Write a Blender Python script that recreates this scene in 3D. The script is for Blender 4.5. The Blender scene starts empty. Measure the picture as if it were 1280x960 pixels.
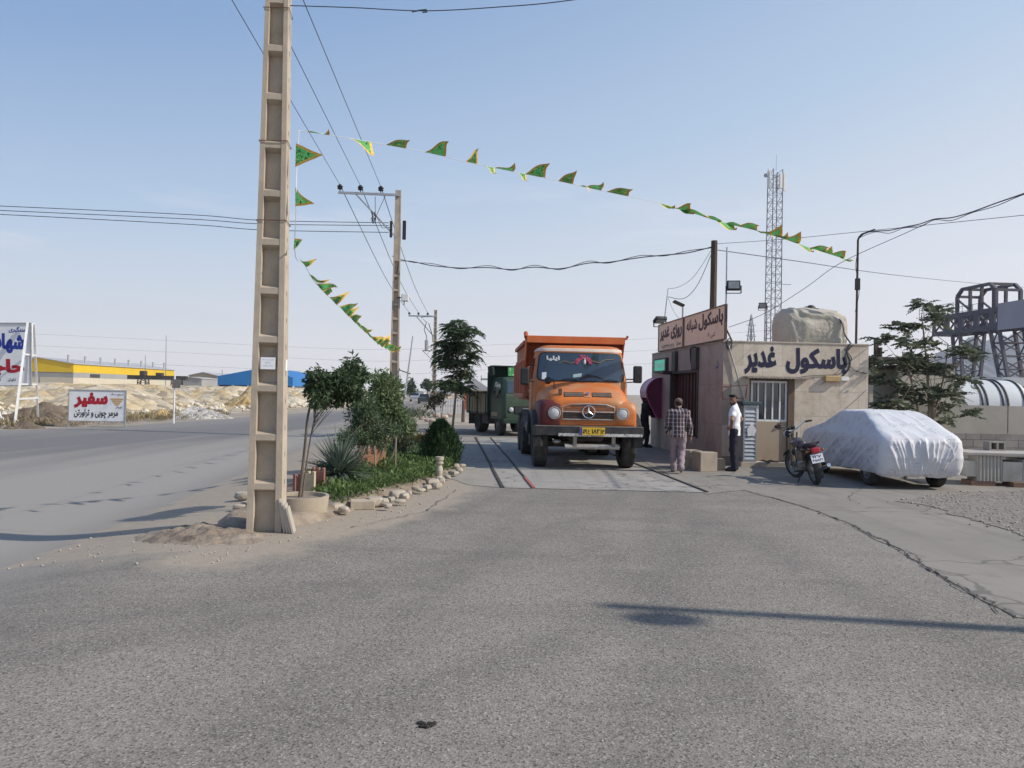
import bpy, bmesh, math, random
import numpy as np
from mathutils import Vector, Matrix, noise, geometry
random.seed(7); np.random.seed(7)
SC=bpy.context.scene; COL=SC.collection
V=Vector; R=math.radians; PI=math.pi
# ------------------------------------------------------------------ camera
CAM=V((0,0,1.7)); FPX=960.0; RHO=0.020; TH=math.atan(10/FPX)
_f=V((0,math.cos(TH),math.sin(TH))); _r0=V((1,0,0)); _u0=V((0,-math.sin(TH),math.cos(TH)))
_r=_r0*math.cos(RHO)+_u0*math.sin(RHO); _u=_u0*math.cos(RHO)-_r0*math.sin(RHO)
def ray(px,py): return _f+_r*((px-640)/FPX)+_u*((480-py)/FPX)
def P(px,py,Y):            # world point at distance Y seen at photo pixel px,py
    d=ray(px,py); return CAM+d*(Y/d.y)
def G(px,py,z=0.0):        # world point at height z seen at photo pixel
    d=ray(px,py); return CAM+d*((z-1.7)/d.z)
cd=bpy.data.cameras.new('camera'); cam=bpy.data.objects.new('camera',cd); COL.objects.link(cam)
cd.sensor_width=36; cd.lens=36*FPX/1280; cd.clip_start=0.1; cd.clip_end=20000
M4=Matrix((( _r.x,_u.x,-_f.x,0),(_r.y,_u.y,-_f.y,0),(_r.z,_u.z,-_f.z,1.7),(0,0,0,1))); cam.matrix_world=M4
SC.camera=cam
# ------------------------------------------------------------------ ground height
def sstep(a,b,x):
    t=np.clip((x-a)/(b-a),0,1); return t*t*(3-2*t)
def xm(y): return -2.95-0.085*(y-9.0)          # centre line of the planted island
def gz(x,y):
    x=np.asarray(x,float); y=np.asarray(y,float)
    return -0.30*sstep(0.35,3.3,xm(y)-x)
def gzf(x,y): return float(gz(x,y))
# ------------------------------------------------------------------ mesh builder
class MB:
    def __init__(s): s.v=[]; s.f=[]; s.m=[]
    def add(s,vs,fs,mi=0,M=None):
        b=len(s.v)
        if M is not None: vs=[M@V(p) for p in vs]
        s.v.extend([tuple(p) for p in vs]); s.f.extend([tuple(b+i for i in f) for f in fs]); s.m.extend([mi]*len(fs)); return s
    def box(s,x0,x1,y0,y1,z0,z1,mi=0,M=None):
        vs=[(x0,y0,z0),(x1,y0,z0),(x1,y1,z0),(x0,y1,z0),(x0,y0,z1),(x1,y0,z1),(x1,y1,z1),(x0,y1,z1)]
        return s.add(vs,[(0,3,2,1),(4,5,6,7),(0,1,5,4),(1,2,6,5),(2,3,7,6),(3,0,4,7)],mi,M)
    def cbox(s,c,d,mi=0,M=None):
        return s.box(c[0]-d[0]/2,c[0]+d[0]/2,c[1]-d[1]/2,c[1]+d[1]/2,c[2]-d[2]/2,c[2]+d[2]/2,mi,M)
    def bar(s,p0,p1,w,h,mi=0,up=(0,0,1)):
        p0=V(p0);p1=V(p1); d=(p1-p0); L=d.length
        if L<1e-6: return s
        d/=L; up=V(up)
        if abs(d.dot(up))>.98: up=V((1,0,0))
        a=d.cross(up).normalized(); b=a.cross(d)
        vs=[]
        for p in (p0,p1):
            for (i,j) in ((-1,-1),(1,-1),(1,1),(-1,1)): vs.append(p+a*(i*w/2)+b*(j*h/2))
        return s.add(vs,[(0,3,2,1),(4,5,6,7),(0,1,5,4),(1,2,6,5),(2,3,7,6),(3,0,4,7)],mi)
    def tube(s,pts,r,n=6,mi=0,closed=False,caps=True,sx=1,sy=1):
        pts=[V(p) for p in pts]; N=len(pts)
        rs=list(r) if hasattr(r,'__len__') else [r]*N
        ref=V((0,0,1)); vs=[];fs=[]
        prev=None
        for i,p in enumerate(pts):
            if closed: t=pts[(i+1)%N]-pts[i-1]
            else: t=pts[min(i+1,N-1)]-pts[max(i-1,0)]
            t=t.normalized() if t.length>1e-9 else V((0,0,1))
            if prev is None:
                a=t.cross(ref)
                if a.length<.1: a=t.cross(V((1,0,0)))
            else:
                a=prev-t*prev.dot(t)
            a.normalize(); prev=a; b=t.cross(a)
            for k in range(n):
                q=2*PI*k/n; vs.append(p+(a*(math.cos(q)*sx)+b*(math.sin(q)*sy))*rs[i])
        for i in range(N-1 if not closed else N):
            j=(i+1)%N
            for k in range(n):
                l=(k+1)%n; fs.append((i*n+k,i*n+l,j*n+l,j*n+k))
        if caps and not closed:
            fs.append(tuple(range(n-1,-1,-1))); fs.append(tuple((N-1)*n+k for k in range(n)))
        return s.add(vs,fs,mi)
    def cyl(s,p0,p1,r0,r1=None,n=12,mi=0,caps=True): return s.tube([p0,p1],[r0,r0 if r1 is None else r1],n,mi,False,caps)
    def loft(s,rings,mi=0,closed=True,cap0=True,cap1=True):
        n=len(rings[0]); vs=[p for r in rings for p in r]; fs=[]
        for i in range(len(rings)-1):
            for k in range(n if closed else n-1):
                l=(k+1)%n; fs.append((i*n+k,i*n+l,(i+1)*n+l,(i+1)*n+k))
        if cap0: fs.append(tuple(range(n-1,-1,-1)))
        if cap1: fs.append(tuple((len(rings)-1)*n+k for k in range(n)))
        return s.add(vs,fs,mi)
    def prism(s,poly,a,b,axis='y',mi=0,M=None):
        def mk(p,t):
            return (p[0],t,p[1]) if axis=='y' else (t,p[0],p[1]) if axis=='x' else (p[0],p[1],t)
        n=len(poly); vs=[mk(p,a) for p in poly]+[mk(p,b) for p in poly]
        fs=[tuple(range(n-1,-1,-1)),tuple(range(n,2*n))]+[(i,(i+1)%n,n+(i+1)%n,n+i) for i in range(n)]
        return s.add(vs,fs,mi,M)
    def sph(s,c,r,nu=12,nv=8,mi=0,M=None):
        if not hasattr(r,'__len__'): r=(r,r,r)
        vs=[(c[0],c[1],c[2]+r[2])]
        for j in range(1,nv):
            t=PI*j/nv
            for i in range(nu):
                q=2*PI*i/nu; vs.append((c[0]+r[0]*math.sin(t)*math.cos(q),c[1]+r[1]*math.sin(t)*math.sin(q),c[2]+r[2]*math.cos(t)))
        vs.append((c[0],c[1],c[2]-r[2])); fs=[]
        for i in range(nu): fs.append((0,1+i,1+(i+1)%nu))
        for j in range(nv-2):
            for i in range(nu):
                a=1+j*nu; fs.append((a+i,a+nu+i,a+nu+(i+1)%nu,a+(i+1)%nu))
        a=1+(nv-2)*nu; L=len(vs)-1
        for i in range(nu): fs.append((a+i,L,a+(i+1)%nu))
        return s.add(vs,fs,mi,M)
    def lathe(s,prof,o,axis,n=24,mi=0):
        o=V(o); d=V(axis).normalized(); a=d.cross(V((0,0,1)))
        if a.length<.1: a=d.cross(V((1,0,0)))
        a.normalize(); b=d.cross(a); vs=[];fs=[]
        for (r,h) in prof:
            for k in range(n):
                q=2*PI*k/n; vs.append(o+d*h+(a*math.cos(q)+b*math.sin(q))*r)
        for i in range(len(prof)-1):
            for k in range(n):
                l=(k+1)%n; fs.append((i*n+k,i*n+l,(i+1)*n+l,(i+1)*n+k))
        return s.add(vs,fs,mi)
    def build(s,name,mats,parent=None,smooth=0,bevel=0,seg=2):
        me=bpy.data.meshes.new(name)
        me.from_pydata(s.v,[],s.f); 
        if not isinstance(mats,(list,tuple)): mats=[mats]
        for m in mats: me.materials.append(m)
        if len(mats)>1: me.polygons.foreach_set('material_index',s.m)
        bm=bmesh.new(); bm.from_mesh(me); bmesh.ops.recalc_face_normals(bm,faces=bm.faces); bm.to_mesh(me); bm.free()
        if smooth:
            me.polygons.foreach_set('use_smooth',[True]*len(me.polygons)); me.set_sharp_from_angle(angle=R(smooth))
        me.update()
        o=bpy.data.objects.new(name,me); COL.objects.link(o)
        if parent is not None: o.parent=parent
        if bevel:
            b=o.modifiers.new('bevel','BEVEL'); b.width=bevel; b.segments=seg; b.limit_method='ANGLE'; b.angle_limit=R(40); b.harden_normals=False
        return o
def npmesh(name,verts,faces,mats,parent=None,smooth=False,mi=None):
    me=bpy.data.meshes.new(name); verts=np.asarray(verts,np.float32); 
    if isinstance(faces,np.ndarray):
        nf,k=faces.shape
        me.vertices.add(len(verts)); me.vertices.foreach_set('co',verts.ravel())
        me.loops.add(nf*k); me.loops.foreach_set('vertex_index',faces.ravel().astype(np.int32))
        me.polygons.add(nf); me.polygons.foreach_set('loop_start',np.arange(0,nf*k,k,dtype=np.int32))
        me.update(calc_edges=True)
    else: me.from_pydata([tuple(v) for v in verts],[],faces)
    if not isinstance(mats,(list,tuple)): mats=[mats]
    for m in mats: me.materials.append(m)
    if mi is not None: me.polygons.foreach_set('material_index',np.asarray(mi,np.int32))
    if smooth: me.polygons.foreach_set('use_smooth',np.ones(len(me.polygons),bool))
    me.update(); me.validate()
    o=bpy.data.objects.new(name,me); COL.objects.link(o)
    if parent is not None: o.parent=parent
    return o
def tag(o,label=None,cat=None,group=None,kind=None):
    if label: o['label']=label
    if cat: o['category']=cat
    if group: o['group']=group
    if kind: o['kind']=kind
    return o
def thing(name,loc,label,cat,rz=0,group=None):
    o=bpy.data.objects.new(name,None); COL.objects.link(o); o.location=loc; o.rotation_euler=(0,0,rz); o.empty_display_size=.2
    return tag(o,label,cat,group)
def copy_tree(o,parent=None):
    kids=[c for c in bpy.data.objects if c.parent is o]
    c=o.copy(); COL.objects.link(c)
    if parent is not None: c.parent=parent
    for k in kids: copy_tree(k,c)
    return c
# ------------------------------------------------------------------ materials
def nodes(m): return m.node_tree.nodes,m.node_tree.links
def newmat(name):
    m=bpy.data.materials.new(name); m.use_nodes=True; return m
def c4(c): return (c[0],c[1],c[2],1)
def N(nt,t,**kw):
    n=nt.nodes.new('ShaderNode'+t)
    for k,v in kw.items(): setattr(n,k,v)
    return n
def ramp(nt,fac,a,b,ca=(0,0,0),cb=(1,1,1)):
    r=N(nt,'ValToRGB'); r.color_ramp.elements[0].position=a; r.color_ramp.elements[1].position=b
    r.color_ramp.elements[0].color=c4(ca); r.color_ramp.elements[1].color=c4(cb); nt.links.new(fac,r.inputs[0]); return r.outputs[0]
def mixc(nt,fac,a,b,mode='MIX'):
    x=N(nt,'Mix',data_type='RGBA',blend_type=mode)
    for s,v in ((0,fac),(6,a),(7,b)):
        if hasattr(v,'links') or hasattr(v,'is_linked'): nt.links.new(v,x.inputs[s])
        elif s==0: x.inputs[0].default_value=v
        else: x.inputs[s].default_value=c4(v)
    return x.outputs[2]
def mathn(nt,op,a,b=0.0,c=None):
    x=N(nt,'Math',operation=op)
    for i,v in enumerate((a,b,c)):
        if v is None: continue
        if hasattr(v,'is_linked'): nt.links.new(v,x.inputs[i])
        else: x.inputs[i].default_value=v
    return x.outputs[0]
def noisen(nt,co,scale,detail=5,rough=.6,dist=0.0):
    x=N(nt,'TexNoise'); x.inputs['Scale'].default_value=scale; x.inputs['Detail'].default_value=detail; x.inputs['Roughness'].default_value=rough; x.inputs['Distortion'].default_value=dist
    nt.links.new(co,x.inputs['Vector']); return x.outputs['Fac']
def coords(nt,kind='Object',scale=None,rot=None):
    t=N(nt,'TexCoord'); o=t.outputs[kind]
    if scale or rot:
        mp=N(nt,'Mapping'); nt.links.new(o,mp.inputs[0])
        if scale: mp.inputs['Scale'].default_value=scale
        if rot: mp.inputs['Rotation'].default_value=rot
        o=mp.outputs[0]
    return o
def bumpn(nt,h,strength=.3,dist=.02):
    b=N(nt,'Bump'); b.inputs['Strength'].default_value=strength; b.inputs['Distance'].default_value=dist
    nt.links.new(h,b.inputs['Height']); nt.links.new(b.outputs[0],nt.nodes['Principled BSDF'].inputs['Normal'])
def mat(name,col,col2=None,ns=3.0,lo=.35,hi=.65,rough=.8,metal=0,spec=.3,dirt=None,ds=.8,dlo=.5,dhi=.75,bump=0,bs=40,bd=.01,stretch=None,chips=None):
    m=newmat(name); nt=m.node_tree; p=nt.nodes['Principled BSDF']
    p.inputs['Base Color'].default_value=c4(col); p.inputs['Roughness'].default_value=rough; p.inputs['Metallic'].default_value=metal; p.inputs['Specular IOR Level'].default_value=spec
    m.diffuse_color=c4(col)
    if col2 or dirt or bump or chips: co=coords(nt,'Object',stretch)
    c=col
    if col2: c=mixc(nt,ramp(nt,noisen(nt,co,ns),lo,hi),col,col2)
    if dirt: c=mixc(nt,ramp(nt,noisen(nt,co,ds,8,.65),dlo,dhi),c,dirt)
    if chips: c=mixc(nt,mathn(nt,'MULTIPLY',ramp(nt,noisen(nt,co,17,6,.7),.62,.66),.8),c,chips)
    if col2 or dirt: nt.links.new(c,p.inputs['Base Color'])
    if bump: bumpn(nt,noisen(nt,co,bs,4,.6),bump,bd)
    return m
M={}
M['concrete']=mat('concrete_pole',(.46,.39,.305),(.37,.31,.245),4,rough=.9,dirt=(.27,.235,.19),ds=1.4,dlo=.55,dhi=.8,bump=.35,bs=60)
M['black']=mat('black_plastic',(.02,.02,.022),(.035,.035,.037),8,rough=.55)
M['darksteel']=mat('dark_steel',(.05,.048,.05),(.09,.075,.065),6,rough=.6,metal=.3)
M['rust']=mat('rusty_steel',(.10,.06,.045),(.16,.09,.06),12,rough=.8,metal=.2)
M['galv']=mat('galvanised_steel',(.42,.43,.44),(.33,.34,.35),9,rough=.45,metal=.6)
M['wire']=mat('wire_sheath',(.05,.055,.07),rough=.6)
M['wirefar']=mat('wire_aluminium',(.20,.21,.24),rough=.6)
M['whitepaint']=mat('white_paint',(.72,.72,.72),(.60,.60,.59),6,rough=.5,dirt=(.45,.40,.34),ds=2,dlo=.6,dhi=.85)
M['paper']=mat('paper',(.78,.79,.82),rough=.7)
M['ink']=mat('ink',(.03,.03,.035),rough=.7)
M['wood']=mat('weathered_wood',(.10,.075,.055),(.06,.045,.035),20,rough=.85,stretch=(1,1,.1))
M['chrome']=mat('chrome',(.75,.75,.76),(.6,.6,.6),20,rough=.18,metal=1)
M['rubber']=mat('tyre_rubber',(.035,.034,.033),(.085,.078,.07),6,rough=.85,lo=.4,hi=.8,bump=.2,bs=50)
M['glassdark']=mat('dark_glass',(.012,.016,.022),rough=.06,spec=.9)
# ------------------------------------------------------------------ Persian lettering
_tab={'ا':0xFE8D,'د':0xFEA9,'ر':0xFEAD,'ز':0xFEAF,'و':0xFEED}
_du={'ب':0xFE8F,'ت':0xFE95,'ج':0xFE9D,'ح':0xFEA1,'س':0xFEB1,'ش':0xFEB5,'ص':0xFEB9,'ع':0xFEC9,'غ':0xFECD,'ف':0xFED1,'ل':0xFEDD,'م':0xFEE1,'ن':0xFEE5,'ه':0xFEE9,'چ':0xFB7A,'گ':0xFB92,'ک':0xFB8E,'ی':0xFBFC}
def shape(s):
    out=[]
    for i,c in enumerate(s):
        p=s[i-1] if i else ' '; n=s[i+1] if i+1<len(s) else ' '
        jp=p in _du; jn=(c in _du) and (n in _du or n in _tab)
        if c in _tab: out.append(chr(_tab[c]+(1 if jp else 0)))
        elif c in _du: out.append(chr(_du[c]+(3 if (jp and jn) else 2 if jn else 1 if jp else 0)))
        else: out.append(c)
    return ''.join(reversed(out))
def glyphs(s,off=0.02,raw=False):
    """outline of the lettering, filled by winding number -> (points 2d, triangles), height-normalised"""
    cu=bpy.data.curves.new('t','FONT'); cu.body=s if raw else shape(s); cu.size=1; cu.offset=0; cu.fill_mode='NONE'; cu.resolution_u=4
    o=bpy.data.objects.new('t',cu); COL.objects.link(o); dg=bpy.context.evaluated_depsgraph_get(); dg.update()
    me=bpy.data.meshes.new_from_object(o.evaluated_get(dg)); 
    vs=[(v.co.x,v.co.y) for v in me.vertices]; adj={}
    for e in me.edges:
        a,b=e.vertices; adj.setdefault(a,[]).append(b); adj.setdefault(b,[]).append(a)
    bpy.data.objects.remove(o); bpy.data.curves.remove(cu); bpy.data.meshes.remove(me)
    loops=[];seen=set()
    for st in range(len(vs)):
        if st in seen or st not in adj: continue
        lp=[st]; seen.add(st); cur=st
        while True:
            nx=[k for k in adj[cur] if k not in seen]
            if not nx: break
            # keep the font's own direction: vertices are numbered along the contour
            cur=min(nx) if len(lp)==1 else nx[0]; seen.add(cur); lp.append(cur)
        if len(lp)>2: loops.append(lp)
    if off>0 and loops:      # embolden: push every contour away from the ink
        ar=[sum(vs[lp[i]][0]*vs[lp[(i+1)%len(lp)]][1]-vs[lp[(i+1)%len(lp)]][0]*vs[lp[i]][1] for i in range(len(lp))) for lp in loops]; sg=1 if max(ar,key=abs)>0 else -1
        nv=list(vs)
        for lp in loops:
            n=len(lp)
            for i in range(n):
                a,b,c=(V(vs[lp[i-1]]),V(vs[lp[i]]),V(vs[lp[(i+1)%n]])); u,w=(b-a),(c-b)
                u=u.normalized() if u.length>1e-7 else w.normalized(); w=w.normalized() if w.length>1e-7 else u
                n1,n2=V((u.y,-u.x)),V((w.y,-w.x)); m_=n1+n2; m_=m_.normalized() if m_.length>.05 else n1; k=min(1.6,1/max(.4,m_.dot(n1))); q=b+m_*(sg*off*k); nv[lp[i]]=(q.x,q.y)
        vs=nv
    pts=[V(p) for p in vs]; edges=[(lp[i],lp[(i+1)%len(lp)]) for lp in loops for i in range(len(lp))]
    ov,oe,of,_,_,_=geometry.delaunay_2d_cdt(pts,edges,[],0,1e-5)
    A=[(np.array([vs[i] for i in lp])) for lp in loops]
    tris=[]
    for f in of:
        c=sum((ov[i] for i in f),V((0,0)))/len(f); w=0
        for a in A:
            b=np.roll(a,-1,0); up=(a[:,1]<=c.y)&(b[:,1]>c.y); dn=(a[:,1]>c.y)&(b[:,1]<=c.y)
            cr=(b[:,0]-a[:,0])*(c.y-a[:,1])-(c.x-a[:,0])*(b[:,1]-a[:,1])
            w+=int((up&(cr>0)).sum())-int((dn&(cr<0)).sum())
        if w!=0: tris.append(tuple(f))
    return np.array([(p.x,p.y) for p in ov]),tris
_gc={}
def lettering(name,s,m,parent,o,ex,ey,w,h,off=.02,raw=False,bow=None):
    """flat letters in the box starting at o, along unit vectors ex (width w) and ey (height h)"""
    key=(s,off,raw)
    if key not in _gc: _gc[key]=glyphs(s,off,raw)
    p,t=_gc[key]
    used=sorted({i for f in t for i in f}); mp={k:i for i,k in enumerate(used)}
    q=p[used]; lo=q.min(0); hi=q.max(0); q=(q-lo)/(hi-lo)
    o=V(o);ex=V(ex);ey=V(ey)
    vs=[o+ex*(a*w)+ey*(b*h)+(bow(a,b) if bow else V((0,0,0))) for a,b in q]
    mb=MB(); mb.add(vs,[tuple(mp[i] for i in f) for f in t]); return mb.build(name,m,parent)
# ------------------------------------------------------------------ signed-distance bodies -> continuous surface
class SDF:
    def __init__(s,lo,hi,res):
        s.lo=np.array(lo,np.float32); s.res=res; s.n=np.ceil((np.array(hi)-s.lo)/res).astype(int)+1
        s.d=np.full(s.n,1.0,np.float32); s.ax=[s.lo[i]+res*np.arange(s.n[i],dtype=np.float32) for i in range(3)]
    def _win(s,lo,hi):
        a=np.clip(np.floor((np.array(lo)-s.lo)/s.res).astype(int),0,s.n-1); b=np.clip(np.ceil((np.array(hi)-s.lo)/s.res).astype(int)+1,1,s.n)
        sl=tuple(slice(a[i],b[i]) for i in range(3)); X=s.ax[0][sl[0]][:,None,None];Y=s.ax[1][sl[1]][None,:,None];Z=s.ax[2][sl[2]][None,None,:]
        return sl,X,Y,Z
    def _mix(s,sl,d,k,op):
        e=s.d[sl]
        if op=='sub': s.d[sl]=np.maximum(e,-d); return
        if k<=0: s.d[sl]=np.minimum(e,d); return
        h=np.clip(.5+.5*(e-d)/k,0,1); s.d[sl]=e*(1-h)+d*h-k*h*(1-h)
    def cap(s,a,b,ra,rb=None,k=.02,sq=None,op='add'):
        rb=ra if rb is None else rb; a=np.array(a,np.float32); b=np.array(b,np.float32); r=max(ra,rb)*(1.6 if sq else 1)+k+3*s.res+.05
        sl,X,Y,Z=s._win(np.minimum(a,b)-r,np.maximum(a,b)+r)
        ab=b-a; L=float((ab*ab).sum())+1e-9
        t=np.clip(((X-a[0])*ab[0]+(Y-a[1])*ab[1]+(Z-a[2])*ab[2])/L,0,1)
        dx=X-a[0]-ab[0]*t; dy=Y-a[1]-ab[1]*t; dz=Z-a[2]-ab[2]*t
        if sq: dx=dx/sq[0]; dy=dy/sq[1]; dz=dz/sq[2]
        d=np.sqrt(dx*dx+dy*dy+dz*dz)-(ra+(rb-ra)*t)
        s._mix(sl,d.astype(np.float32),k,op); return s
    def ell(s,c,r,k=.02,op='add',rz=0):
        c=np.array(c,np.float32); m=max(r)+k+3*s.res+.05
        sl,X,Y,Z=s._win(c-m,c+m); x=X-c[0]; y=Y-c[1]; z=Z-c[2]
        if rz: x,y=x*math.cos(rz)+y*math.sin(rz),-x*math.sin(rz)+y*math.cos(rz)
        q=np.sqrt((x/r[0])**2+(y/r[1])**2+(z/r[2])**2); d=(q-1)*min(r)*(.5+.5*max(r)/min(r)) if False else (q-1)*min(r)
        s._mix(sl,d.astype(np.float32),k,op); return s
    def cut(s,fn):
        X=s.ax[0][:,None,None];Y=s.ax[1][None,:,None];Z=s.ax[2][None,None,:]; s.d=np.maximum(s.d,fn(X,Y,Z).astype(np.float32)); return s
    def disp(s,fn):
        X=s.ax[0][:,None,None];Y=s.ax[1][None,:,None];Z=s.ax[2][None,None,:]; s.d=(s.d+fn(X,Y,Z)).astype(np.float32); return s
    def mesh(s):
        d=s.d; nx,ny,nz=d.shape; ins=d<0
        c=np.zeros((nx-1,ny-1,nz-1),np.int8); acc=np.zeros((nx-1,ny-1,nz-1,3),np.float32); cnt=np.zeros((nx-1,ny-1,nz-1),np.float32)
        corner=[(i,j,k) for i in (0,1) for j in (0,1) for k in (0,1)]
        g=lambda a,o:a[o[0]:nx-1+o[0],o[1]:ny-1+o[1],o[2]:nz-1+o[2]]
        for o in corner: c+=g(ins,o).astype(np.int8)
        act=(c>0)&(c<8)
        for o in corner:
            for ax in range(3):
                if o[ax]==1: continue
                p=list(o); p[ax]=1; a=g(d,o)[act]; b=g(d,p)[act]; cr=(a<0)!=(b<0)
                t=np.where(cr,a/(a-b+1e-12),0)
                v=np.zeros((len(a),3),np.float32); v[:]=o; v[:,ax]+=t
                acc[act]+=v*cr[:,None]; cnt[act]+=cr
        idx=-np.ones(act.shape,np.int64); ii=np.argwhere(act); idx[act]=np.arange(len(ii))
        vs=s.lo+s.res*(ii+acc[act]/np.maximum(cnt[act],1)[:,None])
        F=[]
        for ax in range(3):
            sh=[slice(0,nx),slice(0,ny),slice(0,nz)]; a=[slice(None)]*3; b=[slice(None)]*3
            a[ax]=slice(0,d.shape[ax]-1); b[ax]=slice(1,None)
            A=ins[tuple(a)]; B=ins[tuple(b)]; cr=np.argwhere(A!=B); fl=A[tuple(cr.T)]
            o1,o2=[x for x in range(3) if x!=ax]
            ok=(cr[:,o1]>0)&(cr[:,o2]>0)&(cr[:,o1]<d.shape[o1]-1)&(cr[:,o2]<d.shape[o2]-1); cr=cr[ok]; fl=fl[ok]
            q=[]
            for (u,w) in ((0,0),(-1,0),(-1,-1),(0,-1)):
                e=cr.copy(); e[:,o1]+=u; e[:,o2]+=w; q.append(idx[tuple(e.T)])
            q=np.stack(q,1); flip=fl if ax!=1 else ~fl
            q[flip]=q[flip][:,::-1]; F.append(q)
        F=np.concatenate(F) if F else np.zeros((0,4),int)
        F=F[(F>=0).all(1)]
        # light smoothing
        E=np.concatenate([F[:,[0,1]],F[:,[1,2]],F[:,[2,3]],F[:,[3,0]]])
        for _ in range(1):
            sm=np.zeros_like(vs); n=np.zeros(len(vs)); np.add.at(sm,E[:,0],vs[E[:,1]]); np.add.at(n,E[:,0],1); np.add.at(sm,E[:,1],vs[E[:,0]]); np.add.at(n,E[:,1],1)
            vs=vs*.5+.5*sm/np.maximum(n,1)[:,None]
        return vs,F[:,::-1].copy()
    def build(s,name,m,parent=None):
        v,f=s.mesh(); return npmesh(name,v,f,m,parent,True)
# ------------------------------------------------------------------ sun, sky, air
SUN_EL=R(37); SUND=V((0.976,-0.215,0)).normalized()*math.cos(SUN_EL)+V((0,0,math.sin(SUN_EL)))
sl=bpy.data.lights.new('sun','SUN'); sl.energy=3.9; sl.angle=R(0.6); sl.color=(1,.93,.82)
so=bpy.data.objects.new('sun',sl); COL.objects.link(so); so.location=SUND*300; so.rotation_euler=SUND.to_track_quat('Z','Y').to_euler()
W=bpy.data.worlds.new('World'); SC.world=W; W.use_nodes=True; nt=W.node_tree
bg=nt.nodes['Background']; sky=N(nt,'TexSky',sky_type='NISHITA'); sky.sun_disc=False; sky.sun_elevation=SUN_EL; sky.sun_rotation=math.atan2(SUND.x,SUND.y); sky.air_density=1.0; sky.dust_density=2.0; sky.ozone_density=1.5; sky.altitude=1200
tc=N(nt,'TexCoord'); sx=N(nt,'SeparateXYZ'); nt.links.new(tc.outputs['Generated'],sx.inputs[0])
# pale dusty haze towards the horizon, as on a dry summer day
r=N(nt,'ValToRGB'); cr=r.color_ramp
zx=mathn(nt,'MULTIPLY',sx.outputs[2],mathn(nt,'SUBTRACT',1.0,mathn(nt,'MULTIPLY',sx.outputs[0],.68)))   # bluer away from the sun
nt.links.new(zx,r.inputs[0]); cr.elements[0].position=0; cr.elements[-1].position=1
for pos,c in ((0.0,(7.7,7.5,7.9)),(0.06,(7.7,7.35,7.6)),(0.12,(6.5,6.75,7.25)),(0.26,(4.1,5.25,6.75)),(0.50,(2.15,3.4,5.6)),(1.0,(1.1,2.1,4.5))):
    e=cr.elements[0] if pos==0 else cr.elements[-1] if pos==1.0 else cr.elements.new(pos)
    e.color=(c[0]/10,c[1]/10,c[2]/10,1)
sc8=N(nt,'VectorMath',operation='SCALE'); sc8.inputs[3].default_value=10.0; nt.links.new(r.outputs[0],sc8.inputs[0])
cl=N(nt,'Mapping'); cl.inputs['Scale'].default_value=(1.2,1.2,7); nt.links.new(tc.outputs['Generated'],cl.inputs[0])
cn=ramp(nt,noisen(nt,cl.outputs[0],3.2,6,.6),.54,.74)
band=mathn(nt,'MULTIPLY',ramp(nt,sx.outputs[2],.06,.12),ramp(nt,sx.outputs[2],.16,.30,(1,1,1),(0,0,0)))
cm=mathn(nt,'MULTIPLY',mathn(nt,'MULTIPLY',cn,band),.5)
sk=mixc(nt,.82,sky.outputs[0],sc8.outputs[0]); sk=mixc(nt,cm,sk,(7.3,7.2,7.6))
nt.links.new(sk,bg.inputs[0]); bg.inputs[1].default_value=0.10
hz=newmat('dusty_air'); hn=hz.node_tree; hn.nodes.remove(hn.nodes['Principled BSDF']); pv=N(hn,'VolumePrincipled')
pv.inputs['Color'].default_value=(.90,.94,1,1); pv.inputs['Density'].default_value=0.00020; pv.inputs['Anisotropy'].default_value=.2
hn.links.new(pv.outputs[0],hn.nodes['Material Output'].inputs['Volume'])
HAZE=MB().box(-2700,2700,-300,2800,-3,270).build('haze',hz); tag(HAZE,'pale dusty air over the whole plain','air',kind='stuff'); HAZE.display_type='WIRE'
# ------------------------------------------------------------------ ground sheet
def axis(lo,hi,a,b,st):
    mid=list(np.arange(a,b+1e-6,st)); out=[];x=a;s=st
    while x>lo: s*=1.35; x-=s; out.append(max(x,lo))
    out=out[::-1]; x=b;s=st; hi_=[]
    while x<hi: s*=1.35; x+=s; hi_.append(min(x,hi))
    return np.array(out+mid+hi_)
gx=axis(-2600,2600,-14,14,.5); gy=axis(-250,2700,-8,50,.5)
X,Y=np.meshgrid(gx,gy); Z=gz(X,Y)-.03
def gridfaces(nr,nc):
    i=np.arange(nr-1)[:,None]*nc+np.arange(nc-1)[None,:]; i=i.ravel(); return np.stack([i,i+1,i+nc+1,i+nc],1)
M['dirt']=mat('dry_dirt',(.34,.285,.225),(.25,.21,.165),.6,rough=.95,dirt=(.40,.35,.29),ds=.15,dlo=.45,dhi=.7,bump=.5,bs=14,bd=.03)
ground=npmesh('ground',np.stack([X.ravel(),Y.ravel(),Z.ravel()],1),gridfaces(*X.shape),M['dirt'],smooth=True); ground['kind']='structure'
# ------------------------------------------------------------------ road
def curve(pts):   # pts (y,x) sorted
    ys=[p[0] for p in pts]; xs=[p[1] for p in pts]; return lambda y:np.interp(y,ys,xs)
le=[G(a,b,-.3) for a,b in ((0,537),(80,534.5),(160,531),(250,524.5),(330,518.5),(426,512.6))]
le=[(-9,-46),(10,-34),(22,-26.5)]+[(p.y,p.x) for p in le]
le+=[(95,-16.4),(122,-17.6),(700,-72)]
xl=curve(le); xr=curve([(-9,26),(37,26),(38.2,-4.9),(60,-7.6),(110,-12.2),(700,-62)])
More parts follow.
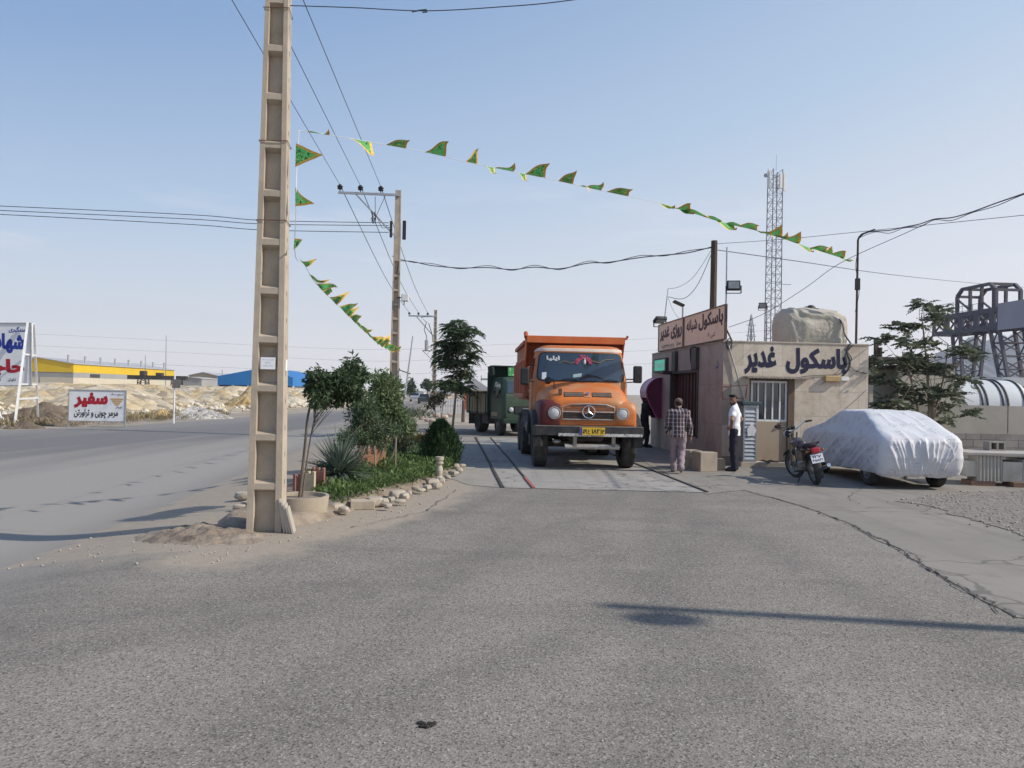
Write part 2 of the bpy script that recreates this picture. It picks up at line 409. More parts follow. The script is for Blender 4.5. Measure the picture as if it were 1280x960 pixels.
# sand edge along the island's right side (world points on the asphalt)
SE=[G(a,b) for a,b in ((255,700),(300,690),(362,672),(450,656),(520,633),(572,606),(596,583),(600,560))]
def segdist(X,Y,pts):
    d=np.full(X.shape,1e9)
    for a,b in zip(pts[:-1],pts[1:]):
        ax,ay,bx,by=a[0],a[1],b[0],b[1]; L=(bx-ax)**2+(by-ay)**2
        t=np.clip(((X-ax)*(bx-ax)+(Y-ay)*(by-ay))/L,0,1); d=np.minimum(d,np.hypot(X-ax-t*(bx-ax),Y-ay-t*(by-ay)))
    return d
ys=np.concatenate([np.arange(-8,40,.22),np.arange(40,64,.8),np.geomspace(64,700,30)])
ns=230
rows=[]
for y in ys:
    a,b=float(xl(y)),float(xr(y)); a+=.25*noise.noise(V((y*.7,3,0)))+.12*noise.noise(V((y*2.5,7,0)))
    # concentrate columns in the middle ground
    t=np.linspace(0,1,ns); rows.append(a+(b-a)*t)
X=np.array(rows); Y=np.repeat(ys[:,None],ns,1); Z=gz(X,Y)
pole=V((-2.885,9.15,0))
isl=[(p.x,p.y) for p in SE]
d=segdist(X,Y,isl); side=np.interp(Y,[p[1] for p in isl],[p[0] for p in isl])
inside=(X<side)&(X>xm(Y)-2.2)&(Y>7.9)&(Y<27)
dust=np.where(inside,1.0,np.clip(1-d/1.1,0,1)**1.6)
dust=np.maximum(dust,.8*np.clip(1-np.abs(X-xl(Y))/1.5,0,1))
dust=np.maximum(dust,.7*np.clip(1-np.hypot((X+3.6)*.6,(Y-8.3))/1.6,0,1))
left=sstep(.9,3.2,xm(Y)-X); lane=np.clip((xm(Y)-X)/(xm(Y)-np.array([[float(xl(y))] for y in ys])),0,1)
def trackfield(cs,w):
    f=np.zeros(X.shape)
    for c in cs:
        q=[V((a,b,0)) for a,b in c]; L=[]
        for i in range(len(q)-1):
            p0,p1,p2_,p3_=q[max(i-1,0)],q[i],q[i+1],q[min(i+2,len(q)-1)]
            for k in range(8):
                t=k/8; L.append(.5*((2*p1)+(p2_-p0)*t+(2*p0-5*p1+4*p2_-p3_)*t*t+(3*p1-p0-3*p2_+p3_)*t**3))
        L.append(q[-1])
        for o_ in (-.95,.95):
            M_=[]
            for i,a in enumerate(L):
                t=(L[min(i+1,len(L)-1)]-L[max(i-1,0)]).normalized(); M_.append((a.x-t.y*o_,a.y+t.x*o_))
            f=np.maximum(f,np.exp(-(segdist(X,Y,M_)/w)**2))
    return f
track=trackfield([[(1.7,14),(1.3,9),(-1.2,5),(-6,2.2),(-12,1.2)],[(1.6,14),(1.9,9),(2.4,4),(3.2,-2)],[(1.2,14),(-.2,10),(-3.4,6.4),(-9,5.2),(-16,5.4)],[(-3,-4),(-1.2,1),(.3,6),(1.5,13)]],.22)
for b_ in (2.5,): track=np.maximum(track,.8*np.exp(-(np.hypot((X-.9)/1.4,(Y-12.2)/1.1))**2))
rme=npmesh('road',np.stack([X.ravel(),Y.ravel(),Z.ravel()],1),gridfaces(*X.shape),[],smooth=True); rme['kind']='structure'
for nme,arr in (('dust',dust),('leftside',left),('lane',lane),('track',track)):
    at=rme.data.attributes.new(nme,'FLOAT','POINT'); at.data.foreach_set('value',arr.ravel().astype(np.float32))
def asphalt():
    m=newmat('worn_asphalt'); nt=m.node_tree; p=nt.nodes['Principled BSDF']; co=coords(nt)
    vor=N(nt,'TexVoronoi'); vor.inputs['Scale'].default_value=88; nt.links.new(co,vor.inputs['Vector'])
    sp=N(nt,'SeparateColor'); nt.links.new(vor.outputs['Color'],sp.inputs[0])
    a1=N(nt,'Attribute',attribute_name='leftside'); a2=N(nt,'Attribute',attribute_name='dust')
    big=noisen(nt,co,.28,5,.6); mp=N(nt,'Mapping'); mp.inputs['Rotation'].default_value=(0,0,R(-20)); mp.inputs['Scale'].default_value=(.22,1.1,1); nt.links.new(co,mp.inputs[0])
    strk=noisen(nt,mp.outputs[0],1.3,6,.62,.6); mid=noisen(nt,co,2.6,5,.65)
    c=mixc(nt,ramp(nt,big,.35,.68),(.205,.184,.158),(.262,.238,.206))
    c=mixc(nt,mathn(nt,'MULTIPLY',ramp(nt,strk,.5,.78),.7),c,(.140,.128,.114))
    c=mixc(nt,mathn(nt,'MULTIPLY',ramp(nt,mid,.5,.8),.35),c,(.30,.28,.25))
    a3=N(nt,'Attribute',attribute_name='track'); c=mixc(nt,mathn(nt,'MULTIPLY',a3.outputs['Fac'],mathn(nt,'MULTIPLY',ramp(nt,mid,.2,.6),.48)),c,(.115,.107,.099))
    c=mixc(nt,mathn(nt,'MULTIPLY',ramp(nt,noisen(nt,co,.75,7,.68,.4),.54,.72),.5),c,(.31,.275,.235))
    oil=noisen(nt,co,1.05,3,.5); c=mixc(nt,mathn(nt,'MULTIPLY',ramp(nt,oil,.72,.78),.35),c,(.09,.085,.08))
    # aggregate: dark pits and pale chips
    grain=ramp(nt,sp.outputs[0],.0,1.0); dk=ramp(nt,sp.outputs[1],.80,.88); lt=ramp(nt,sp.outputs[2],.90,.96)
    coarse=mixc(nt,1.0,c,mixc(nt,grain,(.80,.80,.80),(1.17,1.165,1.15)),'MULTIPLY')
    coarse=mixc(nt,mathn(nt,'MULTIPLY',dk,.70),coarse,(.065,.06,.056)); coarse=mixc(nt,mathn(nt,'MULTIPLY',lt,.55),coarse,(.40,.375,.34))
    mp2=N(nt,'Mapping'); mp2.inputs['Rotation'].default_value=(0,0,R(8)); mp2.inputs['Scale'].default_value=(1.0,.07,1); nt.links.new(co,mp2.inputs[0])
    lane=noisen(nt,mp2.outputs[0],.55,5,.6,.3)
    a4=N(nt,'Attribute',attribute_name='lane'); lf=mathn(nt,'ADD',a4.outputs['Fac'],mathn(nt,'MULTIPLY',mathn(nt,'SUBTRACT',lane,.5),.55)); smooth=mixc(nt,ramp(nt,lf,.22,.44),(.285,.262,.235),(.150,.145,.143)); smooth=mixc(nt,mathn(nt,'MULTIPLY',ramp(nt,lf,.62,.9),.7),smooth,(.24,.225,.205)); smooth=mixc(nt,mathn(nt,'MULTIPLY',grain,.25),smooth,(.26,.25,.24))
    # crossing tyre-polished dark band on the far half of the left carriageway
    c=mixc(nt,a1.outputs['Fac'],coarse,smooth)
    # dust
    dn=noisen(nt,co,1.7,8,.7); f=mathn(nt,'ADD',a2.outputs['Fac'],mathn(nt,'MULTIPLY',mathn(nt,'SUBTRACT',dn,.5),1.1)); f=ramp(nt,f,.28,.62)
    sand=mixc(nt,noisen(nt,co,9,6,.7),(.235,.195,.15),(.40,.345,.28))
    c=mixc(nt,f,c,sand); nt.links.new(c,p.inputs['Base Color']); p.inputs['Roughness'].default_value=.88; p.inputs['Specular IOR Level'].default_value=.25
    h=mathn(nt,'ADD',mathn(nt,'MULTIPLY',vor.outputs['Distance'],1.0),mathn(nt,'MULTIPLY',noisen(nt,co,25,4,.7),1.2)); bumpn(nt,h,.32,.010)
    return m
M['asphalt']=asphalt(); rme.data.materials.append(M['asphalt'])
# ------------------------------------------------------------------ overlays on the road: flat sheets with ragged edges
def sheet(name,poly,z,m,rag=.08,step=.25,seed=0,holes=None):
    pts=[]
    n=len(poly)
    for i in range(n):
        a=V(poly[i][:2]); b=V(poly[(i+1)%n][:2]); k=max(1,int((b-a).length/step))
        for j in range(k):
            q=a.lerp(b,j/k); nn=(b-a).normalized(); off=noise.noise(V((q.x*1.9+seed,q.y*1.9,seed)))*rag+noise.noise(V((q.x*6,q.y*6,seed+3)))*rag*.5
            pts.append((q.x-nn.y*off,q.y+nn.x*off,z))
    mb=MB(); mb.add(pts,[tuple(range(len(pts)))]); o=mb.build(name,m); o['kind']='structure'; return o
def concrete_floor(name,c1,c2,c3):
    m=newmat(name); nt=m.node_tree; p=nt.nodes['Principled BSDF']; co=coords(nt)
    c=mixc(nt,ramp(nt,noisen(nt,co,.5,6,.6),.35,.65),c1,c2); c=mixc(nt,mathn(nt,'MULTIPLY',ramp(nt,noisen(nt,co,2.3,8,.7),.52,.75),.7),c,c3)
    mp=N(nt,'Mapping'); mp.inputs['Rotation'].default_value=(0,0,R(5)); mp.inputs['Scale'].default_value=(2.4,.12,1); nt.links.new(co,mp.inputs[0])
    c=mixc(nt,mathn(nt,'MULTIPLY',ramp(nt,noisen(nt,mp.outputs[0],1.2,6,.6,.2),.5,.72),.55),c,c3)
    vc=N(nt,'TexVoronoi',feature='DISTANCE_TO_EDGE'); vc.inputs['Scale'].default_value=.45; dd=N(nt,'VectorMath',operation='ADD')
    ns_=N(nt,'TexNoise'); ns_.inputs['Scale'].default_value=1.5; nt.links.new(co,ns_.inputs['Vector']); nt.links.new(co,dd.inputs[0]); nt.links.new(ns_.outputs['Color'],dd.inputs[1]); nt.links.new(dd.outputs[0],vc.inputs['Vector'])
    ck=ramp(nt,vc.outputs['Distance'],.004,.012,(1,1,1),(0,0,0)); c=mixc(nt,mathn(nt,'MULTIPLY',ck,.6),c,(.09,.085,.08))
    nt.links.new(c,p.inputs['Base Color']); p.inputs['Roughness'].default_value=.9; p.inputs['Specular IOR Level'].default_value=.25
    bumpn(nt,noisen(nt,co,30,5,.7),.3,.01); return m
M['apron']=concrete_floor('concrete_apron',(.265,.24,.208),(.222,.203,.178),(.165,.152,.135))
ap=[G(a,b) for a,b in ((884,618),(930,613),(1000,632),(1060,655),(1120,685),(1200,735),(1268,772))]
apron=[(p.x,p.y) for p in ap]+[(6.5,5.0),(20,4.5),(24,23),(5.4,23.5),(3.35,23)]
sheet('concrete_apron',apron,.006,M['apron'],.07,.2,1)
M['deck']=concrete_floor('weighbridge_concrete',(.33,.308,.278),(.285,.268,.243),(.175,.165,.155))
uw=lambda x,y:(x-.08*(y-13.6),y)
sheet('weighbridge_deck',[uw(-.12,13.6),uw(3.46,13.5),uw(3.46,28.5),uw(-.12,28.2)],.008,M['deck'],.02,.3,4)
M['deckside']=concrete_floor('dusty_concrete',(.31,.285,.25),(.27,.245,.215),(.22,.20,.175))
sheet('weighbridge_shoulder',[uw(-1.15,15.2),uw(-.7,13.9),uw(-.13,13.6),uw(-.13,28.2),uw(-1.0,28.0)],.006,M['deckside'],.08,.3,9)
M['gravel']=mat('crushed_gravel',(.27,.235,.20),(.16,.14,.125),24,rough=.95,dirt=(.36,.325,.28),ds=9,dlo=.5,dhi=.7,bump=.9,bs=30,bd=.03)
gp=[G(a,b) for a,b in ((1118,627),(1160,634),(1215,650),(1262,664),(1330,688),(1400,640),(1300,612),(1200,617))]
gravel=sheet('gravel_patch',[(p.x,p.y) for p in gp],.014,M['gravel'],.16,.12,6)
# loose stones
def pebbles(name,spots,m,label,cat):
    vs=[];fs=[]
    ico=[(-1,0,0),(1,0,0),(0,-1,0),(0,1,0),(0,0,-.7),(0,0,.7)]; tri=[(0,2,5),(2,1,5),(1,3,5),(3,0,5),(2,0,4),(1,2,4),(3,1,4),(0,3,4)]
    for x,y,z,r in spots:
        b=len(vs); a=random.random()*6.28; s=[r*random.uniform(.6,1.3) for _ in range(3)]
        for q in ico:
            X_,Y_=q[0]*s[0],q[1]*s[1]; vs.append((x+X_*math.cos(a)-Y_*math.sin(a),y+X_*math.sin(a)+Y_*math.cos(a),z+q[2]*s[2]+s[2]*.3))
        fs+= [tuple(b+i for i in t) for t in tri]
    return tag(npmesh(name,vs,np.array(fs),m),label,cat,kind='stuff')
M['stone']=mat('limestone',(.46,.41,.34),(.36,.31,.25),7,rough=.9,dirt=(.25,.21,.17),ds=5,dlo=.5,dhi=.8,bump=.4,bs=18,bd=.02)
sp=[]
gc=[(p.x,p.y) for p in gp]
def inpoly(x,y,poly):
    c=False;j=len(poly)-1
    for i in range(len(poly)):
        if (poly[i][1]>y)!=(poly[j][1]>y) and x<(poly[j][0]-poly[i][0])*(y-poly[i][1])/(poly[j][1]-poly[i][1])+poly[i][0]: c=not c
        j=i
    return c
while len(sp)<1300:
    x=random.uniform(6,11);y=random.uniform(8,15)
    if inpoly(x+random.gauss(0,.12),y+random.gauss(0,.12),gc): sp.append((x,y,.010,random.uniform(.008,.026)))
pebbles('gravel',sp,mat('gravel_stone',(.40,.355,.30),(.26,.235,.205),11,rough=.95),'loose crushed gravel in front of the covered car','gravel')
sp=[]
for _ in range(150):
    t=random.random(); i=int(t*(len(SE)-1)); q=SE[i].lerp(SE[i+1],random.random()); x=q.x-abs(random.gauss(0,.35))+.1; y=q.y+random.uniform(-.4,.4)
    sp.append((x,y,gzf(x,y)+.002,random.uniform(.006,.018)))
for _ in range(70):
    x=random.uniform(-5.2,-3.2); y=random.uniform(7.6,9.6); sp.append((x,y,gzf(x,y)+.002,random.uniform(.006,.02)))
for _ in range(220):
    y=random.uniform(2.2,12); x=random.uniform(-.75,.75)*y*.95; sp.append((x,y,gzf(x,y)+.001,random.uniform(.003,.009)))
pebbles('grit',sp,M['stone'],'scattered grit and small stones around the planted island','grit')
# asphalt patches, litter
for i,(a,b,w) in enumerate(((535,908,.055),)):
    q=G(a,b); mb=MB()
    for k in range(9): mb.sph((random.uniform(-.045,.045),random.uniform(-.03,.03)+.0,.006),(random.uniform(.012,.03),random.uniform(.008,.02),.008),7,5)
    o=mb.build('dropping',mat('dark_rag',(.02,.018,.018),(.04,.035,.03),30,rough=.9)); o.location=q; tag(o,'small black scrap lying on the asphalt in the foreground','scrap')
# crack line between asphalt and apron
M['crack']=mat('crack_dark',(.05,.047,.045),(.09,.085,.08),9,rough=1)
def crack(pts,w,seed,name='crack'):
    mb=MB(); P_=[]
    for a,b in zip(pts[:-1],pts[1:]):
        k=max(2,int((V(b)-V(a)).length/.07))
        for j in range(k): P_.append(V(a).lerp(V(b),j/k))
    L=[];Rr=[]
    for i,q in enumerate(P_):
        t=(P_[min(i+1,len(P_)-1)]-P_[max(i-1,0)]).normalized(); nrm=V((-t.y,t.x,0)); o=noise.noise(V((q.x*2.2+seed,q.y*2.2,0)))*.09+noise.noise(V((q.x*9+seed,q.y*9,0)))*.05+random.uniform(-.018,.018)
        ww=w*max(.06,.15+1.5*abs(noise.noise(V((q.x*5,q.y*5,seed+9))))*random.uniform(.5,1.2))
        L.append((q.x+nrm.x*(o+ww),q.y+nrm.y*(o+ww),.0)); Rr.append((q.x+nrm.x*(o-ww),q.y+nrm.y*(o-ww),.0))
    n=len(L); mb.add(L+Rr,[(i,i+1,n+i+1,n+i) for i in range(n-1)]); o=mb.build(name,M['crack']); o.location.z=.013; o['kind']='structure'; return o
crack([(p.x,p.y,0) for p in ap[1:]],.022,1,'pavement_crack')
e=[(p.x,p.y-.12,0) for p in ap[3:]]; crack(e,.012,5,'pavement_crack')
crack([G(1085,605),G(1060,622),G(1072,632)],.01,8,'pavement_crack')
crack([G(965,613),G(1010,611),G(1040,607)],.012,14,'pavement_crack')
crack([G(440,660),G(530,640),G(570,612)],.012,21,'pavement_crack')
M['railsteel']=mat('rail_steel',(.045,.04,.038),(.08,.066,.056),9,rough=.8)
def rail(name,x,y0,y1,w,label,red=None):
    mb=MB(); a=uw(x,y0);b=uw(x,y1); mb.bar((a[0],a[1],.012),(b[0],b[1],.012),w,.03); o=mb.build(name,M['railsteel']); tag(o,label,'steel edging')
    if red:
        c=uw(x,y0+red); m2=MB(); m2.bar((a[0],a[1]-.01,.014),(c[0],c[1],.014),w+.02,.034); m2.build('painted_end',M['redpaint'],o)
    return o
M['redpaint']=mat('red_paint',(.38,.07,.06),(.30,.14,.12),14,rough=.7)
rail('edge_rail',-.13,13.6,28.2,.055,'dark steel edging of the weighbridge nearest the planted island')
rail('edge_rail',.42,13.6,28.2,.035,'thin steel edging with a red painted end beside the truck wheels',1.6)
rail('edge_rail',3.46,13.5,28.5,.045,'dark steel edging of the weighbridge on the office side')
# ------------------------------------------------------------------ utility poles
def hpole_mesh(H,w0,dw,d0,dd,plain_from=99,rib0=.52,step=.575):
    mb=MB(); fl=.19; web=.26         # flange share of the width, web share of the depth
    zs=[0,H]
    for sx in (-1,1):
        a,b=(-.5,-.5+fl) if sx<0 else (.5-fl,.5)
        mb.box(a,b,-.5,.5,-.5,H)
    mb.box(-.5+fl,.5-fl,-web/2,web/2,-.5,H)
    z=rib0
    while z<min(H,plain_from)-.1:
        for y0,y1 in ((-.485,-web/2),(web/2,.485)):
            x=.5-fl; vs=[(-x,y0,z),(x,y0,z),(x,y1,z),(-x,y1,z),(-x,y0,z+.07),(x,y0,z+.07),(x,y1,z+.07),(-x,y1,z+.07)]
            if y0<0:
                for i in (2,3): vs[i]=(vs[i][0],vs[i][1],z-.045)
                for i in (6,7): vs[i]=(vs[i][0],vs[i][1],z+.115)
            mb.add(vs,[(0,3,2,1),(4,5,6,7),(0,1,5,4),(1,2,6,5),(2,3,7,6),(3,0,4,7)])
        z+=step
    if plain_from<H: mb.box(-.5+fl,.5-fl,-.47,.47,plain_from,H)
    nb=len(mb.v); 
    # bolt holes on the flanges
    z=.6
    while z<H:
        for sx in (-1,1):
            for dy in (0,):
                mb.tube([(sx*.496,dy,z),(sx*.506,dy,z)],.035,6,1)
        z+=.32
    v=[]
    for i,(x,y,z) in enumerate(mb.v):
        if i>=nb:   # keep holes round
            zc=z
        v.append((x*(w0-dw*z),y*(d0-dd*z),z))
    mb.v=v; return mb
def utility_pole(loc,rz,H,label,w0=.405,dw=.0225,d0=.30,dd=.011,plain=99):
    t=thing('utility_pole',loc,label,'utility pole',rz)
    hpole_mesh(H,w0,dw,d0,dd,plain).build('shaft',[M['concrete'],M['crack']],t,bevel=.012)
    return t
pole1=utility_pole((pole.x,pole.y,-.02),R(6),10.3,'tall ladder-faced concrete pole standing at the near tip of the planted island')
# notices pasted on the pole, iron bands
def notice(par,x0,x1,y,z0,z1,nm='notice'):
    mb=MB(); mb.box(x0,x1,y-.004,y,z0,z1); o=mb.build(nm,M['paper'],par)
    for k,(f0,f1) in enumerate(((.1,.9),(.3,.7),(.12,.88))):
        zz=z1-(z1-z0)*(.25+.25*k); h=(z1-z0)*.10
        lettering('print',['آگهی','نصب','پوستر'][k].replace('آ','ا').replace('پ','ب') if False else ['بالابر نصب سنگ','باسکول','سنگ تراورتن'][k],M['ink'],o,(x0+(x1-x0)*f0,y-.0065,zz),(1,0,0),(0,0,1),(x1-x0)*(f1-f0),h,0.0)
zb=1.7-(446-484)/960*9.1
notice(pole1,-.085,.085,-.128,1.93,2.07)
mb=MB(); mb.box(.185,.189,-.05,.05,1.92,2.05); o=mb.build('notice',M['paper'],pole1)
for z in (4.62,3.68,6.2):
    mb=MB(); w=(.405-.0225*z)/2+.012; d=(.30-.011*z)/2+.012
    mb.tube([(-w,-d,z),(w,-d,z+.01),(w,d,z),(-w,d,z-.01)],.006,5,0,True); mb.build('iron_band',M['rust'],pole1)
# pole 2: beside the island, with a one-sided cross arm
p2=P(491.5,540,30.8); p2=V((p2.x,p2.y,-.05))
pole2=utility_pole(p2,R(5),9.75,'concrete pole with a one-sided cross arm rising behind the island trees',.40,.018,.30,.009,6.9)
def cross_arm(par,z,L,sc,brace,boxes=True):
    mb=MB(); mb.bar((.1,-.16,z),(-L,-.16,z),.07*sc,.09*sc); mb.build('cross_arm',M['galv'],par)
    mb=MB(); mb.bar((-L*.72,-.16,z),(-.05,-.16,z-brace),.05*sc,.06*sc); mb.build('brace',M['galv'],par)
    for k in (-.97,-.63,-.29):
        i=MB(); i.cyl((L*k,-.16,z+.04),(L*k,-.16,z+.16),.02,.02,6)
        i.lathe([(.02,.12),(.10,.14),(.11,.18),(.06,.20),(.11,.22),(.115,.26),(.07,.29),(.05,.33),(.001,.34)],(L*k,-.16,z),(0,0,1),10); i.build('insulator',M['black'],par,smooth=40)
z2=1.7+(487.2-243)/960*30.8
cross_arm(pole2,z2,2.36,1.0,1.7)
mb=MB(); mb.box(-.30,-.20,-.2,-.08,z2-1.7,z2-1.05); mb.build('fuse_holder',M['black'],pole2,bevel=.01)
mb=MB(); mb.box(.20,.34,-.12,.02,z2-1.75,z2-1.0); mb.build('fuse_holder',M['black'],pole2,bevel=.01)
mb=MB(); 
for k in range(7): mb.tube([(-.95+random.uniform(-.12,.12),-.2,z2-.95+random.uniform(-.25,.25)) for _ in range(4)],.014,5)
mb.tube([(-.9,-.18,z2-.1),(-.88,-.2,z2-.8),(-.6,-.2,z2-1.35),(-.25,-.15,z2-1.3)],.013,5); mb.tube([(-.5,-.18,z2-.05),(-.85,-.2,z2-.9)],.012,5)
mb.build('jumper_wires',M['wire'],pole2)
zb2=1.7+(487.3-371)/960*30.8
mb=MB(); mb.box(.22,.50,-.28,.0,zb2-.14,zb2+.14); mb.build('meter_box',M['whitepaint'],pole2,bevel=.02)
mb=MB(); mb.box(.02,.22,-.16,-.12,zb2-.02,zb2+.02); mb.build('bracket',M['darksteel'],pole2); mb=MB(); mb.cyl((.33,-.14,zb2-.3),(.33,-.14,zb2-.14),.02,.02,6); mb.build('conduit',M['darksteel'],pole2)
M['orangeboard']=mat('orange_paint',(.52,.115,.06),(.42,.09,.05),3,rough=.7,dirt=(.34,.25,.2),ds=3,dlo=.6,dhi=.8)
mb=MB(); mb.box(-.205,.205,-.165,-.150,.15,.95); mb.build('painted_base',M['orangeboard'],pole2)
# pole 3: far, with a transformer
p3=P(542,511,70); p3=V((p3.x,p3.y,-.05))
pole3=utility_pole(p3,R(4),9.1,'distant concrete pole carrying a small transformer beyond the side street',.42,.016,.34,.009,99)
z3=1.7+(488-395)/960*70
cross_arm(pole3,z3,2.45,1.5,1.9)
zt=1.7+(488-438)/960*70
mb=MB(); mb.bar((0,-.2,zt),(-1.15,-.2,zt),.09,.09); mb.build('bracket',M['galv'],pole3); mb=MB(); mb.bar((-1.1,-.2,zt),(-.1,-.2,zt-.95),.06,.06); mb.build('strut',M['galv'],pole3)
mb=MB(); mb.cyl((-.75,-.2,zt+.05),(-.75,-.2,zt+.95),.17,.17,10); mb.cyl((-.75,-.2,zt+.95),(-.75,-.2,zt+1.3),.07,.05,8); mb.build('transformer',M['galv'],pole3)
mb=MB(); mb.tube([(-.75,-.2,zt+1.3),(-1.0,-.2,zt+1.9),(-.8,-.25,zt+2.6),(-1.3,-.2,zt+3.0),(-.4,-.2,zt+3.2)],.035,5); mb.tube([(-.2,-.2,zt+.8),(-.25,-.2,zt+1.4),(-.6,-.2,zt+2.5)],.035,5); mb.build('jumper_wires',M['wire'],pole3)
for zz in (1.2,2.0,2.6,3.1,3.6):
    mb=MB(); mb.box(-.26,.26,-.22,.22,zz,zz+.06); mb.build('iron_band',M['galv'],pole3)
# leaning lamp mast far down the road
a=P(504,490,62);a.z=-.1;b=P(516,420,62)
mb=MB(); mb.tube([a,b],[.09,.05],6); lm=mb.build('mast',M['galv']); tag(lm,'thin leaning steel mast far down the road behind the trees','mast')
mb=MB(); q=a.lerp(b,.52); mb.bar(q+V((-.9,0,.25)),q+V((.2,0,-.1)),.08,.08); mb.sph(q+V((-.8,0,.25)),.16,6,5); mb.build('bracket',M['darksteel'],lm)
# ------------------------------------------------------------------ wires
def smoothpts(pts,n=14):
    pts=[V(p) for p in pts]
    if len(pts)==2: return [pts[0].lerp(pts[1],i/n) for i in range(n+1)]
    out=[]
    for i in range(len(pts)-1):
        p0=pts[max(i-1,0)];p1=pts[i];p2_=pts[i+1];p3_=pts[min(i+2,len(pts)-1)]
        for k in range(n):
            t=k/n; out.append(.5*((2*p1)+(p2_-p0)*t+(2*p0-5*p1+4*p2_-p3_)*t*t+(3*p1-p0-3*p2_+p3_)*t**3))
    out.append(pts[-1]); return out
def wire(pts,r,label,cat='wire',name='overhead_wire',n=12,m=None,k=5,group=None):
    mb=MB(); mb.tube(smoothpts(pts,n),r,k,caps=False); o=mb.build(name,m or M['wire'],smooth=60); return tag(o,label,cat,group)
ins2=[pole2.matrix_world@V((0,0,0))]
def loc2(par,p): 
    return Matrix.Translation(par.location)@Matrix.Rotation(par.rotation_euler.z,4,'Z')@V(p)
I2=[loc2(pole2,(-2.36*k,-.16,z2+.30)) for k in (.97,.63,.29)]; I3=[loc2(pole3,(-2.45*k,-.16,z3+.30)) for k in (.97,.63,.29)]
tops=[P(290,0,15),P(335,0,15),P(379,0,15)]; nm=('outermost','middle','innermost')
for k in range(3):
    far=I2[k]+(tops[k]-I2[k])*2.6
    wire([far,tops[k],I2[k]],.009,f'{nm[k]} of the three conductors coming overhead to the first cross arm','wire',n=10,group='conductors between the poles')
    md=I2[k].lerp(I3[k],.5)-V((0,0,.55)); wire([I2[k],md,I3[k]],.016,f'{nm[k]} of the three conductors running on to the distant pole','wire',n=10,group='conductors between the poles')
for k,(ya,yb,yc,lab) in enumerate(((257.5,275.5,278.5,'topmost of the service wires crossing to the left behind the near pole'),(263,280,282,'middle one of the service wires crossing to the left behind the near pole'),(268,287.5,290.5,'lowest of the service wires crossing to the left behind the near pole'))):
    wire([P(-160,ya-7,27),P(0,ya,28),P(240,(ya+yb)/2+2+k*.5,29.5),P(330,yb,30),P(486,yc,30.8)],.014,lab,'wire')
a=loc2(pole1,(.13,0,6.3))
wire([a,P(440,9.5,9.1),P(530,13.5,9.0),P(620,9,8.9),P(715,0,8.8),P(900,-30,8.4)],.006,'thin sagging wire leaving the near pole at the top of the picture','wire')
mb=MB(); mb.tube([P(515,15,9),P(524,13,9),P(533,12,9),P(534,15,9),P(528,15.5,9)],.008,5); tag(mb.build('wire_knot',M['wire']),'loose knot on the thin top wire','wire knot')
for k,dy in enumerate((0,14.5,31)):
    wire([P(-30,414+dy,440),P(160,423+dy,440),P(330,432+dy*.95,440),P(480,437+dy,445),P(620,431+dy,450),P(800,424+dy,450),P(1000,410+dy,450)],.055,('uppermost','middle','lowest')[k]+' faint high voltage line far across the plain','wire',m=M['wirefar'],n=8,group='high voltage lines on the horizon')
cab=[(500,326,30.8),(516,327,30.6),(540,332,30),(575,335,29.3),(610,334.5,28.5),(640,337,28),(668,334,27.5),(700,336,27),(735,329,26.4),(760,328,26),(800,322,25.2),(830,319,24.8),(860,316,24.4),(889,309,24)]
wire([P(x,y,d) for x,y,d in cab],.018,'wavy black cable slung from the second pole to the wooden roof post','cable','overhead_cable',n=6)
wire([P(x,y-1.5+ (2.5 if i%2 else -1),d) for i,(x,y,d) in enumerate(cab)],.012,'thinner cable twisted along the wavy black one','cable','overhead_cable',n=6)
wire([P(490,320,30.9),P(498,325,30.8),P(496,340,30.7),P(494,352,30.8)],.014,'short cable drop looping down the second pole','cable','cable_drop',n=6)
wire([P(893,312,24),P(1000,327,28),P(1120,344,38),P(1230,355,60),P(1330,363,75)],.014,'straight wire from the wooden roof post to the gantry crane','wire')
wire([P(893,305,24),P(980,299,22),P(1072,290,20),P(1290,268,16)],.007,'faint wire from the wooden roof post over the water tank','wire')
wire([P(911,409,19.2),P(953,393,19.2),P(1005,361,18.8),P(1052,328,18),P(1135,290,16.5),P(1165,276,16)],.007,'diagonal wire climbing from the roof sign past the water tank','wire')
cb=[(1073,298,20),(1078,292,19.8),(1095,289,19.2),(1112,288,18.7),(1130,284,18),(1150,280,17.4),(1168,274,16.8),(1190,272,16.2),(1215,265,15.4),(1245,254,14.5),(1280,242,13.5),(1330,224,12.3)]
wire([P(*c) for c in cb],.013,'thick wavy black cable leaving the roof pole to the right','cable','overhead_cable',n=6)
wire([P(x,y+(3.5 if i%2 else 1),d) for i,(x,y,d) in enumerate(cb)],.008,'thin slack cable under the thick one leaving the roof pole','cable','overhead_cable',n=6)
